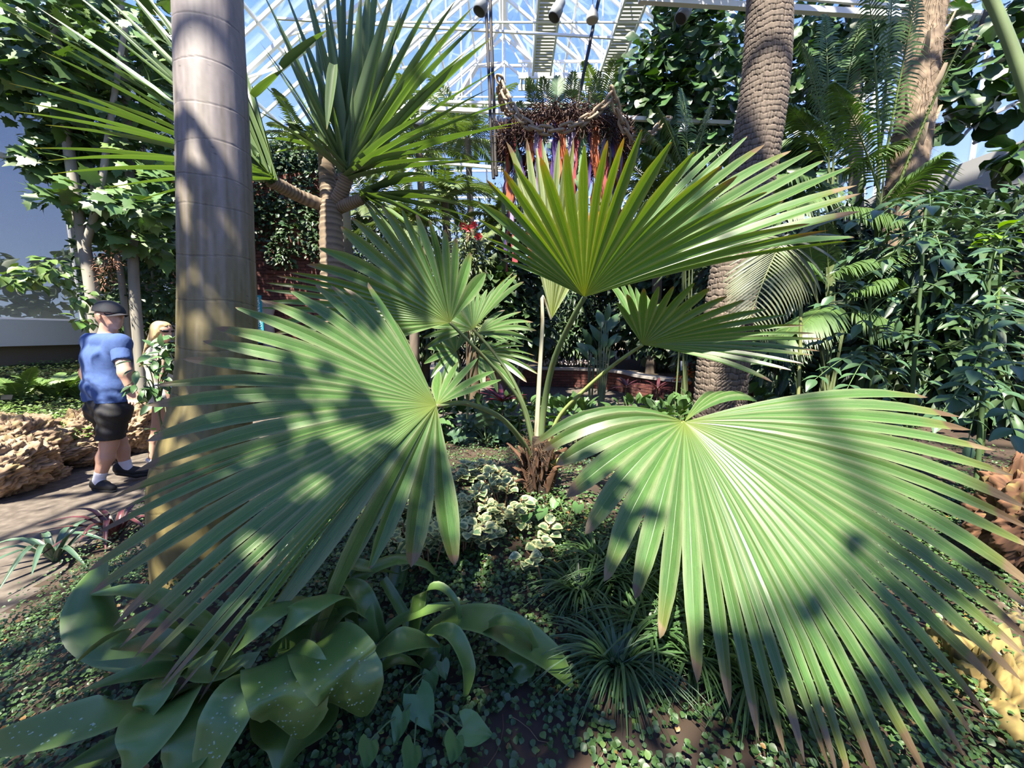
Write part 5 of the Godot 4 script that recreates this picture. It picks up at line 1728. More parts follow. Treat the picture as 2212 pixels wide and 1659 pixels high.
# a hand: palm from wrist w along d, back of the hand n, thumb on side s; fingers curl by c
func hand(b: MB, w: Vector3, d: Vector3, s: Vector3, c: float, col: Color, size := 1.0) -> void:
	var n := d.cross(s).normalized()
	var bones := []
	for k in 4:
		var o := (k - 1.5) * 0.021 * size
		var root := w + d * 0.085 * size - s * o
		bones.append([w + d * 0.015 - s * o * 0.6, root, 0.017 * size, 0.013 * size])
		var L: float = [0.068, 0.077, 0.072, 0.056][k] * size
		var d1 := (d + n * c * 0.5).normalized()
		var d2 := (d + n * c * 1.3).normalized()
		var p1 := root + d1 * L * 0.5
		bones.append([root, p1, 0.0095 * size, 0.0088 * size])
		bones.append([p1, p1 + d2 * L * 0.5, 0.0085 * size, 0.0068 * size])
	var th := w + d * 0.03 * size + s * 0.03 * size
	bones.append([w + d * 0.012, th, 0.017 * size, 0.014 * size])
	bones.append([th, th + (d + s * 0.5 + n * c * 0.3).normalized() * 0.045 * size, 0.011 * size, 0.009 * size])
	body_mesh(b, bones, 0.008, 0.005, col)

func build_people() -> void:
	var skin_m := mat("skin", Color.WHITE, 0.55)
	skin_m.cull_mode = BaseMaterial3D.CULL_BACK
	var cloth := mat("cotton", Color.WHITE, 0.9)
	var skin := Color(0.50, 0.29, 0.21)
	# man walking along the path, back to the camera, head turned to the right
	var foot := at_h(226, 1060, 0.0)
	var man := thing("person", "man in blue T-shirt, black shorts and dark cap walking on the path", "person", foot)
	var J := func(px: float, py: float, d: float) -> Vector3: return at(px, py, d) - foot
	var D := -(foot - EYE).dot(Vector3(0, -sin(PITCH), -cos(PITCH))) * -1.0
	var hd: Vector3 = J.call(238, 684, D)
	var nk: Vector3 = J.call(232, 722, D + 0.02)
	var ls: Vector3 = J.call(202, 738, D + 0.11)
	var rs: Vector3 = J.call(258, 742, D - 0.10)
	var lc: Vector3 = J.call(217, 775, D + 0.045)
	var rc: Vector3 = J.call(243, 778, D - 0.04)
	var wl: Vector3 = J.call(220, 838, D + 0.04)
	var wr: Vector3 = J.call(245, 840, D - 0.04)
	var lh: Vector3 = J.call(221, 885, D + 0.06)
	var rh: Vector3 = J.call(247, 888, D - 0.06)
	var le: Vector3 = J.call(186, 805, D + 0.2)
	var lw: Vector3 = J.call(193, 858, D + 0.22)
	var re: Vector3 = J.call(270, 805, D - 0.17)
	var rw: Vector3 = J.call(282, 842, D - 0.15)
	var nkn: Vector3 = J.call(236, 960, D - 0.02)
	var nan_: Vector3 = J.call(214, 1036, D + 0.0)
	var fkn: Vector3 = J.call(256, 952, D + 0.16)
	var fan: Vector3 = J.call(273, 1008, D + 0.22)
	var fw := Vector3(0.85, 0, -0.5).normalized()
	var b := MB.new()
	body_mesh(b, [[nk, hd, 0.062, 0.07], [ls, rs, 0.075, 0.075], [nk, (ls + rs) * 0.5, 0.06, 0.09], [ls, lc, 0.075, 0.115], [rs, rc, 0.075, 0.115], [lc, rc, 0.12, 0.12], [lc, wl, 0.118, 0.115], [rc, wr, 0.118, 0.115], [wl, wr, 0.115, 0.115], [wl, lh, 0.115, 0.11], [wr, rh, 0.115, 0.11],
		[ls, le, 0.064, 0.05], [le, lw, 0.048, 0.032], [rs, re, 0.064, 0.05], [re, rw, 0.048, 0.032],
		[rh, nkn, 0.10, 0.066], [nkn, nkn.lerp(nan_, 0.35), 0.062, 0.066], [nkn.lerp(nan_, 0.35), nan_, 0.066, 0.04], [lh, fkn, 0.10, 0.066], [fkn, fkn.lerp(fan, 0.35), 0.062, 0.064], [fkn.lerp(fan, 0.35), fan, 0.064, 0.038]], 0.035, 0.014, skin, [], 0.06)
	# head with face turned to the right
	var f := Vector3(0.97, -0.02, 0.12).normalized()
	var s := f.cross(Vector3.UP).normalized()
	var U := Vector3.UP
	var head := [[hd - f * 0.03 + U * 0.02, hd + f * 0.03 + U * 0.02, 0.088, 0.082], [hd - f * 0.035 - U * 0.02, hd + f * 0.04 - U * 0.05, 0.08, 0.062], [hd + f * 0.05 - U * 0.08, hd + f * 0.062 - U * 0.095, 0.038, 0.03], [hd + f * 0.088 + U * 0.0, hd + f * 0.112 - U * 0.032, 0.012, 0.014], [hd + f * 0.085 - U * 0.062, hd + f * 0.092 - U * 0.062, 0.016, 0.014], [hd + f * 0.08 + U * 0.018 - s * 0.025, hd + f * 0.08 + U * 0.018 + s * 0.025, 0.022, 0.022], [hd - f * 0.02 - U * 0.09, nk, 0.065, 0.066]]
	body_mesh(b, head, 0.022, 0.007, skin, [], 0.08)
	for e in [-1.0, 1.0]:
		body_mesh(b, [[hd + s * e * 0.086 + U * 0.012 - f * 0.005, hd + s * e * 0.088 - U * 0.022 - f * 0.0, 0.017, 0.012], [hd + s * e * 0.092 + U * 0.02 - f * 0.018, hd + s * e * 0.092 - U * 0.005 - f * 0.018, 0.009, 0.009]], 0.008, 0.005, skin * 0.95)
	hand(b, rw, (rw - re).normalized(), fw, 0.9, skin)
	hand(b, lw, (lw - le).normalized(), fw, 0.9, skin)
	part(man, "body", b.mesh(skin_m))
	for e in [-1.0, 1.0]:
		b = MB.new()
		body_mesh(b, [[hd + f * 0.093 + U * 0.002 + s * e * 0.030, hd + f * 0.094 + U * 0.002 + s * e * 0.036, 0.008, 0.008]], 0.004, 0.004, Color(0.03, 0.025, 0.02))
		part(man, "eye", b.mesh(skin_m))
	var blue := Color(0.050, 0.095, 0.25)
	b = MB.new()
	var hem: Vector3 = J.call(232, 866, D)
	body_mesh(b, [[nk - U * 0.03, (ls + rs) * 0.5, 0.08, 0.11], [ls, rs, 0.088, 0.088], [ls, lc, 0.088, 0.132], [rs, rc, 0.088, 0.132], [lc, rc, 0.136, 0.136], [(lc + rc) * 0.5, (wl + wr) * 0.5, 0.15, 0.15], [lc, wl, 0.132, 0.136], [rc, wr, 0.132, 0.136], [wl, wr, 0.136, 0.136], [wl, lh, 0.136, 0.138], [wr, rh, 0.136, 0.138], [ls, ls.lerp(le, 0.2), 0.076, 0.074], [rs, rs.lerp(re, 0.2), 0.076, 0.074]], 0.035, 0.012, blue, [[hem, Vector3(0, -1, 0)], [nk + U * 0.012, Vector3(0, 1, 0)]], 0.14)
	for q in [[ls, le], [rs, re]]:
		body_mesh(b, [[q[0], q[0].lerp(q[1], 0.75), 0.074, 0.076]], 0.02, 0.012, blue, [[q[0].lerp(q[1], 0.62), (q[1] - q[0]).normalized()]], 0.14)
	# soft folds across the small of the back
	for k in b.v.size():
		var p := b.v[k]
		var w := smooth(0.55, 0.15, absf(p.y - hem.y - 0.1) * 2.0)
		b.v[k] += Vector3(0, 0, 1) * 0.007 * w * sin(p.y * 46.0 + p.x * 14.0 + 5.0 * noise.get_noise_3dv(p * 300.0)) + sdir() * 0.0008
	part(man, "t_shirt", b.mesh(cloth))
	b = MB.new()
	body_mesh(b, [[hem + U * 0.05, hem - U * 0.02, 0.12, 0.14], [wl - U * 0.08, lh, 0.122, 0.128], [wr - U * 0.08, rh, 0.122, 0.128], [lh, rh, 0.128, 0.128], [rh, nkn, 0.12, 0.10], [lh, fkn, 0.12, 0.098]], 0.03, 0.012, Color(0.014, 0.014, 0.016), [[J.call(240, 946, D), Vector3(-0.05, -1, 0)], [hem + U * 0.02, U]], 0.2)
	for k in b.v.size():
		b.v[k] += Vector3(0, 0, 1) * 0.006 * sin(b.v[k].y * 60.0 + b.v[k].x * 25.0)
	part(man, "shorts", b.mesh(mat("black_cloth", Color.WHITE, 0.7)))
	# cap
	b = MB.new()
	var cc := hd + U * 0.03
	body_mesh(b, [[cc - f * 0.035, cc + f * 0.028, 0.105, 0.102], [cc - f * 0.03 + U * 0.04, cc + f * 0.02 + U * 0.042, 0.09, 0.085]], 0.03, 0.008, Color(0.026, 0.028, 0.036), [[cc + U * 0.012, (-U - f * 0.12).normalized()]], 0.15)
	part(man, "cap_crown", b.mesh(cloth))
	b = MB.new()
	for j in 8:
		var v := j / 7.0
		for k in 13:
			var u := k / 6.0 - 1.0
			var r := (1.0 - u * u * 0.75)
			b.vert(cc + U * (0.012 - 0.022 * v - 0.024 * u * u * (0.5 + v * 0.5)) + f * (0.088 - 0.045 * u * u + 0.105 * v * r) + s * u * 0.086 * (1.0 - 0.06 * v), Color(0.02, 0.022, 0.03))
	b.grid(0, 8, 13)
	part(man, "cap_brim", b.mesh(cloth))
	# socks and shoes
	for q in [[nan_, Vector3(0.96, 0, 0.25), 0.0, nkn], [fan, Vector3(0.8, -0.1, -0.55), 0.5, fkn]]:
		var an: Vector3 = q[0]
		var dir: Vector3 = q[1].normalized()
		b = MB.new()
		body_mesh(b, [[an, an.lerp(q[3], 0.2), 0.046, 0.05], [an, an - U * 0.04 + dir * 0.02, 0.046, 0.045]], 0.01, 0.008, Color(0.62, 0.62, 0.70))
		part(man, "sock", b.mesh(cloth))
		b = MB.new()
		var g := an - U * 0.055
		var heel: Vector3 = g - dir * 0.06 + U * 0.075 * q[2]
		body_mesh(b, [[heel, g + dir * 0.06, 0.046, 0.045], [g + dir * 0.06, g + dir * 0.18 - U * 0.012, 0.045, 0.03], [heel + U * 0.03, g + dir * 0.03 + U * 0.02, 0.035, 0.036]], 0.02, 0.008, Color(0.012, 0.012, 0.014), [[Vector3(0, 0.012, 0), -U]] if q[2] == 0.0 else [])
		var shoe := part(man, "shoe", b.mesh(M.black_cloth))
		b = MB.new()
		body_mesh(b, [[heel - U * 0.036, g + dir * 0.07 - U * 0.036, 0.036, 0.04], [g + dir * 0.07 - U * 0.036, g + dir * 0.19 - U * 0.034, 0.04, 0.026]], 0.01, 0.008, Color(0.02, 0.02, 0.022), [[g - U * 0.032 + (heel - g) * 0.0, U]] if q[2] == 0.0 else [])
		part(shoe, "sole", b.mesh(M.black_cloth))
	b = MB.new()
	body_mesh(b, [[rw.lerp(re, 0.06) + s * 0.02, rw.lerp(re, 0.06) - s * 0.02, 0.036, 0.036]], 0.01, 0.008, Color(0.01, 0.01, 0.011))
	part(man, "watch", b.mesh(M.black_cloth))

	# woman with long fair hair and sunglasses beside him
	foot = at_h(348, 1002, 0.0)
	var wo := thing("person", "woman with long fair hair, sunglasses and white shorts beside the palm trunk", "person", foot)
	D = (foot - EYE).dot(Vector3(0, -sin(PITCH), -cos(PITCH)))
	var J2 := func(px: float, py: float, d: float) -> Vector3: return at(px, py, d) - foot
	hd = J2.call(352, 716, D)
	nk = J2.call(345, 745, D)
	ls = J2.call(330, 762, D + 0.12)
	rs = J2.call(352, 764, D - 0.12)
	var ch: Vector3 = J2.call(344, 785, D)
	var wa: Vector3 = J2.call(346, 815, D)
	lh = J2.call(346, 848, D + 0.08)
	rh = J2.call(352, 850, D - 0.08)
	re = J2.call(345, 808, D - 0.2)
	rw = J2.call(362, 845, D - 0.2)
	le = J2.call(335, 806, D + 0.2)
	lw = J2.call(352, 842, D + 0.22)
	nkn = J2.call(340, 925, D - 0.08)
	nan_ = J2.call(328, 988, D - 0.08)
	fkn = J2.call(374, 918, D + 0.08)
	fan = J2.call(378, 980, D + 0.1)
	var sk := Color(0.52, 0.31, 0.22)
	b = MB.new()
	body_mesh(b, [[nk, hd, 0.045, 0.05], [ls, rs, 0.06, 0.06], [nk, (ls + rs) * 0.5, 0.05, 0.07], [(ls + rs) * 0.5, ch, 0.1, 0.12], [ch, wa, 0.12, 0.10], [wa, (lh + rh) * 0.5, 0.10, 0.12], [lh, rh, 0.115, 0.115], [ls, le, 0.045, 0.036], [le, lw, 0.034, 0.024], [rs, re, 0.045, 0.036], [re, rw, 0.034, 0.024], [rh, nkn, 0.092, 0.056], [nkn, nkn.lerp(nan_, 0.35), 0.052, 0.054], [nkn.lerp(nan_, 0.35), nan_, 0.054, 0.032], [lh, fkn, 0.092, 0.056], [fkn, fkn.lerp(fan, 0.35), 0.052, 0.054], [fkn.lerp(fan, 0.35), fan, 0.054, 0.032]], 0.03, 0.014, sk, [], 0.06)
	f = Vector3(0.98, -0.05, 0.15).normalized()
	s = f.cross(U).normalized()
	body_mesh(b, [[hd - f * 0.03 + U * 0.02, hd + f * 0.025 + U * 0.02, 0.08, 0.076], [hd - f * 0.02 - U * 0.02, hd + f * 0.035 - U * 0.05, 0.07, 0.052], [hd + f * 0.05 - U * 0.078, hd + f * 0.056 - U * 0.088, 0.03, 0.024], [hd + f * 0.08, hd + f * 0.098 - U * 0.028, 0.009, 0.011], [hd + f * 0.078 - U * 0.055, hd + f * 0.084 - U * 0.055, 0.013, 0.012], [hd - U * 0.08, nk, 0.048, 0.048]], 0.02, 0.007, sk, [], 0.08)
	hand(b, rw, (rw - re).normalized(), Vector3(1, 0, 0), 0.9, sk, 0.88)
	hand(b, lw, (lw - le).normalized(), Vector3(1, 0, 0), 0.9, sk, 0.88)
	part(wo, "body", b.mesh(skin_m))
	b = MB.new()
	body_mesh(b, [[hd - f * 0.035 + U * 0.035, hd + f * 0.015 + U * 0.04, 0.09, 0.082], [hd - f * 0.05, nk - f * 0.07 - U * 0.02, 0.085, 0.085], [nk - f * 0.07 - U * 0.02, ch - f * 0.13, 0.085, 0.085], [ch - f * 0.13, wa - f * 0.12 + U * 0.05, 0.085, 0.05], [nk - f * 0.03 - s * -0.06, ch - f * 0.07 + s * 0.09, 0.06, 0.055], [hd - f * 0.02 + s * 0.05, nk - f * 0.02 + s * 0.05, 0.055, 0.06], [hd - f * 0.02 - s * 0.05, nk - f * 0.02 - s * 0.05, 0.055, 0.06]], 0.03, 0.01, Color(0.50, 0.36, 0.18), [[hd + f * 0.045, (f - U * 0.6).normalized()]], 0.3)
	for k in b.v.size():
		var p := b.v[k]
		b.v[k] += Vector3(0.004, 0, 0.004) * sin(p.z * 190.0 + p.x * 120.0 + p.y * 9.0)
		b.c[k] = b.c[k] * (1.0 + 0.25 * sin(p.z * 230.0 + p.x * 160.0 + p.y * 7.0))
	part(wo, "hair", b.mesh(mat("hair", Color.WHITE, 0.45)))
	b = MB.new()
	for e in [-1.0, 1.0]:
		body_mesh(b, [[hd + f * 0.083 + U * 0.008 + s * e * 0.02, hd + f * 0.07 + U * 0.006 + s * e * 0.055, 0.019, 0.016]], 0.01, 0.006, Color(0.008, 0.008, 0.01))
		b.bar(hd + f * 0.07 + U * 0.015 + s * e * 0.068, hd - f * 0.03 + U * 0.015 + s * e * 0.08, 0.008)
	for k in b.c.size():
		b.c[k] = Color(0.008, 0.008, 0.01)
	part(wo, "sunglasses", b.mesh(mat("dark_lens", Color.WHITE, 0.15)))
	b = MB.new()
	body_mesh(b, [[(ls + rs) * 0.5, ch, 0.112, 0.132], [ch, wa, 0.132, 0.114], [wa, (lh + rh) * 0.5, 0.114, 0.13], [ls, rs, 0.072, 0.072]], 0.03, 0.014, Color(0.50, 0.46, 0.38), [[wa - U * 0.10, -U], [nk + U * 0.0, U]], 0.1)
	part(wo, "top", b.mesh(cloth))
	b = MB.new()
	body_mesh(b, [[wa - U * 0.06, (lh + rh) * 0.5, 0.115, 0.135], [lh, rh, 0.132, 0.132], [rh, rh.lerp(nkn, 0.5), 0.112, 0.105], [lh, lh.lerp(fkn, 0.5), 0.112, 0.105]], 0.03, 0.014, Color(0.66, 0.68, 0.74), [[rh.lerp(nkn, 0.32), -U], [wa - U * 0.05, U]], 0.06)
	part(wo, "shorts", b.mesh(cloth))
	for q in [nan_, fan]:
		b = MB.new()
		body_mesh(b, [[q - U * 0.04 - f * 0.04, q - U * 0.045 + f * 0.06, 0.036, 0.036], [q - U * 0.045 + f * 0.06, q - U * 0.05 + f * 0.15, 0.036, 0.024]], 0.015, 0.009, Color(0.6, 0.6, 0.6))
		part(wo, "shoe", b.mesh(cloth))

# ---------------------------------------------------------------- hanging things, rails and lamps
func build_hanging() -> void:
	# chain of wooden links looped round the hanging garden
	var wood := mat("carved_wood", Color.WHITE, 0.7)
	var L := 0.17
	var lk := MB.new()
	var ring := PackedVector3Array()
	for k in 21:
		var a := TAU * k / 20.0
		var st := 0.052 if cos(a) > 0 else -0.052
		ring.append(Vector3(st + cos(a) * 0.048, sin(a) * 0.048, 0))
	lk.tube(ring, radii(0.019, 0.019, 21), 9, Color(0.27, 0.20, 0.13), false)
	for k in lk.v.size():
		lk.c[k] = lk.c[k] * (1.0 + 0.5 * noise.get_noise_3d(lk.v[k].x * 1500, lk.v[k].y * 6000, lk.v[k].z * 6000))
	var lm := lk.mesh()
	var runs := [[[1080, 172, 5.6], [1098, 215, 5.5], [1130, 262, 5.3], [1185, 282, 5.2], [1245, 268, 5.2], [1290, 240, 5.3], [1325, 203, 5.4]], [[1325, 203, 5.4], [1338, 250, 5.5], [1368, 302, 5.6], [1405, 290, 5.8], [1430, 265, 6.0], [1448, 252, 6.1]], [[1080, 172, 5.6], [1082, 215, 6.1], [1100, 243, 6.6], [1160, 250, 7.2], [1200, 235, 7.2], [1262, 230, 7.0]]]
	var labels := ["brown wooden chain sagging in front of the hanging ribbons", "brown wooden chain looping down at the right of the ribbons", "far side of the wooden chain behind the hanging planter"]
	for r in 3:
		var pts := []
		for p in runs[r]:
			pts.append(at(p[0], p[1], p[2]))
		var path := curve(pts, 300)
		var t := thing("wooden_chain", labels[r], "chain", path[0], "wooden chains")
		var acc := L
		var flip := 0
		for k in range(1, 300):
			acc += (path[k] - path[k - 1]).length()
			if acc >= L * 0.82:
				acc = 0.0
				var d := (path[k] - path[k - 1]).normalized()
				var s := d.cross(Vector3.UP).normalized()
				var u := s.cross(d)
				var an := 0.5 if flip % 2 else -1.07
				flip += 1
				var y := u * cos(an) + s * sin(an)
				part(t, "link", lm, wood, Transform3D(Basis(d, y, d.cross(y)), path[k] - path[0]))
	# hanging planter: brown fibre ring, fronds on top, ribbons below
	var c := at(1215, 318, 7.2)
	var t := thing("hanging_planter", "hanging planter of dark brown fibre with palm fronds above the ribbons", "planter", c)
	var b := MB.new()
	for k in 4200:
		var an := rnd(0, TAU)
		var r := 1.08 + rnd(-0.16, 0.16)
		var p := Vector3(cos(an) * r, rnd(-0.22, 0.24), sin(an) * r * 0.9)
		var e := p + (Vector3(cos(an) * 0.5, rnd(-1.4, 0.3), sin(an) * 0.5) + sdir() * 0.7).normalized() * rnd(0.08, 0.26)
		b.tube(PackedVector3Array([p, e]), PackedFloat32Array([0.012, 0.003]), 3, Color(0.07, 0.03, 0.018) * rnd(0.5, 1.4), false)
	var fib := part(t, "fibre", b.mesh(wood))
	fib.set_meta("kind", "stuff")
	b = MB.new()
	var rp := PackedVector3Array()
	for k in 33:
		rp.append(Vector3(cos(TAU * k / 32.0) * 1.05, 0.06, sin(TAU * k / 32.0) * 0.95))
	b.tube(rp, radii(0.09, 0.09, 33), 8, Color(0.06, 0.03, 0.02), false)
	part(t, "rim", b.mesh(wood))
	for k in 26:
		var an := rnd(0, TAU)
		var o := Vector3(cos(an) * 0.8, 0.1, sin(an) * 0.7)
		pinnate(t, o, o + Vector3(cos(an) * rnd(0.1, 0.5), rnd(0.35, 0.75), sin(an) * 0.4), 0.1, 24, 0.22, 0.018, Color(0.06, 0.11, 0.055), "frond", 0.3)
	pinnate(t, Vector3(-0.1, 0.6, 0), at(1205, 165, 7.2) - c, 0.0, 34, 0.26, 0.024, Color(0.11, 0.18, 0.10), "frond", 0.1)
	var cols := [Color(0.42, 0.10, 0.03), Color(0.40, 0.11, 0.04), Color(0.08, 0.04, 0.18), Color(0.42, 0.40, 0.46), Color(0.14, 0.25, 0.12), Color(0.28, 0.04, 0.05), Color(0.25, 0.21, 0.36), Color(0.42, 0.15, 0.09)]
	var mats := []
	for k in 8:
		mats.append(mat("ribbon_%d" % k, cols[k], 0.7, Color(0.5, 0.5, 0.5)))
	for k in 46:
		var an := PI * 0.02 + PI * 0.96 * k / 45.0
		if k % 4 == 3:
			an += PI
		var o := Vector3(cos(an) * 1.08, -0.02, sin(an) * 0.98)
		var len := rnd(1.4, 2.3)
		var w := rnd(0.025, 0.075)
		b = MB.new()
		var side := Vector3(-sin(an), 0, cos(an))
		for j in 26:
			var u := j / 25.0
			var tw := sin(u * rnd(9.0, 9.4) + k) * 0.9
			var sv := side.rotated(Vector3.UP, tw) * w * (1.0 + 0.3 * sin(u * 40.0 + k))
			var p := o + Vector3(0.03 * sin(u * 7.0 + k), -len * u, 0.02 * cos(u * 6.0))
			b.vert(p - sv)
			b.vert(p + sv)
		b.grid(0, 26, 2)
		var tc: String = ["orange", "rust orange", "purple", "white", "green", "red", "lilac", "coral"][k % 8]
		single("ribbon", b.mesh(mats[k % 8]), null, c + Vector3.ZERO, "%s cloth ribbon hanging from the fibre planter, %s of its colour from the right" % [tc, nth(k / 8)], "ribbon", "%s ribbons of the hanging planter" % tc)
	# dark suspension cables
	var cm := mat("dark_cable", Color(0.02, 0.016, 0.014), 0.7, Color.BLACK, false)
	for a in [[1046, -60, 1066, 385, 6.9, "dark suspension cable running down beside the left lamp"], [1057, -60, 1072, 380, 6.9, "second dark cable right next to the left one"], [1305, -60, 1246, 232, 7.0, "slanting dark cable between the two catwalks"]]:
		b = MB.new()
		var p0 := at(a[0], a[1], a[4])
		var p1 := at(a[2], a[3], a[4])
		var pp := PackedVector3Array()
		for k in 30:
			pp.append((p0 + (p0 - p1) * 0.5).lerp(p1, k / 29.0) - p0 + sdir() * 0.008)
		b.tube(pp, radii(0.032, 0.03, 30), 7)
		single("cable", b.mesh(cm), null, p0, a[5], "cable", "suspension cables")
	# pipes that carry the lamps
	var pm: Material = M.white_steel
	for a in [[1380, -1, 2300, 56, 5.0, 0.035, "thick white pipe carrying lamps across the top right"], [1700, -6, 2270, 40, 5.3, 0.018, "thin white pipe just above the thick one at the top right"], [600, 40, 1560, 96, 7.6, 0.02, "thin white pipe crossing in front of both catwalks"], [960, 220, 1640, 236, 8.2, 0.025, "white pipe passing behind the wooden chain"], [850, 231, 1700, 272, 7.6, 0.035, "thicker white pipe behind the hanging planter"], [880, 345, 1100, 365, 8.5, 0.03, "short white pipe left of the ribbons"]]:
		b = MB.new()
		var p0 := at(a[0], a[1], a[4])
		b.bar(Vector3.ZERO, at(a[2], a[3], a[4]) - p0, a[5] * 2.0)
		single("pipe", b.mesh(pm), null, p0, a[6], "pipe", "lamp pipes")
	# lamp cans
	var gm := mat("grey_metal", Color(0.22, 0.24, 0.26), 0.45, Color.BLACK, false)
	var dk := mat("lamp_inside", Color(0.015, 0.015, 0.016), 0.5, Color.BLACK, false)
	for a in [[1035, 25, 1047, -10, 5.6, "grey spotlight can beside the left dark cable", 14], [1196, 38, 1212, 2, 5.6, "grey spotlight can in front of the left catwalk", 13], [1470, 40, 1492, 5, 5.2, "grey spotlight can left of the cracked trunk at the top", 14], [2042, 95, 2062, 62, 5.0, "leftmost grey lamp of the row under the top right pipe", 13], [2072, 92, 2106, 66, 5.0, "second grey lamp of the row under the top right pipe", 15], [2126, 98, 2150, 66, 5.0, "third grey lamp, just left of the thick green stalk", 15], [2196, 88, 2172, 64, 5.0, "grey lamp of the row right of the thick green stalk", 15], [902, 275, 908, 255, 7.6, "small grey lamp on the pipe left of the planter", 11], [1068, 274, 1078, 258, 7.4, "small grey lamp hanging at the left end of the chain", 11], [1088, 272, 1098, 256, 7.4, "small grey lamp next to the one at the chain's left end", 11], [1474, 290, 1480, 270, 7.4, "small white lamp hanging at the right end of the chain", 10]]:
		var p := at(a[0], a[1], a[4])
		var q := at(a[2], a[3], a[4])
		var o := thing("spotlight", a[5], "lamp", q, "grey spotlights")
		var r: float = a[6] / F * a[4]
		b = MB.new()
		var d := p - q
		b.tube(PackedVector3Array([Vector3.ZERO, d * 0.02, d * 0.45, d * 0.5, d]), PackedFloat32Array([r * 0.5, r * 0.82, r * 0.82, r, r]), 18)
		part(o, "housing", b.mesh(gm))
		b = MB.new()
		b.tube(PackedVector3Array([d * 0.98, d * 1.02]), PackedFloat32Array([r * 0.86, r * 0.86]), 18)
		part(o, "lens", b.mesh(dk))
		b = MB.new()
		b.bar(Vector3.ZERO, Vector3(0, 0.22 if a[4] > 7.0 else 0.10, 0), 0.02)
		part(o, "bracket", b.mesh(gm))
	var bell := thing("bell_lamp", "round bell shaped lamp hanging between the catwalks", "lamp", at(1280, 20, 5.6))
	b = MB.new()
	b.tube(PackedVector3Array([Vector3(0, 0.05, 0), Vector3(0, 0, 0), Vector3(0, -0.03, 0), Vector3(0, -0.08, 0), Vector3(0, -0.14, 0), Vector3(0, -0.16, 0)]), PackedFloat32Array([0.02, 0.035, 0.06, 0.085, 0.09, 0.075]), 20)
	part(bell, "shade", b.mesh(mat("cream_metal", Color(0.42, 0.40, 0.36), 0.5, Color.BLACK, false)))
	b = MB.new()
	b.bar(Vector3(0, 0.05, 0), Vector3(0, 0.7, 0), 0.012)
	part(bell, "rod", b.mesh(gm))

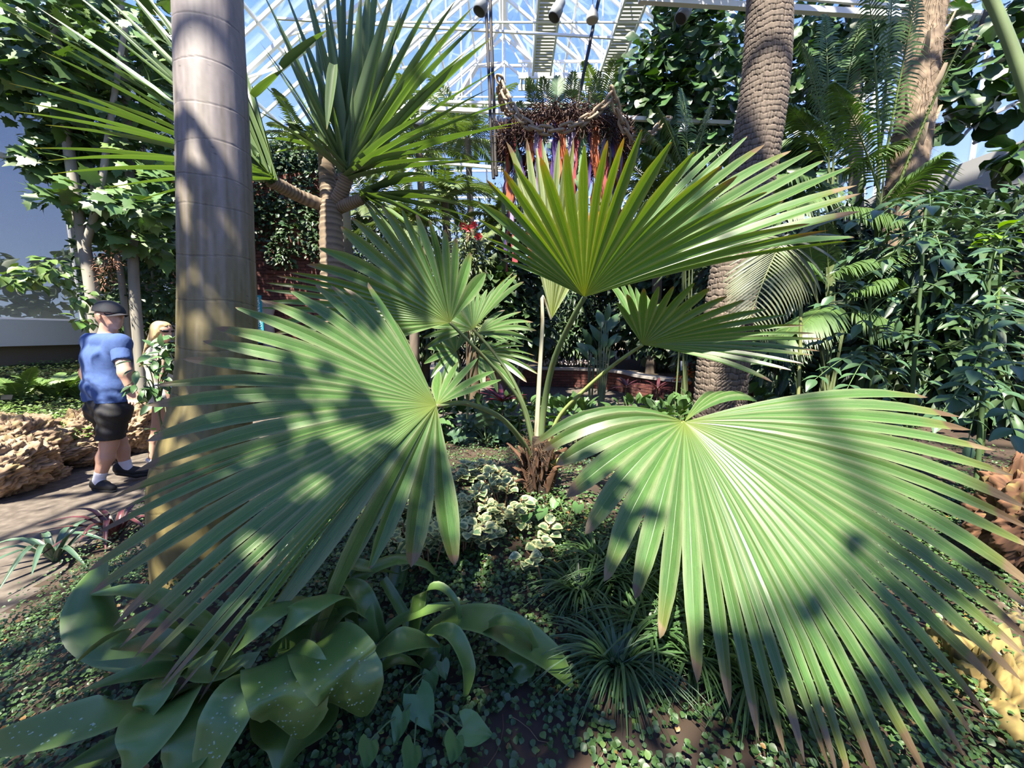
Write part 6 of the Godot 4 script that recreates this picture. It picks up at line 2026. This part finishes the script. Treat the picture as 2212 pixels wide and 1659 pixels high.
# ---------------------------------------------------------------- middle and far planting
func build_far() -> void:
	var nar := leaf_mesh([0.03, 0.12, 0.13, 0.08, 0.01], 0.4, 0.35, Color.WHITE, Color.WHITE, 5, 0.0, 3)
	var oval := leaf_mesh([0.05, 0.28, 0.32, 0.22, 0.02], 0.3, 0.25, Color.WHITE, Color(0.85, 0.95, 0.85), 6, 0.0, 3)
	var m := mat("far_leaf", Color.WHITE, 0.45, Color(0.45, 0.5, 0.22))
	# ivy on the portal
	var t := thing("ivy", "dark ivy hanging over the brick portal behind the screw pine", "climber", Vector3(-6.0, 0, -9.4))
	limb(t, [Vector3(-7.6, 0, -9.4), Vector3(-7.0, 2.5, -9.4), Vector3(-6.2, 4.2, -9.4), Vector3(-5.0, 4.6, -9.4)], 0.03, 0.015, Color(0.1, 0.07, 0.05), "stem")
	var cl := []
	for a in [[565, 342], [605, 338], [645, 345], [680, 352], [720, 370], [560, 370], [600, 360], [640, 375], [670, 400], [590, 420], [625, 440], [660, 460], [690, 490], [600, 475], [640, 510], [565, 450], [680, 430], [700, 540], [615, 545], [690, 380], [555, 500]]:
		cl.append([a[0], a[1], 9.15, 0.42])
	leafage(t, cl, 420, oval, m, 0.12, Color(0.045, 0.085, 0.035), 0, 0.7, 1.0)
	leafage(t, [[500, 330, 9.3, 0.6], [520, 430, 9.3, 0.5], [460, 380, 9.2, 0.8]], 160, oval, m, 0.12, Color(0.045, 0.085, 0.035), 0, 0.7, 1.0)
	# far palms: pinnate crowns
	var far := [
		[905, 330, 11.5, 2.2, "distant feather palm left of the hanging ribbons", Color(0.125, 0.175, 0.065)],
		[1010, 300, 13.0, 2.3, "distant palm whose crown shows behind the chain's left end", Color(0.125, 0.175, 0.065)],
		[880, 480, 9.5, 1.7, "drooping palm crown right of the screw pine trunk", Color(0.125, 0.175, 0.065)],
		[960, 420, 10.5, 2.0, "palm with hanging pale fronds left of the ribbons", Color(0.125, 0.175, 0.065)],
		[800, 450, 12.0, 1.8, "distant palm between the screw pine and the drooping crown", Color(0.125, 0.175, 0.065)],
		[655, 310, 10.8, 1.5, "palm crown above the brick portal", Color(0.125, 0.175, 0.065)],
		[1300, 260, 12.0, 2.0, "distant palm rising behind the hanging planter", Color(0.125, 0.175, 0.065)],
		[1420, 420, 9.5, 1.9, "shaded palm left of the bright feather palm", Color(0.125, 0.175, 0.065)],
		[1560, 520, 8.0, 1.6, "dark feather palm behind the cracked trunk", Color(0.125, 0.175, 0.065)],
		[1080, 480, 9.0, 1.3, "grey green palm crown behind the lit frond", Color(0.125, 0.175, 0.065)]]
	for a in far:
		var top := at(a[0], a[1], a[2])
		t = thing("distant_palm", a[4], "palm", Vector3(top.x, 0, top.z), "distant palms")
		limb(t, [t.position, Vector3(top.x + 0.1, top.y * 0.5, top.z), top], 0.14, 0.10, Color(0.15, 0.12, 0.09))
		var o := top - t.position
		for k in 17:
			var an := TAU * k / 17.0 + rnd(-0.2, 0.2)
			var e := Vector3(cos(an) * a[3] * rnd(0.6, 0.9), a[3] * rnd(-0.55, 0.6), sin(an) * a[3] * 0.7)
			pinnate(t, o, o + e, a[3] * 0.22, 34, a[3] * 0.22, 0.045, a[5] * rnd(0.8, 1.2), "frond", 0.5)
	# hanging garden column under red flowers
	t = thing("flower_column", "tall mossy column of trailing plants with red flowers left of the ribbons", "plant", foot_at(1020, 8.4, 0.0))
	limb(t, [t.position, at(1020, 600, 8.4), at(1015, 500, 8.4)], 0.16, 0.12, Color(0.10, 0.07, 0.04))
	leafage(t, [[1010, 520, 8.2, 0.35], [1030, 570, 8.2, 0.35], [1000, 560, 8.2, 0.35], [1020, 640, 8.2, 0.4], [1030, 700, 8.2, 0.4]], 200, nar, m, 0.16, Color(0.10, 0.14, 0.05), 0, 0.4, 1.0)
	var pet := leaf_mesh([0.05, 0.3, 0.34, 0.2, 0.02], 0.4, 0.1, Color.WHITE, Color.WHITE, 5, 0.0, 3)
	var rm := mat("red_petal", Color(0.55, 0.03, 0.035), 0.5, Color(0.5, 0.4, 0.4))
	for a in [[1001, 489, "red flower highest on the mossy column, leftmost of three"], [1012, 494, "red flower in the middle of the three on the mossy column"], [1034, 512, "red flower lowest on the mossy column, left of the ribbons"], [1024, 487, "red flower rightmost of the three on the mossy column"], [1462, 574, "red flower below the right tips of the lit frond"], [1448, 690, "small red flower above the curved brick planter"]]:
		var p := at(a[0], a[1], 8.0)
		var fl := thing("red_flower", a[2], "flower", p, "red flowers")
		for k in 6:
			part(fl, "petal", pet, rm, Transform3D(look(Vector3(cos(k * 1.05), sin(k * 1.05), 0.5), Vector3(0, 0, 1), 0.10), Vector3.ZERO))
		limb(fl, [p, p + Vector3(0.02, -0.2, -0.08), p + Vector3(0.0, -0.45, -0.12)], 0.008, 0.008, Color(0.09, 0.13, 0.05), "stem", M.petiole)
		part(fl, "centre", pet, mat("yellow_centre", Color(0.6, 0.4, 0.05), 0.6, Color.BLACK, false), Transform3D(look(Vector3(0, 0.2, 1), Vector3.UP, 0.05), Vector3.ZERO))
	# masses that close the view, their green darkened to paint in shade
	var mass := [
		["shade_dark_shrub", "dark shrub behind the fan palm's petioles", [1110, 740, 8.6], [[1060, 640, 8.8, 0.8], [1120, 600, 9.4, 0.9], [1130, 700, 8.8, 0.7], [1080, 730, 8.4, 0.5]], Color(0.04, 0.075, 0.03)],
		["shade_dark_shrub", "dark shrub filling the planter right of the pale stalk", [1260, 760, 12.5], [[1230, 640, 12.4, 1.2], [1300, 660, 12.4, 1.2], [1260, 720, 12.2, 0.9], [1330, 600, 12.6, 1.2], [1200, 730, 12.2, 0.8]], Color(0.04, 0.075, 0.03)],
		["shade_dark_shrub", "dark leafy mass behind the lime frond", [1430, 760, 10.5], [[1400, 680, 10.6, 0.9], [1450, 620, 10.6, 1.0], [1480, 700, 10.4, 0.9], [1430, 740, 10.2, 0.6], [1500, 560, 10.8, 1.1], [1360, 570, 11.5, 1.0]], Color(0.04, 0.075, 0.03)],
		["shade_dark_shrub", "leafy shrub in front of the glass far left of the ribbons", [820, 780, 11.5], [[760, 650, 11.5, 1.2], [850, 620, 11.5, 1.3], [800, 560, 11.8, 1.2], [920, 640, 11.5, 1.2], [960, 720, 11.0, 0.9], [870, 730, 11.0, 0.9], [740, 560, 12.0, 1.1]], Color(0.04, 0.075, 0.03)],
		["shade_dark_shrub", "tall dark shrub at the far end behind the ribbons", [1180, 760, 15.5], [[1100, 560, 15.5, 1.8], [1200, 520, 16.0, 1.9], [1300, 540, 15.5, 1.8], [1050, 480, 16.0, 1.6], [1400, 500, 15.5, 1.8], [1160, 640, 15.0, 1.4], [1260, 640, 15.0, 1.4], [960, 560, 15.5, 1.6], [860, 540, 16.0, 1.6]], Color(0.04, 0.075, 0.03)],
		["shade_dark_shrub", "dark hedge of the far beds seen left of the pale stalk", [1000, 770, 13.0], [[760, 700, 13.0, 1.2], [860, 690, 13.0, 1.2], [950, 700, 13.0, 1.2], [1040, 700, 13.0, 1.2], [1110, 690, 13.0, 1.2], [1040, 620, 13.4, 1.3], [930, 600, 13.4, 1.3], [820, 600, 13.4, 1.3]], Color(0.04, 0.075, 0.03)],
		["shade_dark_shrub", "dark hedge of the far beds right of the pale stalk", [1320, 770, 14.0], [[1190, 690, 14.0, 1.2], [1270, 690, 14.0, 1.2], [1350, 700, 14.0, 1.2], [1430, 690, 13.5, 1.3], [1510, 690, 13.0, 1.3], [1590, 680, 12.5, 1.3], [1240, 610, 14.4, 1.4], [1340, 610, 14.4, 1.4], [1440, 600, 14.0, 1.4], [1540, 600, 13.5, 1.4], [1500, 500, 14.0, 1.5], [1620, 560, 12.5, 1.3], [1700, 640, 11.0, 1.1]], Color(0.04, 0.075, 0.03)],
		["shade_dark_shrub", "shadowed shrub between the cracked trunk and the right wall", [1640, 780, 7.2], [[1600, 640, 7.2, 0.8], [1660, 600, 7.2, 0.9], [1640, 720, 7.0, 0.7], [1560, 700, 7.4, 0.7], [1700, 680, 7.0, 0.7], [1560, 580, 7.6, 0.8], [1520, 760, 7.4, 0.5]], Color(0.04, 0.075, 0.03)]]
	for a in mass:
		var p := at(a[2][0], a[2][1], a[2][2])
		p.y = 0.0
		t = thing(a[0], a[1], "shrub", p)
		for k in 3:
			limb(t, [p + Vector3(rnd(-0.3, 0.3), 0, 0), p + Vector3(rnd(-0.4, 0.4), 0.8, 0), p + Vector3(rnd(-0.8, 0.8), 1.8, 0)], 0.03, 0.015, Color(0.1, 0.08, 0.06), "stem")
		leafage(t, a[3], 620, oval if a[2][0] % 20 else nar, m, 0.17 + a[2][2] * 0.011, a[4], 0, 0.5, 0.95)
	# broad leaved gingers by the planter
	var big := leaf_mesh([0.04, 0.15, 0.19, 0.17, 0.10, 0.01], 0.25, 0.3, Color.WHITE, Color(1.2, 1.15, 1.1), 9, 0.0, 5)
	var gm := mat("ginger_leaf", Color(0.06, 0.12, 0.055), 0.35, Color(0.5, 0.55, 0.25))
	for a in [[1302, 870, 5.6, [[1330, 620], [1290, 690], [1250, 720], [1350, 650], [1370, 690], [1310, 700], [1290, 640], [1350, 730], [1270, 680], [1320, 660], [1340, 700]], "ginger plant with broad pale leaves in front of the brick planter"], [1280, 850, 6.0, [[1245, 740], [1260, 700], [1300, 735], [1285, 760], [1240, 725]], "shorter ginger shoot left of the tall ginger plant"]]:
		var p := foot_at(a[0], a[2], 0.0)
		if p.z > -5.4:
			p.y = gh(p.x, p.z)
		t = thing("ginger_plant", a[4], "plant", p)
		var dd := (p - EYE).dot(Vector3(0, -sin(PITCH), -cos(PITCH)))
		for e in a[3]:
			var q := at(e[0], e[1], dd + rnd(-0.3, 0.3))
			var mid := at(lerpf(a[0], e[0], 0.25), lerpf(a[1], e[1], 0.75) + 10.0, dd)
			limb(t, [p, p.lerp(mid, 0.6), mid], 0.012, 0.008, Color(0.10, 0.13, 0.06), "stem", M.petiole)
			var d := q - mid
			part(t, "leaf", big, gm, Transform3D(look(d + Vector3(0, 0.05, 0), Vector3(rnd(-0.3, 0.3), 1, 0.8), rnd(0.28, 0.40)), mid - p))
	# foliage in the bed behind the fan palm: wavy elephant ears and bromeliads
	var ear := leaf_mesh([0.22, 0.36, 0.42, 0.40, 0.32, 0.20, 0.02], 0.25, 0.25, Color.WHITE, Color(1.2, 1.15, 1.1), 12, 0.35, 7)
	var sun_tone := mat("wavy_sun_leaf", Color(0.10, 0.18, 0.06), 0.35, Color(0.6, 0.65, 0.25))  # lighter green with sunlight painted into it
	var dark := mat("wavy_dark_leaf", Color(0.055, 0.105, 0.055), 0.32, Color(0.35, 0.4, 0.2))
	for a in [[1190, 925, 3.1, sun_tone, [[1150, 850], [1200, 840], [1225, 880], [1120, 870], [1180, 880], [1130, 920]], "wavy sun toned elephant ear behind the palm stalks"], [1310, 925, 3.4, sun_tone, [[1330, 860], [1290, 880], [1260, 890], [1350, 900]], "wavy elephant ear between the palm and the lime frond stalk"], [1440, 930, 3.0, dark, [[1390, 860], [1450, 830], [1500, 845], [1400, 900], [1470, 880], [1520, 870], [1360, 880]], "large dark elephant ear just behind the right frond's hub"], [1050, 960, 3.2, dark, [[1000, 900], [1040, 880], [1080, 930], [1010, 950], [1060, 950], [970, 940]], "dark strap leaved plant behind the peperomia"], [1110, 905, 3.6, sun_tone, [[1060, 850], [1100, 840], [1090, 880], [1040, 870]], "sun toned crinkled plant left of the palm stalks"], [1240, 990, 2.7, dark, [[1290, 960], [1260, 1010], [1310, 1020], [1230, 1040], [1290, 1060]], "dark heart leaved plant under the right frond"], [1420, 1040, 2.6, dark, [[1380, 1010], [1440, 1030], [1330, 1090], [1400, 1100]], "dark leafy plant in the shade below the right frond's hub"], [900, 975, 3.4, dark, [[870, 930], [920, 930], [850, 960], [930, 970], [890, 1000]], "dark plant hidden behind the left frond's hub"]]:
		var p := on_ground(a[0], a[1])
		t = thing("elephant_ear", a[5], "plant", p, "elephant ears behind the palm")
		var dd := (p - EYE).dot(Vector3(0, -sin(PITCH), -cos(PITCH)))
		for k in a[4].size() * 2:
			var e: Array = a[4][k / 2]
			var q := at(e[0] + rnd(-14, 14), e[1] + rnd(-10, 10), dd + rnd(-0.2, 0.2))
			var mid := p.lerp(q, 0.55)
			limb(t, [p, p.lerp(mid, 0.5) + Vector3(0, 0.03, 0), mid], 0.007, 0.005, Color(0.10, 0.15, 0.06), "leaf_stalk", M.petiole)
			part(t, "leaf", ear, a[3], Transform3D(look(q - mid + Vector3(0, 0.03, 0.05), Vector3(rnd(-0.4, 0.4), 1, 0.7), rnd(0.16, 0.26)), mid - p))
	# low leafy plants along the back edge of the bed
	var low := mat("low_leaf", Color.WHITE, 0.4, Color(0.5, 0.55, 0.22))
	var back := [[960, 4.3, "behind the white placard"], [1040, 4.6, "left of the crimson cordyline"], [1120, 4.2, "behind the palm's left stalks"], [1195, 4.6, "right of the pale stalk"], [1250, 3.9, "left of the tall ginger plant"], [1380, 4.4, "right of the tall ginger plant"], [1450, 4.0, "behind the large dark elephant ear"], [1520, 4.6, "left of the cracked trunk's foot"], [880, 4.0, "at the back behind the left frond's hub"], [790, 4.4, "right of the screw pine's foot"], [1600, 4.2, "right of the cracked trunk's foot"]]
	for a in back:
		var p := foot_at(a[0], a[1], 0.0)
		p.y = gh(p.x, p.z)
		t = thing("low_shrub", "low leafy plant " + a[2], "plant", p, "low plants at the back of the bed")
		limb(t, [p, p + Vector3(0.02, 0.12, 0), p + Vector3(0, 0.25, 0.02)], 0.012, 0.006, Color(0.1, 0.12, 0.05), "stem", M.petiole)
		var q := p + Vector3(0, 0.2, 0)
		var xs2 := []
		var cs2 := []
		for k in 130:
			var d := sdir()
			xs2.append(Transform3D(look(d + Vector3(0, 0.2, 0.3), Vector3.UP + sdir() * 0.5, rnd(0.09, 0.17)), q + Vector3(d.x * 0.36, d.y * 0.2, d.z * 0.3) - p))
			cs2.append(Color(0.075, 0.14, 0.045) * rnd(0.7, 1.3))
		copies(t, "foliage", oval, low, xs2, cs2)
	# cordylines and flowers at the planter foot
	var cor := leaf_mesh([0.03, 0.07, 0.08, 0.06, 0.01], 0.4, 0.25, Color.WHITE, Color.WHITE, 6, 0.0, 3)
	for a in [[1480, 800, 7.0, Color(0.14, 0.03, 0.03), "red cordyline beside the orange flowers"], [1352, 845, 6.2, Color(0.07, 0.015, 0.02), "dark red cordyline in front of the curved planter"], [1420, 850, 6.0, Color(0.08, 0.02, 0.025), "purple cordyline in front of the planter's bend"], [1085, 880, 4.2, Color(0.12, 0.012, 0.03), "crimson cordyline half hidden by the palm stalks"]]:
		var p := at(a[0], a[1], a[2])
		t = thing("cordyline", a[4], "plant", p, "cordylines")
		var cm := mat("cordyline_%d" % a[0], a[3], 0.4, Color(0.4, 0.3, 0.3))
		limb(t, [Vector3(p.x, 0.0 if p.z < -5.4 else gh(p.x, p.z), p.z), p + Vector3(0, 0.03, 0), p + Vector3(0, 0.08, 0)], 0.012, 0.01, Color(0.1, 0.08, 0.05), "stem")
		for k in 16:
			var an := k * 2.4
			part(t, "leaf", cor, cm, Transform3D(look(Vector3(cos(an), rnd(0.2, 1.2), sin(an)), Vector3.UP, rnd(0.22, 0.34)), Vector3(0, 0.06, 0)))
	var white := mat("white_petal", Color(0.55, 0.52, 0.5), 0.6, Color(0.5, 0.5, 0.5))
	var xs := []
	var cs := []
	for k in 260:
		var x := rnd(0.9, 2.9)
		xs.append(Transform3D(look(sdir() + Vector3(0, 1, 0.6), Vector3(0, 0, 1), rnd(0.03, 0.06)), Vector3(x, 0.6 + rnd(0, 0.14), -11.5 + rnd(-0.4, 0.1))))
		cs.append(Color.WHITE.lerp(Color(1.0, 0.6, 0.6), rng.randf() * 0.5))
	var o := copies(self, "bedding_flowers", pet, white, xs, cs)
	tag(o, "tiny white and pink flowers along the top of the brick planter", "flowers")
	# placards
	var card := mat("white_card", Color(0.7, 0.72, 0.74), 0.6, Color.BLACK, false)
	for a in [[955, 800, 3.9, 0.13, 0.16, "white placard behind the left frond's hub"], [1478, 790, 6.8, 0.13, 0.17, "small white card beside the orange flowers"], [15, 858, 4.7, 0.14, 0.06, "small dark plate label in the ivy bank"]]:
		var p := at(a[0], a[1], a[2])
		t = thing("placard", a[5], "sign", p)
		part(t, "face", boxm(Vector3(a[3], a[4], 0.006)), card if a[0] > 100 else M.black_plastic, Transform3D(Basis(Vector3.RIGHT, -0.3), Vector3.ZERO))
		var hh: float = p.y - (gh(p.x, p.z) if p.x > -3 else 0.45)
		part(t, "stake", boxm(Vector3(0.012, maxf(hh, 0.05), 0.012)), M.black_plastic, Transform3D(Basis(), Vector3(0, -maxf(hh, 0.05) / 2.0, -0.008)))
	var om := mat("orange_petal", Color(0.6, 0.16, 0.03), 0.5, Color(0.5, 0.4, 0.3))
	t = thing("orange_flowers", "clump of orange flowers below the small white card", "plant", at(1478, 812, 6.8))
	limb(t, [Vector3(t.position.x, 0, t.position.z), t.position - Vector3(0, 0.1, 0), t.position], 0.01, 0.006, Color(0.1, 0.14, 0.05), "stem", M.petiole)
	for k in 40:
		part(t, "petal", pet, om, Transform3D(look(sdir(), Vector3.UP, rnd(0.06, 0.1)), sdir() * 0.14))
	# bromeliads at the left edge of the bed
	for a in [[250, 1165, 0.45, Color(0.10, 0.03, 0.035), "red leaved bromeliad under the left frond tips"], [120, 1215, 0.42, Color(0.06, 0.11, 0.07), "green bromeliad with long leaves over the path edge"]]:
		var p := on_ground(a[0], a[1])
		t = thing("bromeliad", a[4], "plant", p)
		var bm := mat("bromeliad_%d" % a[0], Color.WHITE, 0.35, Color(0.3, 0.3, 0.2))
		for k in 13:
			var an := k * 2.4
			var d := Vector3(cos(an), 0, sin(an))
			strap(t, [Vector3(0, 0.0, 0), d * a[2] * 0.35 + Vector3(0, a[2] * rnd(0.3, 0.5), 0), d * a[2] * rnd(0.7, 1.0) + Vector3(0, a[2] * rnd(0.1, 0.45), 0)], 0.04, [0.8, 1.0, 0.9, 0.6, 0.05], 0.4, bm, a[3] * rnd(0.7, 1.4), "leaf", 9)

# unseen tree added to shade the bed, leaf clusters set where shade is wanted
func build_added_canopy() -> void:
	var oval := leaf_mesh([0.05, 0.26, 0.30, 0.2, 0.02], 0.3, 0.25, Color.WHITE, Color.WHITE, 5, 0.0, 3)
	var m: Material = M.far_leaf
	var t := thing("added_shade_tree", "unseen leafy tree added behind the viewer to shade the bed", "tree", Vector3(-2.2, 0, 2.6))
	limb(t, [t.position, Vector3(-2.2, 2.5, 2.5), Vector3(-1.9, 4.5, 1.8), Vector3(-1.5, 5.6, 1.2)], 0.12, 0.05, Color(0.16, 0.13, 0.1))
	var xs := []
	var cs := []
	for c in [[Vector3(-1.85, 5.6, 1.35), 0.72, 330], [Vector3(-0.95, 5.7, 1.4), 0.45, 130], [Vector3(-2.3, 5.4, 0.6), 0.6, 110], [Vector3(-1.6, 5.8, 2.2), 0.8, 150], [Vector3(0.0, 5.6, 1.7), 0.4, 40], [Vector3(-0.5, 5.6, 2.1), 0.55, 120], [Vector3(-3.1, 5.4, 1.0), 0.7, 240], [Vector3(-2.2, 5.3, 1.35), 0.5, 160], [Vector3(-1.6, 5.5, 0.0), 0.34, 90], [Vector3(-1.4, 5.4, 1.7), 0.5, 130], [Vector3(-2.3, 5.4, 1.8), 0.45, 150], [Vector3(0.5, 5.6, 2.3), 0.5, 70], [Vector3(-4.3, 5.3, -0.3), 0.8, 230], [Vector3(-5.2, 5.4, -1.0), 0.6, 80], [Vector3(-3.2, 5.5, 0.4), 0.6, 110], [Vector3(-2.5, 6.3, 0.3), 0.5, 90]]:
		for k in c[2]:
			var d := sdir()
			xs.append(Transform3D(look(sdir() + Vector3(0, -0.4, 0), Vector3.UP + sdir() * 0.6, rnd(0.12, 0.2)), c[0] + Vector3(d.x, d.y * 0.5, d.z) * c[1] * sqrt(rng.randf()) - t.position))
			cs.append(Color(0.06, 0.12, 0.04) * rnd(0.7, 1.3))
	copies(t, "foliage", oval, m, xs, cs)
	# hedge outside the glass on the left
	for k in 5:
		var p := Vector3(-10.6, 0, -2.5 - k * 2.4)
		t = thing("garden_hedge", "green garden bush outside the left glass wall, %s from the front" % nth(k), "shrub", p, "bushes outside the glass")
		limb(t, [p, p + Vector3(0.1, 1, 0), p + Vector3(0, 2.2, 0)], 0.08, 0.04, Color(0.1, 0.08, 0.06), "stem")
		xs = []
		cs = []
		for j in 700:
			var d := sdir()
			xs.append(Transform3D(look(sdir(), Vector3.UP + sdir() * 0.6, rnd(0.22, 0.36)), Vector3(d.x * 1.1, 1.7 + d.y * 1.7, d.z * 1.4) * Vector3(1, 1, 1)))
			cs.append(Color(0.07, 0.10, 0.05) * rnd(0.5, 1.4))
		copies(t, "foliage", oval, m, xs, cs)

func _ready() -> void:
	rng.seed = 7
	noise.seed = 3
	noise.frequency = 0.01
	setup_view()
	mat("frond_leaf", Color.WHITE, 0.42, Color(0.6, 0.66, 0.3))
	build_ground()
	build_house()
	build_royal_palm()
	build_fan_palm()
	build_strap_plants()
	build_ground_cover()
	build_peperomia()
	build_bed_extras()
	build_pandanus()
	build_left_trees()
	build_moss_bank()
	build_rocks()
	build_right_side()
	build_far()
	build_added_canopy()
	build_people()
	build_hanging()
